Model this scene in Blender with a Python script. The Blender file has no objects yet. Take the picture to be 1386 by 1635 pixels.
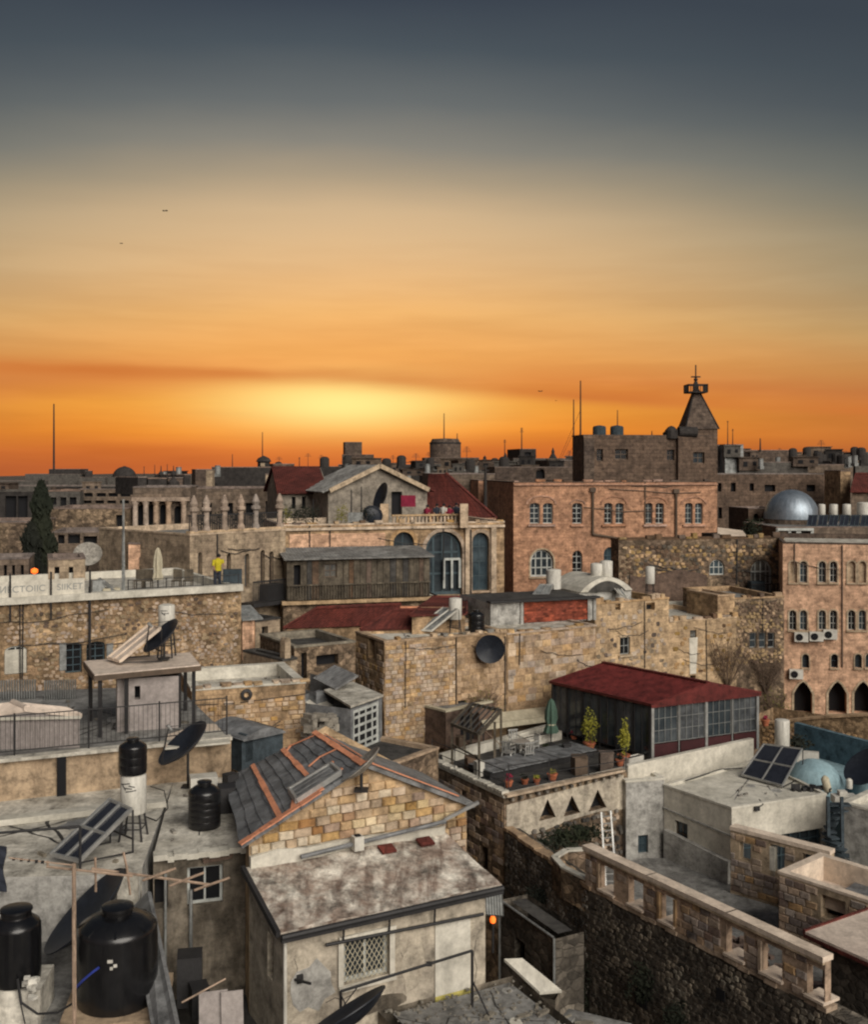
import bpy, math, random
import mathutils.noise as mnoise
from mathutils import Vector, Matrix
from mathutils.geometry import tessellate_polygon
random.seed(7)
sc = bpy.context.scene
COL = sc.collection
# ------------------------------------------------------------ camera, sky, sun, exposure
F, CX, HY, CZ = 1700.0, 693.0, 745.0, 20.0
cam = bpy.data.cameras.new('camera'); cam.sensor_fit = 'HORIZONTAL'; cam.sensor_width = 36
cam.lens = 36 * F / 1386; cam.shift_y = -(817.5 - HY) / 1386; cam.clip_end = 6000; cam.clip_start = 0.1
co = bpy.data.objects.new('camera', cam); COL.objects.link(co)
co.location = (0, 0, CZ); co.rotation_euler = (math.pi / 2, 0, 0); sc.camera = co
sc.view_settings.view_transform = 'Standard'; sc.view_settings.look = 'None'
sc.view_settings.gamma = 1; sc.view_settings.exposure = 1.15
EXPO = 2 ** 1.15
sc.cycles.max_bounces = 5; sc.cycles.diffuse_bounces = 3; sc.cycles.glossy_bounces = 2
sc.cycles.filter_width = 2.2
sc.cycles.use_denoising = True

def lin(r, g, b, k=1.0):
    f = lambda c: ((c / 255 + .055) / 1.055) ** 2.4 if c > 10 else c / 255 / 12.92
    return (f(r) * k, f(g) * k, f(b) * k, 1)

class NT:
    def __init__(s, tree): s.t = tree; s.n = tree.nodes; s.l = tree.links
    def node(s, typ, **kw):
        x = s.n.new(typ)
        for k, v in kw.items(): setattr(x, k, v)
        return x
    def put(s, sock, v):
        if isinstance(v, bpy.types.NodeSocket): s.l.new(v, sock)
        elif v is not None: sock.default_value = v
    def math(s, op, a, b=None, c=None, clamp=False):
        x = s.node('ShaderNodeMath', operation=op, use_clamp=clamp)
        for i, v in enumerate((a, b, c)):
            if v is not None: s.put(x.inputs[i], v)
        return x.outputs[0]
    def mix(s, f, a, b, mode='MIX'):
        x = s.node('ShaderNodeMix', data_type='RGBA', blend_type=mode)
        s.put(x.inputs[0], f); s.put(x.inputs[6], a); s.put(x.inputs[7], b)
        return x.outputs[2]
    def ramp(s, f, stops, interp='LINEAR'):
        x = s.node('ShaderNodeValToRGB'); x.color_ramp.interpolation = interp
        e = x.color_ramp.elements
        while len(e) < len(stops): e.new(0.5)
        for i, (p, c) in enumerate(stops):
            e[i].position = p; e[i].color = c if not isinstance(c, (int, float)) else (c, c, c, 1)
        s.put(x.inputs[0], f); return x.outputs[0]
    def noise(s, vec, scale, detail=4, rough=.55, dist=0):
        x = s.node('ShaderNodeTexNoise'); s.put(x.inputs['Vector'], vec)
        x.inputs['Scale'].default_value = scale; x.inputs['Detail'].default_value = detail
        x.inputs['Roughness'].default_value = rough; x.inputs['Distortion'].default_value = dist
        return x.outputs[0]
    def mapv(s, vec, scale, loc=(0, 0, 0)):
        x = s.node('ShaderNodeMapping'); s.put(x.inputs[0], vec)
        x.inputs['Scale'].default_value = scale; x.inputs['Location'].default_value = loc
        return x.outputs[0]

def make_sky():
    w = bpy.data.worlds.new('World'); sc.world = w; w.use_nodes = True
    t = NT(w.node_tree); t.n.clear()
    tc = t.node('ShaderNodeTexCoord').outputs['Generated']
    sp = t.node('ShaderNodeSeparateXYZ'); t.l.new(tc, sp.inputs[0])
    x, y, z = sp.outputs
    hor = t.math('SQRT', t.math('ADD', t.math('MULTIPLY', x, x), t.math('MULTIPLY', y, y)))
    el = t.math('MULTIPLY', t.math('ARCTAN2', z, hor), 180 / math.pi)      # elevation, degrees
    az = t.math('MULTIPLY', t.math('ARCTAN2', x, y), 180 / math.pi)        # azimuth from the view, degrees
    d = t.math('DIVIDE', t.math('ADD', az, 4.5), 20)
    d2 = t.math('MULTIPLY', d, d)
    # slow warp so that the layers of cloud are not ruled lines
    wob = t.noise(t.mapv(tc, (2.2, 2.2, 9)), 1.6, 3)
    wob2 = t.noise(t.mapv(tc, (3.0, 3.0, 30)), 1.3, 4)
    arch = t.math('MULTIPLY', t.math('MINIMUM', d2, 3.0), 1.5)             # the bright arch sinks away from the sunset
    elw = t.math('ADD', t.math('ADD', el, t.math('MULTIPLY', t.math('SUBTRACT', wob, .5), 1.3)), t.math('MULTIPLY', arch, t.math('SMOOTH_MIN', 1.0, t.math('MULTIPLY', t.math('MAXIMUM', el, 0.0), .11), .2)))
    L = lin
    col = t.ramp(t.math('DIVIDE', elw, 40), [
        (0.0, L(208, 108, 52)), (0.025, L(230, 126, 52)), (0.05, L(252, 154, 50)), (0.085, L(254, 170, 62)),
        (0.12, L(242, 154, 76)), (0.155, L(248, 176, 96)), (0.205, L(245, 186, 114)), (0.275, L(232, 190, 138)),
        (0.335, L(212, 182, 142)), (0.38, L(174, 157, 131)), (0.42, L(138, 134, 124)), (0.47, L(106, 110, 110)), (0.54, L(76, 85, 92)), (0.60, L(60, 68, 79)), (1.0, L(57, 65, 77))])
    # away from the sunset the warm layers lose their colour
    side = t.math('SUBTRACT', 1.0, t.math('POWER', 2.718, t.math('MULTIPLY', d2, -.62)))
    cool = t.ramp(t.math('DIVIDE', elw, 40), [
        (0.0, L(140, 74, 46)), (0.06, L(170, 92, 54)), (0.11, L(182, 106, 62)), (0.15, L(186, 130, 78)), (0.22, L(166, 142, 98)), (0.31, L(132, 128, 104)),
        (0.40, L(104, 108, 100)), (0.50, L(70, 78, 84)), (0.66, L(58, 66, 74)), (1.0, L(58, 66, 76))])
    col = t.mix(side, col, cool)
    st = t.ramp(wob2, [(.40, L(242, 238, 234)), (.62, L(255, 255, 255))])
    lowmask = t.ramp(t.math('DIVIDE', el, 40), [(.0, 1.0), (.2, .8), (.35, 0.0)])
    col = t.mix(lowmask, col, t.mix(1.0, col, st, 'MULTIPLY'))
    # sun behind thin cloud
    e1 = t.math('DIVIDE', t.math('SUBTRACT', el, 3.35), 1.45)
    a1 = t.math('DIVIDE', t.math('ADD', az, 5.0), 6.5)
    g = t.math('POWER', 2.718, t.math('MULTIPLY', t.math('ADD', t.math('MULTIPLY', e1, e1), t.math('MULTIPLY', a1, a1)), -1))
    col = t.mix(t.math('MULTIPLY', g, 1.0, clamp=True), col, L(255, 226, 138, 1.12))
    # long dark streak of cloud over the glow
    band_c = t.math('SUBTRACT', 4.85, t.math('MULTIPLY', t.math('MAXIMUM', t.math('ADD', az, 6), 0.0), .075))
    e2 = t.math('DIVIDE', t.math('SUBTRACT', t.math('ADD', el, t.math('MULTIPLY', t.math('SUBTRACT', wob2, .5), .9)), band_c), .42)
    g2 = t.math('POWER', 2.718, t.math('MULTIPLY', t.math('MULTIPLY', e2, e2), -1))
    g2 = t.math('MULTIPLY', g2, t.ramp(t.noise(t.mapv(tc, (2.5, 2.5, 6)), 2.2, 2), [(.35, .5), (.62, .9)]))
    col = t.mix(g2, col, L(208, 120, 56))
    # the half of the sky behind the camera: pale mauve dusk, brighter than the storm-grey in front
    back = t.ramp(t.math('DIVIDE', t.math('ADD', el, 10), 100), [(0.0, L(72, 68, 70)), (.1, L(112, 100, 98)), (.4, L(106, 100, 102)), (.75, L(76, 82, 92)), (1.0, L(62, 69, 80))])
    fb = t.ramp(t.math('ADD', t.math('MULTIPLY', y, -.5), .5), [(.42, 0.0), (.75, 1.0)])
    col = t.mix(fb, col, back)
    bg = t.node('ShaderNodeBackground'); t.put(bg.inputs[0], col); bg.inputs[1].default_value = 1 / EXPO
    out = t.node('ShaderNodeOutputWorld'); t.l.new(bg.outputs[0], out.inputs[0])
make_sky()
sun = bpy.data.lights.new('sun', 'SUN'); sun.energy = 1.6; sun.angle = math.radians(50); sun.color = (1, .93, .83)
so = bpy.data.objects.new('sun', sun); COL.objects.link(so)
so.rotation_euler = Vector((-.50, .80, -.56)).to_track_quat('-Z', 'Y').to_euler()

# ------------------------------------------------------------ materials
MATS = {}
def mk(name, c1, c2=None, dirt=None, brick=None, vor=None, streak=.4, rough=.9, bump=.5, metal=0, rnd=0, big=.5, pos=False, fine=.25, spec=.3, mort=.45, cellv=.35, emit=None, sthr=.55, grunge=None):
    if grunge is None: grunge = .85 if streak >= .28 else (.4 if streak > 0 else 0)
    m = bpy.data.materials.new(name); m.use_nodes = True; MATS[name] = m
    t = NT(m.node_tree); b = m.node_tree.nodes['Principled BSDF']
    c1 = (*c1, 1); c2 = (*c2, 1) if c2 else tuple(v * .75 for v in c1[:3]) + (1,)
    if pos: uv = t.node('ShaderNodeNewGeometry').outputs['Position']
    else: uv = t.node('ShaderNodeUVMap').outputs[0]
    n1 = t.noise(uv, big, 6, .6, .3)
    col = t.mix(t.ramp(n1, [(.38, 0.0), (.62, 1.0)]), c1, c2)
    h = None
    if brick or vor:
        dn = t.node('ShaderNodeTexNoise'); t.put(dn.inputs['Vector'], uv); dn.inputs['Scale'].default_value = 3
        vm = t.node('ShaderNodeVectorMath', operation='MULTIPLY_ADD')
        t.put(vm.inputs[0], dn.outputs['Color']); amt = .10 if brick else .12; vm.inputs[1].default_value = (amt, amt * .5, 0); t.put(vm.inputs[2], uv)
        wuv = vm.outputs[0]
    if brick:
        bt = t.node('ShaderNodeTexBrick'); t.put(bt.inputs['Vector'], wuv); bt.offset = .5
        bt.inputs['Scale'].default_value = 1; bt.inputs['Brick Width'].default_value = brick[0]; bt.inputs['Row Height'].default_value = brick[1]
        bt.inputs['Mortar Size'].default_value = brick[1] * .07; bt.inputs['Mortar Smooth'].default_value = .4
        bt.inputs['Color1'].default_value = (0, 0, 0, 1); bt.inputs['Color2'].default_value = (1, 1, 1, 1); bt.inputs['Mortar'].default_value = (.5, .5, .5, 1)
        cv = bt.outputs['Color']; mo = bt.outputs['Fac']
    if vor:
        vs = t.mapv(wuv, (1 / vor, 1.35 / vor, 1 / vor))
        v1 = t.node('ShaderNodeTexVoronoi'); t.put(v1.inputs['Vector'], vs); v1.inputs['Scale'].default_value = 1
        v2 = t.node('ShaderNodeTexVoronoi', feature='DISTANCE_TO_EDGE'); t.put(v2.inputs['Vector'], vs); v2.inputs['Scale'].default_value = 1
        s2 = t.node('ShaderNodeSeparateColor'); t.l.new(v1.outputs['Color'], s2.inputs[0]); cv = s2.outputs[0]
        mo = t.ramp(v2.outputs['Distance'], [(.02, 1.0), (.12, 0.0)])
    if brick or vor:
        val = t.math('ADD', t.math('MULTIPLY', cv, cellv * 2), 1 - cellv)
        col = t.mix(1.0, col, val, 'MULTIPLY')
        col = t.mix(t.math('MULTIPLY', mo, mort), col, (c1[0] * .3, c1[1] * .3, c1[2] * .3, 1))
        h = t.math('MULTIPLY', mo, -1.0)
    if streak > 0:
        dc = (*dirt, 1) if dirt else (c1[0] * .3, c1[1] * .29, c1[2] * .28, 1)
        s1 = t.noise(t.mapv(uv, (1.0, 1.0, .28) if pos else (1.3, .32, 1)), 1.7, 5, .65, .6)
        col = t.mix(t.math('MULTIPLY', t.ramp(s1, [(sthr - .07, 0.0), (sthr + .13, 1.0)]), streak), col, dc)
        s3 = t.noise(uv, 2.6, 6, .7, .2)
        col = t.mix(t.math('MULTIPLY', t.ramp(s3, [(.52, 0.0), (.68, 1.0)]), streak * .7), col, dc)
    fn = t.noise(uv, 9, 5, .7)
    gr = t.noise(uv, 1.9, 9, .78, .15)
    if grunge: col = t.mix(grunge, col, t.mix(1.0, col, t.ramp(gr, [(.32, .16), (.45, .72), (.54, 1.08), (.68, 1.5)]), 'MULTIPLY'))
    if fine: col = t.mix(1.0, col, t.math('ADD', t.math('MULTIPLY', fn, fine * 3.0), 1 - fine * 1.5), 'MULTIPLY')
    if rnd:
        oi = t.node('ShaderNodeObjectInfo').outputs['Random']
        hs = t.node('ShaderNodeHueSaturation'); t.put(hs.inputs['Color'], col)
        t.put(hs.inputs['Value'], t.math('ADD', t.math('MULTIPLY', oi, rnd * 2), 1 - rnd))
        t.put(hs.inputs['Saturation'], t.math('ADD', t.math('MULTIPLY', t.math('FRACT', t.math('MULTIPLY', oi, 7.31)), .6), .7))
        col = hs.outputs[0]
    t.put(b.inputs['Base Color'], col)
    b.inputs['Roughness'].default_value = rough; b.inputs['Metallic'].default_value = metal
    b.inputs['Specular IOR Level'].default_value = spec
    if emit: b.inputs['Emission Color'].default_value = (*emit[:3], 1); b.inputs['Emission Strength'].default_value = emit[3]
    if bump:
        hh = t.math('MULTIPLY', fn, .5)
        if h is not None: hh = t.math('ADD', hh, h)
        bp = t.node('ShaderNodeBump'); bp.inputs['Strength'].default_value = bump; bp.inputs['Distance'].default_value = .04
        t.put(bp.inputs['Height'], hh); t.l.new(bp.outputs[0], b.inputs['Normal'])
    return m
def M(n): return MATS[n]

# ------------------------------------------------------------ mesh builder
OFF = {}
ZV = Vector((0, 0, 1))
class MB:
    def __init__(s): s.v = []; s.f = []; s.mi = []; s.cur = 0
    def quad(s, *p):
        k = len(s.v); s.v += [Vector(q) for q in p]; s.f.append(tuple(range(k, k + len(p)))); s.mi.append(s.cur)
    def box(s, c, sx, sy, sz, rz=0, X=None, Y=None, Z=None):
        c = Vector(c)
        if X is None:
            X = Vector((math.cos(rz), math.sin(rz), 0)); Y = Vector((-math.sin(rz), math.cos(rz), 0)); Z = ZV
        k = len(s.v)
        for a in (-.5, .5):
            for b in (-.5, .5):
                for d in (-.5, .5): s.v.append(c + X * a * sx + Y * b * sy + Z * d * sz)
        for f in ((0, 1, 3, 2), (4, 6, 7, 5), (0, 4, 5, 1), (2, 3, 7, 6), (0, 2, 6, 4), (1, 5, 7, 3)):
            s.f.append(tuple(k + i for i in f)); s.mi.append(s.cur)
    def bar(s, p, q, w, h=None):
        p, q = Vector(p), Vector(q); h = h or w; d = q - p; L = d.length
        if L < 1e-6: return
        X = d / L; Y = ZV.cross(X)
        if Y.length < 1e-3: Y = Vector((0, 1, 0))
        Y.normalize(); Z = X.cross(Y)
        s.box((p + q) / 2, L, w, h, X=X, Y=Y, Z=Z)
    def cyl(s, p, q, r0, r1=None, n=12, cap=True):
        p, q = Vector(p), Vector(q); r1 = r0 if r1 is None else r1
        d = (q - p).normalized(); a = d.orthogonal().normalized(); b = d.cross(a); k = len(s.v)
        for c, r in ((p, r0), (q, r1)):
            for i in range(n):
                t = 2 * math.pi * i / n; s.v.append(c + (a * math.cos(t) + b * math.sin(t)) * r)
        for i in range(n):
            j = (i + 1) % n; s.f.append((k + i, k + j, k + n + j, k + n + i)); s.mi.append(s.cur)
        if cap:
            s.f.append(tuple(k + i for i in reversed(range(n)))); s.f.append(tuple(k + n + i for i in range(n))); s.mi += [s.cur] * 2
    def tube(s, pts, r, n=6):
        for a, b in zip(pts, pts[1:]): s.cyl(a, b, r, r, n, False)
    def lathe(s, o, prof, n=28, axis=None, cap=True):
        o = Vector(o); d = Vector(axis).normalized() if axis else ZV; a = d.orthogonal().normalized(); b = d.cross(a); k = len(s.v); m = len(prof)
        for r, h in prof:
            for i in range(n):
                t = 2 * math.pi * i / n; s.v.append(o + d * h + (a * math.cos(t) + b * math.sin(t)) * r)
        for j in range(m - 1):
            for i in range(n):
                i2 = (i + 1) % n; s.f.append((k + j * n + i, k + j * n + i2, k + (j + 1) * n + i2, k + (j + 1) * n + i)); s.mi.append(s.cur)
        if cap:
            s.f.append(tuple(k + i for i in reversed(range(n)))); s.f.append(tuple(k + (m - 1) * n + i for i in range(n))); s.mi += [s.cur] * 2
    def prism(s, poly, vec):
        """poly: points (any plane), extruded along vec"""
        poly = [Vector(p) for p in poly]; vec = Vector(vec); k = len(s.v); n = len(poly)
        s.v += poly + [p + vec for p in poly]
        s.f.append(tuple(range(k, k + n))); s.f.append(tuple(reversed(range(k + n, k + 2 * n)))); s.mi += [s.cur] * 2
        for i in range(n):
            j = (i + 1) % n; s.f.append((k + i, k + n + i, k + n + j, k + j)); s.mi.append(s.cur)
    def slab(s, p00, p10, p11, p01, th): s.prism([p00, p10, p11, p01], (0, 0, -th))
    def ribs(s, p00, p10, p11, p01, n, amp, prof=4, th=.06):
        """corrugated sheet: ribs run from edge 0 to edge 1, n ribs across p00->p10"""
        p00, p10, p11, p01 = map(Vector, (p00, p10, p11, p01)); nm = (p10 - p00).cross(p01 - p00).normalized()
        if nm.z < 0: nm = -nm
        k = len(s.v); N = n * prof
        for i in range(N + 1):
            u = i / N; h = nm * amp * (math.cos(2 * math.pi * i / prof) * .5 + .5)
            s.v.append(p00.lerp(p10, u) + h); s.v.append(p01.lerp(p11, u) + h)
            s.v.append(p00.lerp(p10, u) - nm * th); s.v.append(p01.lerp(p11, u) - nm * th)
        for i in range(N):
            a = k + i * 4; b = a + 4
            for f in ((a, b, b + 1, a + 1), (a + 2, a + 3, b + 3, b + 2), (a, a + 2, b + 2, b), (a + 1, b + 1, b + 3, a + 3)): s.f.append(f); s.mi.append(s.cur)
        s.f.append((k, k + 1, k + 3, k + 2)); a = k + N * 4; s.f.append((a, a + 2, a + 3, a + 1)); s.mi += [s.cur] * 2
    def build(s, name, mat, parent=None, smooth=False, kind=None, label=None, abs_=True):
        me = bpy.data.meshes.new(name)
        off = OFF.get(parent.name, Vector((0, 0, 0))) if parent is not None else Vector((0, 0, 0))
        vs = [v - off for v in s.v]
        me.from_pydata([tuple(v) for v in vs], [], s.f)
        mats = mat if isinstance(mat, (list, tuple)) else [mat]
        for m in mats: me.materials.append(M(m) if isinstance(m, str) else m)
        uvl = me.uv_layers.new(name='UVMap'); uvs = [0.0] * (2 * len(me.loops)); pv = s.v
        for p in me.polygons:
            n = p.normal
            if abs(n.z) > .72:
                for li, vi in zip(p.loop_indices, p.vertices): q = pv[vi]; uvs[2 * li] = q.x; uvs[2 * li + 1] = q.y
            else:
                l = math.hypot(n.x, n.y); tx, ty = -n.y / l, n.x / l
                for li, vi in zip(p.loop_indices, p.vertices): q = pv[vi]; uvs[2 * li] = q.x * tx + q.y * ty; uvs[2 * li + 1] = q.z
        uvl.data.foreach_set('uv', uvs)
        if len(mats) > 1: me.polygons.foreach_set('material_index', s.mi)
        if smooth: me.polygons.foreach_set('use_smooth', [True] * len(me.polygons))
        me.validate(); me.update()
        o = bpy.data.objects.new(name, me); COL.objects.link(o)
        if parent is not None: o.parent = parent
        OFF[o.name] = off.copy()
        if smooth:
            try: me.set_sharp_from_angle(angle=math.radians(40))
            except Exception: pass
        if kind: o['kind'] = kind
        if label: o['label'] = label
        return o

def thing(name, label, cat, loc=(0, 0, 0), group=None):
    o = bpy.data.objects.new(name, None); COL.objects.link(o); o.location = loc; o.empty_display_size = .2
    o['label'] = label; o['category'] = cat
    if group: o['group'] = group
    OFF[o.name] = Vector(loc); return o
def tag(o, label, cat, group=None):
    o['label'] = label; o['category'] = cat
    if group: o['group'] = group
    return o
def copy_tree(o, parent=None):
    c = o.copy(); COL.objects.link(c); c.parent = parent
    for ch in list(o.children): copy_tree(ch, c)
    return c
def dup(o, label, loc=None, rz=None, scale=None, group=None):
    c = copy_tree(o); c['label'] = label
    if loc is not None: c.location = loc
    if rz is not None: c.rotation_euler = (0, 0, rz)
    if scale is not None: c.scale = (scale,) * 3 if isinstance(scale, (int, float)) else scale
    if group: c['group'] = group
    return c

# ------------------------------------------------------------ placing: photo measurements to metres
def X(px, Y): return (px - CX) / F * Y
def P(px, py, Y): return Vector((X(px, Y), Y, CZ - (py - HY) / F * Y))
def Z(py, Y): return CZ - (py - HY) / F * Y
def onz(px, py, z):
    Y = (CZ - z) * F / (py - HY); return Vector((X(px, Y), Y, z))
def XY(px, Y): return Vector((X(px, Y), Y, 0))

class Face:
    def __init__(s, A, B, z0, z1):
        s.A = Vector((A[0], A[1], 0)); s.B = Vector((B[0], B[1], 0)); s.W = (s.B - s.A).length
        s.U = (s.B - s.A) / s.W; s.n = s.U.cross(ZV); s.z0 = z0; s.z1 = z1; s.holes = []; s.top = None
    def pt(s, u, z, off=0): q = s.A + s.U * u + s.n * off; return Vector((q.x, q.y, z))
    def pix(s, px, py):
        d = Vector(((px - CX) / F, 1, -(py - HY) / F)); C = Vector((0, 0, CZ))
        k = (s.A - C).dot(s.n) / d.dot(s.n); q = C + d * k
        return (q - s.A).dot(s.U), q.z
    def rect(s, px0, py0, px1, py1):
        pm, ym = (px0 + px1) / 2, (py0 + py1) / 2
        u0 = s.pix(px0, ym)[0]; u1 = s.pix(px1, ym)[0]; z1 = s.pix(pm, py0)[1]; z0 = s.pix(pm, py1)[1]
        return u0, z0, u1, z1
    def shape(s, r, kind, n=8):
        u0, z0, u1, z1 = r; w = u1 - u0
        if kind == 'rect': return [(u0, z0), (u1, z0), (u1, z1), (u0, z1)]
        if kind == 'tri': return [(u0, z0), (u1, z0), ((u0 + u1) / 2, z1)]
        if kind == 'round':
            c, zc, rx, rz = (u0 + u1) / 2, (z0 + z1) / 2, w / 2, (z1 - z0) / 2
            return [(c + rx * math.cos(2 * math.pi * i / 20), zc + rz * math.sin(2 * math.pi * i / 20)) for i in range(20)]
        rise = {'arch': w / 2, 'seg': w * .22, 'point': w * .7}[kind]; rise = min(rise, (z1 - z0) * .8); zs = z1 - rise; c = (u0 + u1) / 2
        pts = [(u0, z0), (u1, z0)]
        for i in range(n + 1):
            a = math.pi * i / n
            cx = math.cos(a); sz = math.sin(a) if kind != 'point' else (1 - abs(cx) ** 1.6)
            pts.append((c + w / 2 * cx, zs + rise * sz))
        return pts
    def wall(s, mb, th=0.0):
        outer = s.top or [(0, s.z0), (s.W, s.z0), (s.W, s.z1), (0, s.z1)]
        polys = [outer] + [h['p'] for h in s.holes]
        flat = [p for q in polys for p in q]
        tris = tessellate_polygon([[Vector((u, z, 0)) for u, z in q] for q in polys])
        k = len(mb.v); mb.v += [s.pt(u, z) for u, z in flat]
        for t in tris:
            a, b, c = (flat[i] for i in t); ar = (b[0] - a[0]) * (c[1] - a[1]) - (b[1] - a[1]) * (c[0] - a[0])
            if abs(ar) < 1e-9: continue
            t = t if ar > 0 else (t[0], t[2], t[1])
            mb.f.append(tuple(k + i for i in t)); mb.mi.append(0)
        if th:
            k = len(mb.v); mb.v += [s.pt(u, z, -th) for u, z in flat]
            for t in tris: mb.f.append(tuple(k + i for i in t)); mb.mi.append(0)
            for i in range(len(outer)):
                a, b = outer[i], outer[(i + 1) % len(outer)]; mb.quad(s.pt(*a), s.pt(*a, -th), s.pt(*b, -th), s.pt(*b))
        for h in s.holes:
            q = h['p']; d = h['d'] if not th else th
            for i in range(len(q)):
                a, b = q[i], q[(i + 1) % len(q)]
                mb.quad(s.pt(*a), s.pt(*b), s.pt(*b, -d), s.pt(*a, -d))
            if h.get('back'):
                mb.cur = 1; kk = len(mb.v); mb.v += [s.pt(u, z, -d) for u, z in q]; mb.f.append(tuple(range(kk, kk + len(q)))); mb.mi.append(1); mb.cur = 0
    def inside(s, u, z, poly):
        c = False; n = len(poly)
        for i in range(n):
            (x1, y1), (x2, y2) = poly[i], poly[(i + 1) % n]
            if (y1 > z) != (y2 > z) and u < (x2 - x1) * (z - y1) / (y2 - y1) + x1: c = not c
        return c

def window(face, h, parent, frame='white_frame', glass=None, nv=1, nh=1, fw=None, d=None, label=None, name='window'):
    p = h['p']; d = h['d'] * .75 if d is None else d
    us = [q[0] for q in p]; zs = [q[1] for q in p]; u0, u1, z0, z1 = min(us), max(us), min(zs), max(zs)
    w = u1 - u0; fw = fw or max(.05, w * .08); c = ((u0 + u1) / 2, (z0 + z1) / 2)
    mb = MB(); n = len(p); sx = 1 - 2 * fw / w; sz = 1 - 2 * fw / (z1 - z0)
    ins = [(c[0] + (a - c[0]) * sx, c[1] + (b - c[1]) * sz) for a, b in p]
    for i in range(n):
        j = (i + 1) % n
        mb.quad(face.pt(*p[i], -d), face.pt(*p[j], -d), face.pt(*ins[j], -d), face.pt(*ins[i], -d))
        mb.quad(face.pt(*ins[i], -d), face.pt(*ins[j], -d), face.pt(*ins[j], -d - .05), face.pt(*ins[i], -d - .05))
    bw = fw * .7
    for i in range(1, nv + 1):
        u = u0 + w * i / (nv + 1); zt = z1 - fw
        if len(p) > 4:
            for k in range(40):
                if face.inside(u, zt, p): break
                zt -= (z1 - z0) * .02
        mb.bar(face.pt(u, z0 + fw * .5, -d - .01), face.pt(u, zt, -d - .01), .04, bw) if False else mb.quad(face.pt(u - bw / 2, z0, -d + .004), face.pt(u + bw / 2, z0, -d + .004), face.pt(u + bw / 2, zt, -d + .004), face.pt(u - bw / 2, zt, -d + .004))
    for i in range(1, nh + 1):
        z = z0 + (z1 - z0) * i / (nh + 1)
        mb.quad(face.pt(u0 + fw * .5, z - bw / 2, -d + .008), face.pt(u1 - fw * .5, z - bw / 2, -d + .008), face.pt(u1 - fw * .5, z + bw / 2, -d + .008), face.pt(u0 + fw * .5, z + bw / 2, -d + .008))
    o = mb.build(name, frame, parent, label=label)
    g = MB(); g.prism([face.pt(*q, -d - .03) for q in ins], face.n * -.01)
    g.build('pane', glass or random.choice(['glass', 'glass', 'glass_dim', 'glass_blue', 'glass_dim', 'curtain']), o)
    return o

def trim(face, h, parent, mat, w=.15, off=.04, name='arch_trim', sill=True):
    p = h['p']; mb = MB(); n = len(p); us = [q[0] for q in p]; zs = [q[1] for q in p]
    c = ((min(us) + max(us)) / 2, (min(zs) + max(zs)) / 2); W = max(us) - min(us); H = max(zs) - min(zs)
    ex = [(c[0] + (a - c[0]) * (1 + 2 * w / W), c[1] + (b - c[1]) * (1 + 2 * w / H)) for a, b in p]
    rng = range(1, n) if n > 4 else range(2, 3)
    for i in rng:
        j = (i + 1) % n
        mb.prism([face.pt(*p[i], 0.002), face.pt(*p[j], 0.002), face.pt(*ex[j], 0.002), face.pt(*ex[i], 0.002)], face.n * off)
    mb.build(name, mat, parent)
    if sill:
        mb = MB(); z = min(zs); mb.box(face.pt(c[0], z - .06, .05), W + 2 * w, .14, .10, X=face.U, Y=face.n, Z=ZV); mb.build('sill', mat, parent)

def hole(face, r, kind='rect', d=.2, back=True):
    h = dict(p=face.shape(r, kind), d=d, back=back); face.holes.append(h); return h

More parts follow.
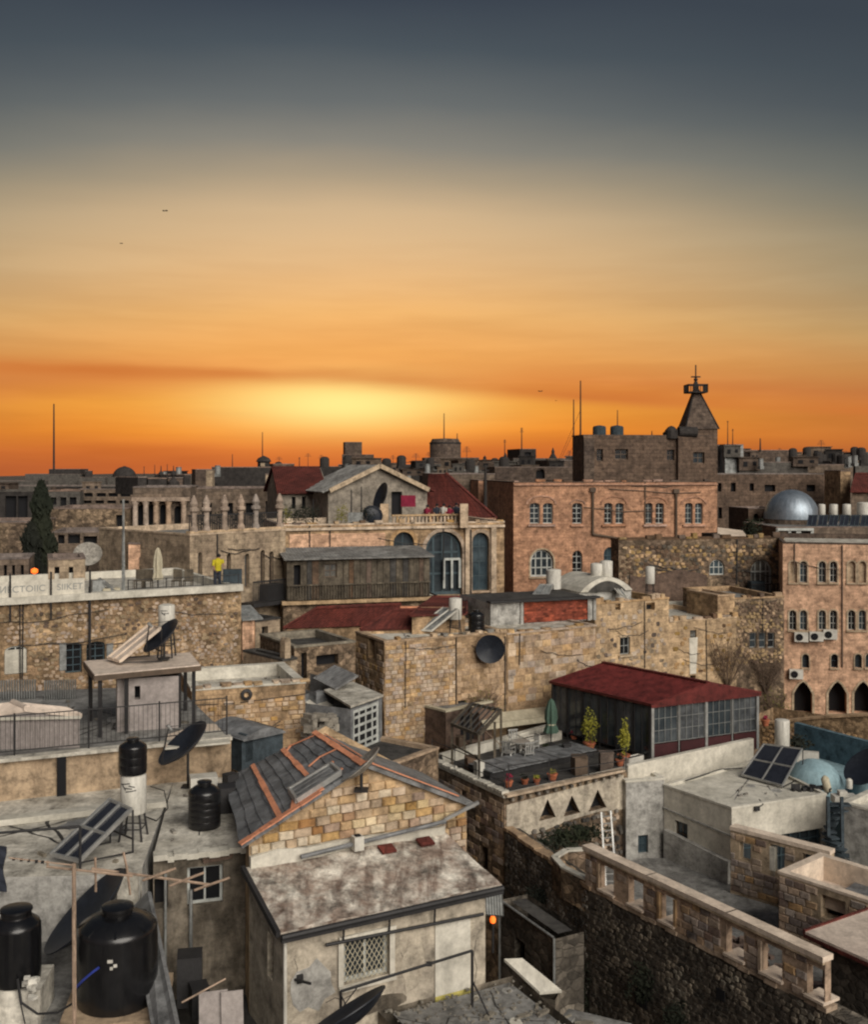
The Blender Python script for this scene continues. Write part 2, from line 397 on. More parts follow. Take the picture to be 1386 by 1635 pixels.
class Block:
    """a building: front wall A->B (left to right as seen), going back by depth; z0..z1"""
    def __init__(s, name, label, cat, A, B, z1, depth, wall, z0=0.0, group=None, back=None, root=None):
        A = Vector((A[0], A[1], 0)); B = Vector((B[0], B[1], 0)); s.wallm = wall
        U = (B - A).normalized(); n = U.cross(ZV)
        s.C = B - n * depth; s.D = A - n * depth
        if back: s.C = Vector((*back[0], 0)); s.D = Vector((*back[1], 0))
        s.front = Face(A, B, z0, z1); s.right = Face(B, s.C, z0, z1); s.left = Face(s.D, A, z0, z1); s.rear = Face(s.C, s.D, z0, z1)
        s.z1 = z1; s.A = A; s.B = B; s.z0 = z0
        s.root = root or thing(name, label, cat, (A.x, A.y, z0), group)
        s.late = []
    def win(s, r, kind='rect', face='front', d=.18, style='white', nv=1, nh=1, tr=None, pix=True, trw=.15, label=None, name='window'):
        f = getattr(s, face)
        if pix: r = f.rect(*r)
        if r[2] < r[0]: r = (r[2], r[1], r[0], r[3])
        h = hole(f, r, kind, d)
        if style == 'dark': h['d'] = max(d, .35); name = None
        s.late.append((f, h, style, nv, nh, tr, trw, label, name)); return h
    def finish(s, para=.35, th=.22, roofm='roof_pale', copm=None, roof=True, tops=None, skip=()):
        mb = MB()
        for nme in ('front', 'right', 'left', 'rear'):
            if nme in skip: continue
            getattr(s, nme).wall(mb)
        mb.build('wall', [s.wallm, 'dark'], s.root)
        if roof:
            z = s.z1; P4 = [s.A, s.B, s.C, s.D]; c = (s.A + s.B + s.C + s.D) / 4
            ins = []
            for i in range(4):
                p = P4[i]; e1 = (P4[i - 1] - p).normalized(); e2 = (P4[(i + 1) % 4] - p).normalized()
                ins.append(p + (e1 + e2) * th)
            w = lambda p, zz: Vector((p.x, p.y, zz))
            mb = MB(); mb.quad(*[w(p, z - para) for p in ins]); mb.build('roof', roofm, s.root)
            if para > 0.02:
                mb = MB(); o = .04
                for i in range(4):
                    j = (i + 1) % 4; a, b, ai, bi = P4[i], P4[j], ins[i], ins[j]
                    oa = a + (a - c).normalized() * o; ob = b + (b - c).normalized() * o
                    mb.quad(w(oa, z + .05), w(ob, z + .05), w(bi, z + .05), w(ai, z + .05))
                    mb.quad(w(oa, z - .04), w(ob, z - .04), w(ob, z + .05), w(oa, z + .05))
                    mb.quad(w(ai, z + .05), w(bi, z + .05), w(bi, z - para), w(ai, z - para))
                    mb.quad(w(a, z - .04), w(b, z - .04), w(ob, z - .04), w(oa, z - .04))
                mb.build('parapet', copm or roofm, s.root)
        for f, h, style, nv, nh, tr, trw, label, name in s.late:
            if name:
                fr = {'white': 'white_frame', 'blue': 'blue_frame', 'grey': 'grey_frame', 'brown': 'brown_frame', 'blank': None}[style]
                if fr: window(f, h, s.root, fr, nv=nv, nh=nh, label=label, name=name)
                else:
                    g = MB(); g.prism([f.pt(*q, -h['d'] * .6) for q in h['p']], f.n * -.02); g.build('blind_panel', 'stone_trim', s.root)
            if tr: trim(f, h, s.root, tr, trw, sill=True)
        return s

# block stones laid as separate objects on a wall face
STONE = {}
def stone_mesh(mat, var):
    key = (mat, var)
    if key in STONE: return STONE[key]
    r = random.Random(hash(mat) % 1000 + var) if False else random.Random(sum(map(ord, mat)) + var * 31)
    j = lambda a: r.uniform(-a, a)
    bx = [(-.5, -.5), (.5, -.5), (.5, .5), (-.5, .5)]
    v = [(x, .5, z) for x, z in bx]
    m1 = [(x + j(.02), -.15, z + j(.03)) for x, z in bx]
    f1 = [(x * .84 + j(.04), -.5 + j(.12), z * .80 + j(.05)) for x, z in bx]
    v += m1 + f1
    fs = [(8, 9, 10, 11)]
    for a in (0, 4):
        for i in range(4):
            k = (i + 1) % 4; fs.append((a + i, a + k, a + 4 + k, a + 4 + i))
    me = bpy.data.meshes.new('stone'); me.from_pydata(v, [], fs); me.materials.append(M(mat)); me.uv_layers.new(name='UVMap')
    STONE[key] = me; return me
def lay(face, u0, u1, z0, z1, bw, bh, mats, root, poly=None, limit=290, th=.10, name='stone', jit=.25, off=0.0, gap=.02, drop=0.0, skip=None, order=None):
    """courses of separate stones, proud of the face; poly limits them, openings are left free"""
    off_r = OFF[root.name]; rot = Matrix((face.U, -face.n, ZV)).transposed().to_euler(); n = 0
    rows = max(1, int(round((z1 - z0) / bh))); rh = (z1 - z0) / rows; extra = MB()
    for i in range(rows):
        z = z1 - (i + .5) * rh; u = u0 - random.uniform(0, bw * .6)
        while u < u1:
            w = bw * random.uniform(1 - jit, 1 + jit * 1.3); a, b = max(u, u0), min(u + w, u1); u += w
            if b - a < bw * .3: continue
            if random.random() < drop: continue
            c = (a + b) / 2
            pts = [(a, z - rh * .4), (b, z - rh * .4), (b, z + rh * .4), (a, z + rh * .4), (c, z)]
            if poly and not all(face.inside(*q, poly) for q in pts): continue
            if any(face.inside(*q, h['p']) for h in face.holes for q in pts): continue
            if skip and skip(c, z): continue
            p = face.pt(c, z, off + random.uniform(-.02, .02) * th / .1)
            if n < limit:
                o = bpy.data.objects.new(name, stone_mesh(random.choice(mats), random.randrange(4))); COL.objects.link(o)
                o.parent = root; o.location = p - off_r; o.rotation_euler = rot; o.scale = (b - a - gap, th, rh - gap); n += 1
            else:
                extra.box(p, b - a - gap, th, rh - gap, X=face.U, Y=-face.n, Z=ZV)
    if extra.v: extra.build('stonework', mats[0], root, kind='stuff')
    return n
def rubble(face, u0, u1, z0, z1, s, mats, root, th=.1, dens=.7, name='rubble_stones', poly=None, sq=.7):
    """irregular rubble, too many and too small to pick apart: one mesh"""
    mbs = [MB() for _ in mats]; nz = int((z1 - z0) / (s * sq)); nu = int((u1 - u0) / s)
    for i in range(nz):
        for j in range(nu):
            if random.random() > dens: continue
            u = u0 + (j + .5 + random.uniform(-.3, .3) + (i % 2) * .5) * s; z = z0 + (i + .5 + random.uniform(-.25, .25)) * s * sq
            if u > u1 - s * .4 or u < u0 + s * .4: continue
            if poly and not face.inside(u, z, poly): continue
            if any(face.inside(u + a * s, z + b * s, h['p']) for h in face.holes for a, b in ((-.5, -.4), (.5, -.4), (.5, .4), (-.5, .4), (0, 0))): continue
            w = s * random.uniform(.6, 1.15); h = s * sq * random.uniform(.65, 1.1); nz_ = mnoise.noise(Vector((u * .9, z * 1.1, s * 50))) * 1.5 + mnoise.noise(Vector((u * 3.1, z * 3.3, 7))) * .8 + random.uniform(-.25, .25); mb = mbs[max(0, min(len(mbs) - 1, int((nz_ * .5 + .5) * len(mbs))))]
            pts = []; k = 5; a0 = random.random()
            for q in range(k):
                a = 2 * math.pi * (q + a0 * .5) / k; rr = random.uniform(.8, 1.15)
                ca, sa = math.cos(a), math.sin(a); pts.append((u + w * .5 * rr * math.copysign(abs(ca) ** .6, ca), z + h * .54 * rr * math.copysign(abs(sa) ** .6, sa)))
            t = th * random.uniform(.3, 1); kk = len(mb.v)
            mb.v += [face.pt(a, b, -.01) for a, b in pts] + [face.pt(u + (a - u) * .8, z + (b - z) * .8, t) for a, b in pts]
            mb.f.append(tuple(range(kk + k, kk + 2 * k))); mb.mi.append(0)
            for q in range(k):
                r = (q + 1) % k; mb.f.append((kk + q, kk + r, kk + k + r, kk + k + q)); mb.mi.append(0)
    allm = MB()
    for i, m in enumerate(mbs):
        k = len(allm.v); allm.v += m.v; allm.f += [tuple(a + k for a in f) for f in m.f]; allm.mi += [i] * len(m.f)
    if allm.v: return allm.build(name, mats, root, kind='stuff')

def ragged(face, root, mats, z=None, w=.34, h=.16, th=.3, gapp=.12, seed=1, u0=0, u1=None, name='coping_stone'):
    """loose uneven stones along the top edge of a wall, each its own piece"""
    rr = random.Random(seed); z = face.z1 if z is None else z; u = u0; u1 = face.W if u1 is None else u1; off_r = OFF[root.name]; rot = Matrix((face.U, -face.n, ZV)).transposed().to_euler()
    while u < u1 - .1:
        ww = w * rr.uniform(.6, 1.4)
        if rr.random() > gapp:
            hh = h * rr.uniform(.5, 1.5); o = bpy.data.objects.new(name, stone_mesh(rr.choice(mats), rr.randrange(4))); COL.objects.link(o); o.parent = root
            o.location = face.pt(min(u + ww / 2, u1), z + hh * .4 + .02, -th * .35) - off_r; o.rotation_euler = (rot.x + rr.uniform(-.05, .05), rot.y, rot.z + rr.uniform(-.06, .06)); o.scale = (ww * .95, th * rr.uniform(.8, 1.15), hh)
        u += ww
def cables(face, root, n, seed=1, r=.014, mat='iron', zlo=None):
    """sagging cables and conduits stapled to a wall"""
    rr = random.Random(seed)
    for _ in range(n):
        m = MB()
        if rr.random() < .55:
            a = rr.uniform(.05, .8) * face.W; b = min(face.W, a + rr.uniform(.2, .5) * face.W); za = face.z1 - rr.uniform(.2, 2.2); zb = za + rr.uniform(-.5, .3); k = 7
            m.tube([face.pt(a + (b - a) * i / k, za + (zb - za) * i / k - rr.uniform(.1, .35) * math.sin(math.pi * i / k) * .6, .06) for i in range(k + 1)], r, 5)
        else:
            a = rr.uniform(.05, .95) * face.W; m.tube([face.pt(a, face.z1 - .05, .05), face.pt(a + rr.uniform(-.05, .05), face.z1 - rr.uniform(1.5, 4), .05)], r * 1.7, 5)
        m.build('wall_cable', mat, root)
# stone and plaster
mk('ochre_wall', (.50, .345, .20), (.30, .20, .12), brick=(.42, .24), streak=.6, sthr=.52, big=.7, mort=.3, cellv=.25)
mk('drip_plaster', (.46, .345, .23), (.32, .235, .155), streak=.7, sthr=.55, big=.9)
mk('ochre_plaster', (.56, .40, .24), (.38, .27, .165), brick=(.6, .3), cellv=.14, mort=.2, streak=.55, big=.8)
mk('pink_stone', (.50, .275, .165), (.36, .20, .125), brick=(.42, .22), cellv=.18, mort=.25, streak=.4, big=.35)
mk('pink_wall', (.70, .44, .29), (.54, .335, .22), brick=(.42, .22), cellv=.16, mort=.22, streak=.3, big=.5)
mk('tan_rubble', (.48, .335, .195), (.28, .185, .11), vor=.24, cellv=.35, mort=.3, streak=.75, sthr=.5, big=.4, grunge=1.0)
mk('far_plaster', (0.295, 0.258, 0.209), (0.205, 0.180, 0.148), streak=.45)
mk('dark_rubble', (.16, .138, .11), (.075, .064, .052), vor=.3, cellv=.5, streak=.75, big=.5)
mk('ruin_wall', (.27, .195, .125), (.12, .085, .062), vor=.32, grunge=1.0, cellv=.6, streak=.6, big=.35, dirt=(.05, .035, .025))
mk('brown_plaster', (.17, .115, .085), (.11, .075, .058), streak=.4)
mk('cream_stone', (0.410, 0.320, 0.221), (0.295, 0.226, 0.160), brick=(.5, .28), cellv=.16, mort=.25, streak=.45)
mk('far_stone', (0.205, 0.152, 0.111), (0.139, 0.107, 0.082), brick=(.6, .35), cellv=.2, streak=.4)
mk('far_brown', (.13, .095, .072), (.085, .062, .05), brick=(.6, .35), cellv=.2, streak=.4)
mk('far_grey', (.115, .105, .092), (.08, .072, .064), streak=.3)
mk('far_dark', (.045, .04, .037), (.032, .028, .026), streak=.3)
mk('tower_brown', (0.152, 0.102, 0.072), (0.102, 0.070, 0.051), brick=(.6, .32), cellv=.15, streak=.45)
mk('house_plaster', (.50, .44, .345), (.37, .325, .26), streak=.4, big=.7, dirt=(.15, .12, .095), fine=.2)
mk('grey_plaster', (.44, .43, .40), (.33, .32, .295), streak=.35, big=.8)
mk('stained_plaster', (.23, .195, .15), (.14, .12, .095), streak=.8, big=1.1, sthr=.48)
mk('white_plaster', (.66, .62, .53), (.52, .49, .415), streak=.22, big=.8, fine=.15)
mk('pale_blue', (.27, .39, .43), (.22, .33, .37), streak=.2, fine=.15)
mk('slate_blue', (.055, .072, .085), (.04, .055, .065), streak=.3)
mk('teal_paint', (.10, .165, .20), (.075, .13, .16), streak=.35)
mk('roof_pale', (0.605, 0.572, 0.497), (0.410, 0.383, 0.324), streak=.55, big=.9, fine=.2)
mk('roof_white', (.62, .59, .51), (.48, .455, .385), streak=.25, big=.7, fine=.15)
mk('roof_grey', (.27, .265, .25), (.17, .165, .155), streak=.5)
mk('roof_dark', (.07, .066, .06), (.045, .042, .04), streak=.4)
mk('roof_lichen', (.64, .60, .52), (.30, .235, .19), streak=.9, big=1.8, sthr=.53, dirt=(.12, .075, .055), fine=.45, bump=.9, grunge=1.0)
mk('membrane', (.20, .205, .21), (.14, .145, .15), streak=.3, rough=.55, big=2)
mk('membrane_pale', (.22, .225, .225), (.17, .17, .17), streak=.4, rough=.6)
mk('sealant', (.78, .33, .18), (.62, .26, .15), streak=.15, rough=.7, big=3)
mk('red_tile', (.145, .034, .025), (.095, .026, .021), streak=.35, brick=(.22, .35), cellv=.25, mort=.3)
mk('red_sheet', (.125, .022, .019), (.095, .018, .016), streak=.3, rough=.5, fine=.1)
mk('dark_red', (.055, .014, .016), streak=.2, rough=.7)
mk('red_brick', (.30, .07, .035), (.20, .05, .03), brick=(.24, .11), cellv=.5, streak=.35)
mk('plain_orange', (.55, .22, .09), streak=.2)
mk('tin', (.30, .31, .30), (.22, .225, .22), streak=.4, rough=.5, metal=.3)
mk('tin_pink', (.68, .575, .48), (.56, .465, .39), streak=.25, rough=.7)
mk('shed_side', (.36, .32, .30), (.30, .265, .25), streak=.25, rough=.7)
mk('wood_grey', (.15, .125, .092), (.09, .075, .056), streak=.6, sthr=.48, big=1.6)
mk('wood_pale', (.40, .30, .2), (.3, .22, .15), streak=.3)
mk('rail_tube', (.42, .30, .22), (.30, .22, .16), streak=.5, rough=.6)
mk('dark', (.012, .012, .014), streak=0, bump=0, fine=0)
mk('iron', (.028, .027, .028), streak=.2, rough=.6, spec=.4)
mk('black_plastic', (.005, .005, .006), (.009, .009, .010), streak=.12, dirt=(.04, .037, .033), rough=.27, bump=.05, fine=.1, spec=.55)
mk('dish_dark', (.02, .024, .032), (.015, .018, .026), streak=.2, rough=.45, bump=.05)
mk('dish_pale', (.33, .31, .27), (.25, .23, .2), streak=.4, rough=.6)
mk('white_metal', (.62, .60, .54), (.54, .52, .46), streak=.18, rough=.5, bump=.1, fine=.08)
mk('alu', (.42, .42, .40), (.34, .34, .33), streak=.15, rough=.4, metal=.5, bump=.1)
mk('collector', (.018, .02, .028), (.026, .028, .036), streak=.1, rough=.18, bump=.04, fine=.1, spec=.6)
mk('glass', (.025, .032, .038), (.04, .05, .056), streak=0, rough=.12, bump=0, fine=0, spec=.6, big=2)
mk('glass_blue', (.05, .075, .09), (.03, .045, .055), streak=0, rough=.1, bump=0, fine=0, spec=.7, big=2)
mk('glass_dim', (.012, .013, .015), streak=0, rough=.2, bump=0, fine=0, spec=.5)
mk('curtain', (.13, .12, .10), (.05, .05, .05), streak=0, rough=.4, bump=0, big=3)
mk('white_frame', (.50, .52, .49), streak=.2, rough=.6, bump=.1)
mk('blue_frame', (.055, .085, .10), streak=.2, rough=.6, bump=.1)
mk('grey_frame', (.28, .29, .28), streak=.2, rough=.6, bump=.1)
mk('brown_frame', (.12, .085, .06), streak=.2, rough=.6, bump=.1)
mk('stone_trim', (.50, .39, .27), (.40, .31, .21), streak=.3)
mk('coping_pink', (.72, .60, .48), (.60, .49, .39), streak=.25, fine=.2)  # pale pink; also paints warm light onto the roofless wall's coping
mk('silver', (.34, .39, .44), (.28, .33, .38), streak=.15, rough=.48, metal=.8, bump=.06, fine=.08)
mk('leaf_dark', (.009, .012, .007), (.018, .021, .012), streak=0, rnd=.3, fine=.3, pos=True, bump=0)
mk('leaf_olive', (.10, .10, .03), (.19, .17, .04), streak=0, fine=.3, pos=True, bump=0)
mk('leaf_yellow', (.26, .24, .03), (.14, .15, .03), streak=0, fine=.3, pos=True, bump=0)
mk('twig', (.15, .10, .07), (.10, .07, .05), streak=0, pos=True, bump=0)
mk('terracotta', (.52, .17, .085), streak=.3, pos=True)
mk('blue_plastic', (.05, .08, .42), streak=0, rough=.4, bump=0)
mk('green_canvas', (.07, .12, .09), streak=.2)
mk('cream_canvas', (.50, .45, .33), (.42, .38, .28), streak=.25, fine=.15)
mk('yellow_cloth', (.62, .52, .03), streak=.1)
mk('cloth_dark', (.03, .035, .05), streak=.1)
mk('cloth_red', (.25, .02, .05), streak=.1)
mk('cloth_white', (.6, .58, .52), streak=.1)
mk('skin', (.35, .2, .13), streak=0, bump=0)
mk('paint_yellow', (.55, .48, .14), streak=.3)
mk('ground_stone', (.13, .11, .09), (.08, .07, .06), streak=.4, pos=True, vor=.5)
mk('lamp_orange', (.8, .25, .05), streak=0, bump=0, emit=(1, .13, .012, .7))
mk('ink', (.05, .05, .055), streak=0, bump=0)
# separate block stones; their colour varies from stone to stone
for n_, c_, c2_ in (('s_gold', (.50, .35, .195), (.38, .26, .15)), ('s_rust', (.40, .255, .15), (.31, .195, .12)), ('s_pale', (.64, .52, .34), (.54, .43, .28)),
                    ('s_tan', (.47, .335, .215), (.34, .24, .155)), ('s_buff', (.54, .405, .27), (.42, .31, .205)),
                    ('s_mauve', (.38, .31, .255), (.29, .235, .195)), ('s_mauve2', (.46, .35, .265), (.36, .275, .21)), ('s_dusk', (.24, .18, .15), (.18, .14, .12)),
                    ('s_dark', (.13, .112, .09), (.075, .064, .054)), ('s_dark2', (.25, .215, .17), (.14, .12, .098)), ('s_soot', (.07, .061, .051), (.045, .04, .034)), ('s_grey', (.27, .245, .20), (.19, .17, .14)),
                    ('s_ruin', (.34, .245, .13), (.24, .165, .09)), ('s_brown', (.15, .10, .07), (.10, .07, .05)), ('s_pink', (.45, .25, .16), (.36, .2, .13))):
    mk(n_, c_, c2_, pos=True, big=1.6, streak=.25, rnd=.14, bump=.6, fine=.3, grunge=.8)
mk('tent_film', (.085, .09, .095), (.045, .05, .055), streak=.3, rough=.3, bump=.2, spec=.5, big=1.2)
# ------------------------------------------------------------ props
def water_tank(label, loc, r, h, group=None, ribs=4, name='water_tank', lid=.42):
    loc = Vector(loc); t = thing(name, label, 'water tank', loc, group); mb = MB()
    pr = [(r * .97, 0)]
    for i in range(ribs):
        a = h * (.04 + .9 * i / ribs); b = h * (.04 + .9 * (i + 1) / ribs)
        pr += [(r * .985, a), (r, a + (b - a) * .15), (r, b - (b - a) * .15), (r * .985, b)]
    pr += [(r * .99, h * .97), (r * .93, h * 1.03), (r * .62, h * 1.13), (r * lid, h * 1.17)]
    mb.lathe(loc, pr, 36); mb.build('tank_body', 'black_plastic', t, smooth=True)
    mb = MB(); mb.lathe(loc, [(r * lid * 1.02, h * 1.16), (r * lid * 1.02, h * 1.23), (r * lid * 1.1, h * 1.235), (r * lid * 1.08, h * 1.27), (r * lid * .8, h * 1.285), (.001, h * 1.29)], 28); mb.build('lid', 'black_plastic', t, smooth=True)
    for i in range(8 if r > .5 else 0):
        a = 2 * math.pi * (i + .3) / 8; d = Vector((math.cos(a), math.sin(a), 0)); mb = MB()
        mb.bar(loc + d * r * .95 + ZV * h * 1.02, loc + d * r * lid * 1.0 + ZV * h * 1.165, .04); mb.build('shoulder_rib', 'black_plastic', t)
    return t

def basis(nrm):
    n = Vector(nrm).normalized(); a = ZV.cross(n)
    if a.length < 1e-3: a = Vector((1, 0, 0))
    a.normalize(); return a, n.cross(a), n
def dish(label, c, nrm, r, foot, mat='dish_dark', depth=.16, arm=True, name='satellite_dish', group=None):
    c = Vector(c); foot = Vector(foot); t = thing(name, label, 'satellite dish', foot, group)
    n = Vector(nrm).normalized(); pr = []
    for i in range(9):
        q = i / 8; pr.append((max(.004, r * q), -depth * 2 * r * (1 - q * q)))
    back = [(a, b - .02) for a, b in reversed(pr)]
    mb = MB(); mb.lathe(c, pr + [(r * 1.015, .004), (r * 1.015, -.02)] + back, 40, axis=n, cap=False); mb.build('reflector', mat, t, smooth=True)
    vtx = c - n * depth * 2 * r
    mb = MB(); mb.cyl(foot, (foot.x, foot.y, vtx.z), .035, n=8); mb.cyl((foot.x, foot.y, vtx.z), vtx, .03, n=8); mb.box(foot + ZV * .02, .3, .3, .04); mb.build('mount_pole', 'iron', t)
    if arm:
        a, b, _ = basis(n); f = c + n * r * .75; mb = MB()
        for s in (-1, 1): mb.bar(c - b * r * .9 + a * s * r * .1, f, .02)
        mb.bar(c + b * r * .95, f, .014)
        mb.build('feed_arm', 'iron', t); mb = MB(); mb.cyl(f + n * .05, f - n * .12, .05, .04, n=10); mb.build('feed_horn', 'alu', t)
    return t

def collector(label, p00, p10, p11, p01, nx=2, ny=2, base_z=None, frame='alu', glassm='collector', name='solar_panel', group=None, fw=.05):
    """p00,p10 lower edge; p01,p11 upper edge"""
    p00, p10, p11, p01 = map(Vector, (p00, p10, p11, p01)); t = thing(name, label, 'solar panel', p00, group)
    nm = (p10 - p00).cross(p01 - p00).normalized()
    if nm.z < 0: nm = -nm
    Q = lambda u, v, o=0: p00.lerp(p10, u).lerp(p01.lerp(p11, u), v) + nm * o
    W = (p10 - p00).length; H = (p01 - p00).length; fu, fv = fw / W, fw / H
    mb = MB()
    for i in range(nx + 1): u = i / nx * (1 - fu) + fu / 2; mb.bar(Q(u, 0, .03), Q(u, 1, .03), fw, .09)
    for j in range(ny + 1): v = j / ny * (1 - fv) + fv / 2; mb.bar(Q(0, v, .028), Q(1, v, .028), fw, .085)
    mb.build('panel_frame', frame, t)
    for i in range(nx):
        for j in range(ny):
            g = MB(); u0, u1, v0, v1 = (i + .04) / nx, (i + .96) / nx, (j + .03) / ny, (j + .97) / ny
            g.prism([Q(u0, v0, .03), Q(u1, v0, .03), Q(u1, v1, .03), Q(u0, v1, .03)], -nm * .05); g.build('glass_pane', glassm, t)
    if base_z is not None:
        mb = MB()
        for p in (p01, p11):
            mb.bar(p, (p.x, p.y, base_z), .035); mb.bar((p.x, p.y, base_z + .02), p00 if p is p01 else p10, .03)
        mb.bar((p01.x, p01.y, base_z + .3), (p11.x, p11.y, base_z + .3), .03)
        mb.build('stand', 'iron', t)
    return t
def boiler(label, loc, r, h, leg=0.0, cap=False, name='water_heater', group=None, marks=False):
    loc = Vector(loc); t = thing(name, label, 'water heater', loc, group); b = loc + ZV * leg
    mb = MB(); mb.lathe(b, [(r * .93, 0), (r, .03), (r, h - .03), (r * .93, h), (r * .5, h + .03)], 28); mb.build('cylinder', 'white_metal', t, smooth=True)
    if leg:
        for i in range(4):
            a = math.pi / 4 + i * math.pi / 2; d = Vector((math.cos(a), math.sin(a), 0)); m = MB(); m.bar(b + d * r * .9, loc + d * r * 1.25, .035); m.build('leg', 'iron', t)
        m = MB()
        for i in range(4):
            a = math.pi / 4 + i * math.pi / 2; a2 = a + math.pi / 2
            m.bar(loc + Vector((math.cos(a), math.sin(a), 0)) * r * 1.1 + ZV * leg * .45, loc + Vector((math.cos(a2), math.sin(a2), 0)) * r * 1.1 + ZV * leg * .45, .02)
        m.build('brace', 'iron', t)
    if marks:
        m = MB(); rr = r * 1.004       # illegible maker's brush script, set as separate strokes round the cylinder
        def st(a0, z0, a1, z1, w=.022):
            q = []
            for i in range(4):
                f = i / 3; a = math.radians(-90 + a0 + (a1 - a0) * f); z = h * (z0 + (z1 - z0) * f); q.append((b + Vector((math.cos(a) * rr, math.sin(a) * rr, z))))
            for x, y in zip(q, q[1:]): m.bar(x, y, .008, w)
        for s in marks: st(*s)
        m.build('lettering', 'ink', t)
    return t
def ac_unit(label, face, px, py, w=.85, h=.6, d=.35, group='air conditioners on the pink arcaded building'):
    u, z = face.pix(px, py); o = face.pt(u, z - h / 2, d / 2 + .02); t = thing('air_conditioner', label, 'air conditioner', o, group)
    mb = MB(); mb.box(face.pt(u, z, d / 2 + .03), w, d, h, X=face.U, Y=face.n, Z=ZV); mb.build('casing', 'white_metal', t)
    mb = MB(); c = face.pt(u - w * .15, z, d + .035); mb.lathe(c, [(h * .38, 0), (h * .38, .02), (h * .3, .02), (h * .3, .0)], 18, axis=face.n, cap=False); mb.lathe(c, [(h * .3, .004), (.01, .006)], 18, axis=face.n, cap=False); mb.build('fan_grille', 'dark', t)
    mb = MB()
    for s in (-.35, .35): mb.box(face.pt(u + s * w, z - h / 2 - .03, d / 2 + .02), .04, d, .05, X=face.U, Y=face.n, Z=ZV)
    mb.build('bracket', 'iron', t); return t
def mast(label, foot, h, r=.04, cross=0, mat='iron', name='mast', cat='mast', group=None, ntop=None):
    foot = Vector(foot); t = thing(name, label, cat, foot, group); mb = MB(); mb.cyl(foot, foot + ZV * h, r, r * .55, 6); mb.build('pole', mat, t)
    if cross:
        mb = MB()
        for i in range(cross):
            z = h * (.97 - .07 * i); w = h * (.05 + .015 * i); mb.bar(foot + Vector((-w, 0, z)), foot + Vector((w, 0, z)), r * .7)
        mb.bar(foot + Vector((0, -h * .05, h * .93)), foot + Vector((0, h * .05, h * .93)), r * .7); mb.build('aerial', mat, t)
    return t
def railing(label, pts, h, gap=.12, mat='iron', post=1.6, name='railing', bw=.009, closed=False, top=2, cat='railing'):
    pts = [Vector(p) for p in pts]; t = thing(name, label, cat, pts[0]); r = MB(); b = MB()
    for a, c in zip(pts, pts[1:]):
        L = (c - a).length; r.bar(a + ZV * h, c + ZV * h, .026)
        for k in range(1, top): r.bar(a + ZV * h * (.12 if k == 1 else .5), c + ZV * h * (.12 if k == 1 else .5), .025)
        n = max(1, int(L / gap)) if gap else 1
        if gap:
            for i in range(1, n):
                p = a.lerp(c, i / n); b.box(p + ZV * h * .55, bw, bw, h * .88)
        m = max(1, round(L / post))
        for i in range(m + (1 if c is pts[-1] else 0)):
            p = a.lerp(c, i / m); q = MB(); q.box(p + ZV * h * .52, .035, .035, h * 1.08); q.build('post', mat, t)
    r.build('rail', mat, t)
    if b.v: b.build('bars', mat, t, kind='stuff')
    return t
def clumps(mb, c, rx, ry, rz, n, s, tries=3):
    """n leaf-sized faces through an uneven volume"""
    ph = [random.uniform(0, 6) for _ in range(6)]
    for _ in range(n):
        d = Vector((random.gauss(0, 1), random.gauss(0, 1), random.gauss(0, 1))).normalized(); q = random.random() ** .45
        bump = 1 + .18 * math.sin(3 * d.x + ph[0]) + .16 * math.sin(5 * d.z + ph[1] + 2 * d.y) + .12 * math.sin(7 * d.y + ph[2])
        p = Vector((c[0] + d.x * rx * q * bump, c[1] + d.y * ry * q * bump, c[2] + d.z * rz * q * bump))
        a = Vector((random.gauss(0, 1), random.gauss(0, 1), random.gauss(0, 1))).normalized(); b = a.orthogonal().normalized(); k = s * random.uniform(.5, 1.2)
        mb.quad(p - a * k, p - b * k * .5, p + a * k, p + b * k * .5)
def potted(label, loc, pot_r, pot_h, leaf, h, w, n=120, pot='terracotta', group=None, name='potted_plant'):
    loc = Vector(loc); t = thing(name, label, 'potted plant', loc, group); mb = MB()
    mb.lathe(loc, [(pot_r * .7, 0), (pot_r, pot_h * .85), (pot_r * 1.12, pot_h * .86), (pot_r * 1.12, pot_h), (pot_r * .9, pot_h), (.01, pot_h * .93)], 16); mb.build('pot', pot, t)
    mb = MB(); clumps(mb, (loc.x, loc.y, loc.z + pot_h + h * .5), w, w, h * .55, n, .07); mb.build('foliage', leaf, t)
    mb = MB(); mb.cyl(loc + ZV * pot_h * .8, loc + ZV * (pot_h + h * .6), .02, .01, 5); mb.build('stem', 'twig', t)
    return t
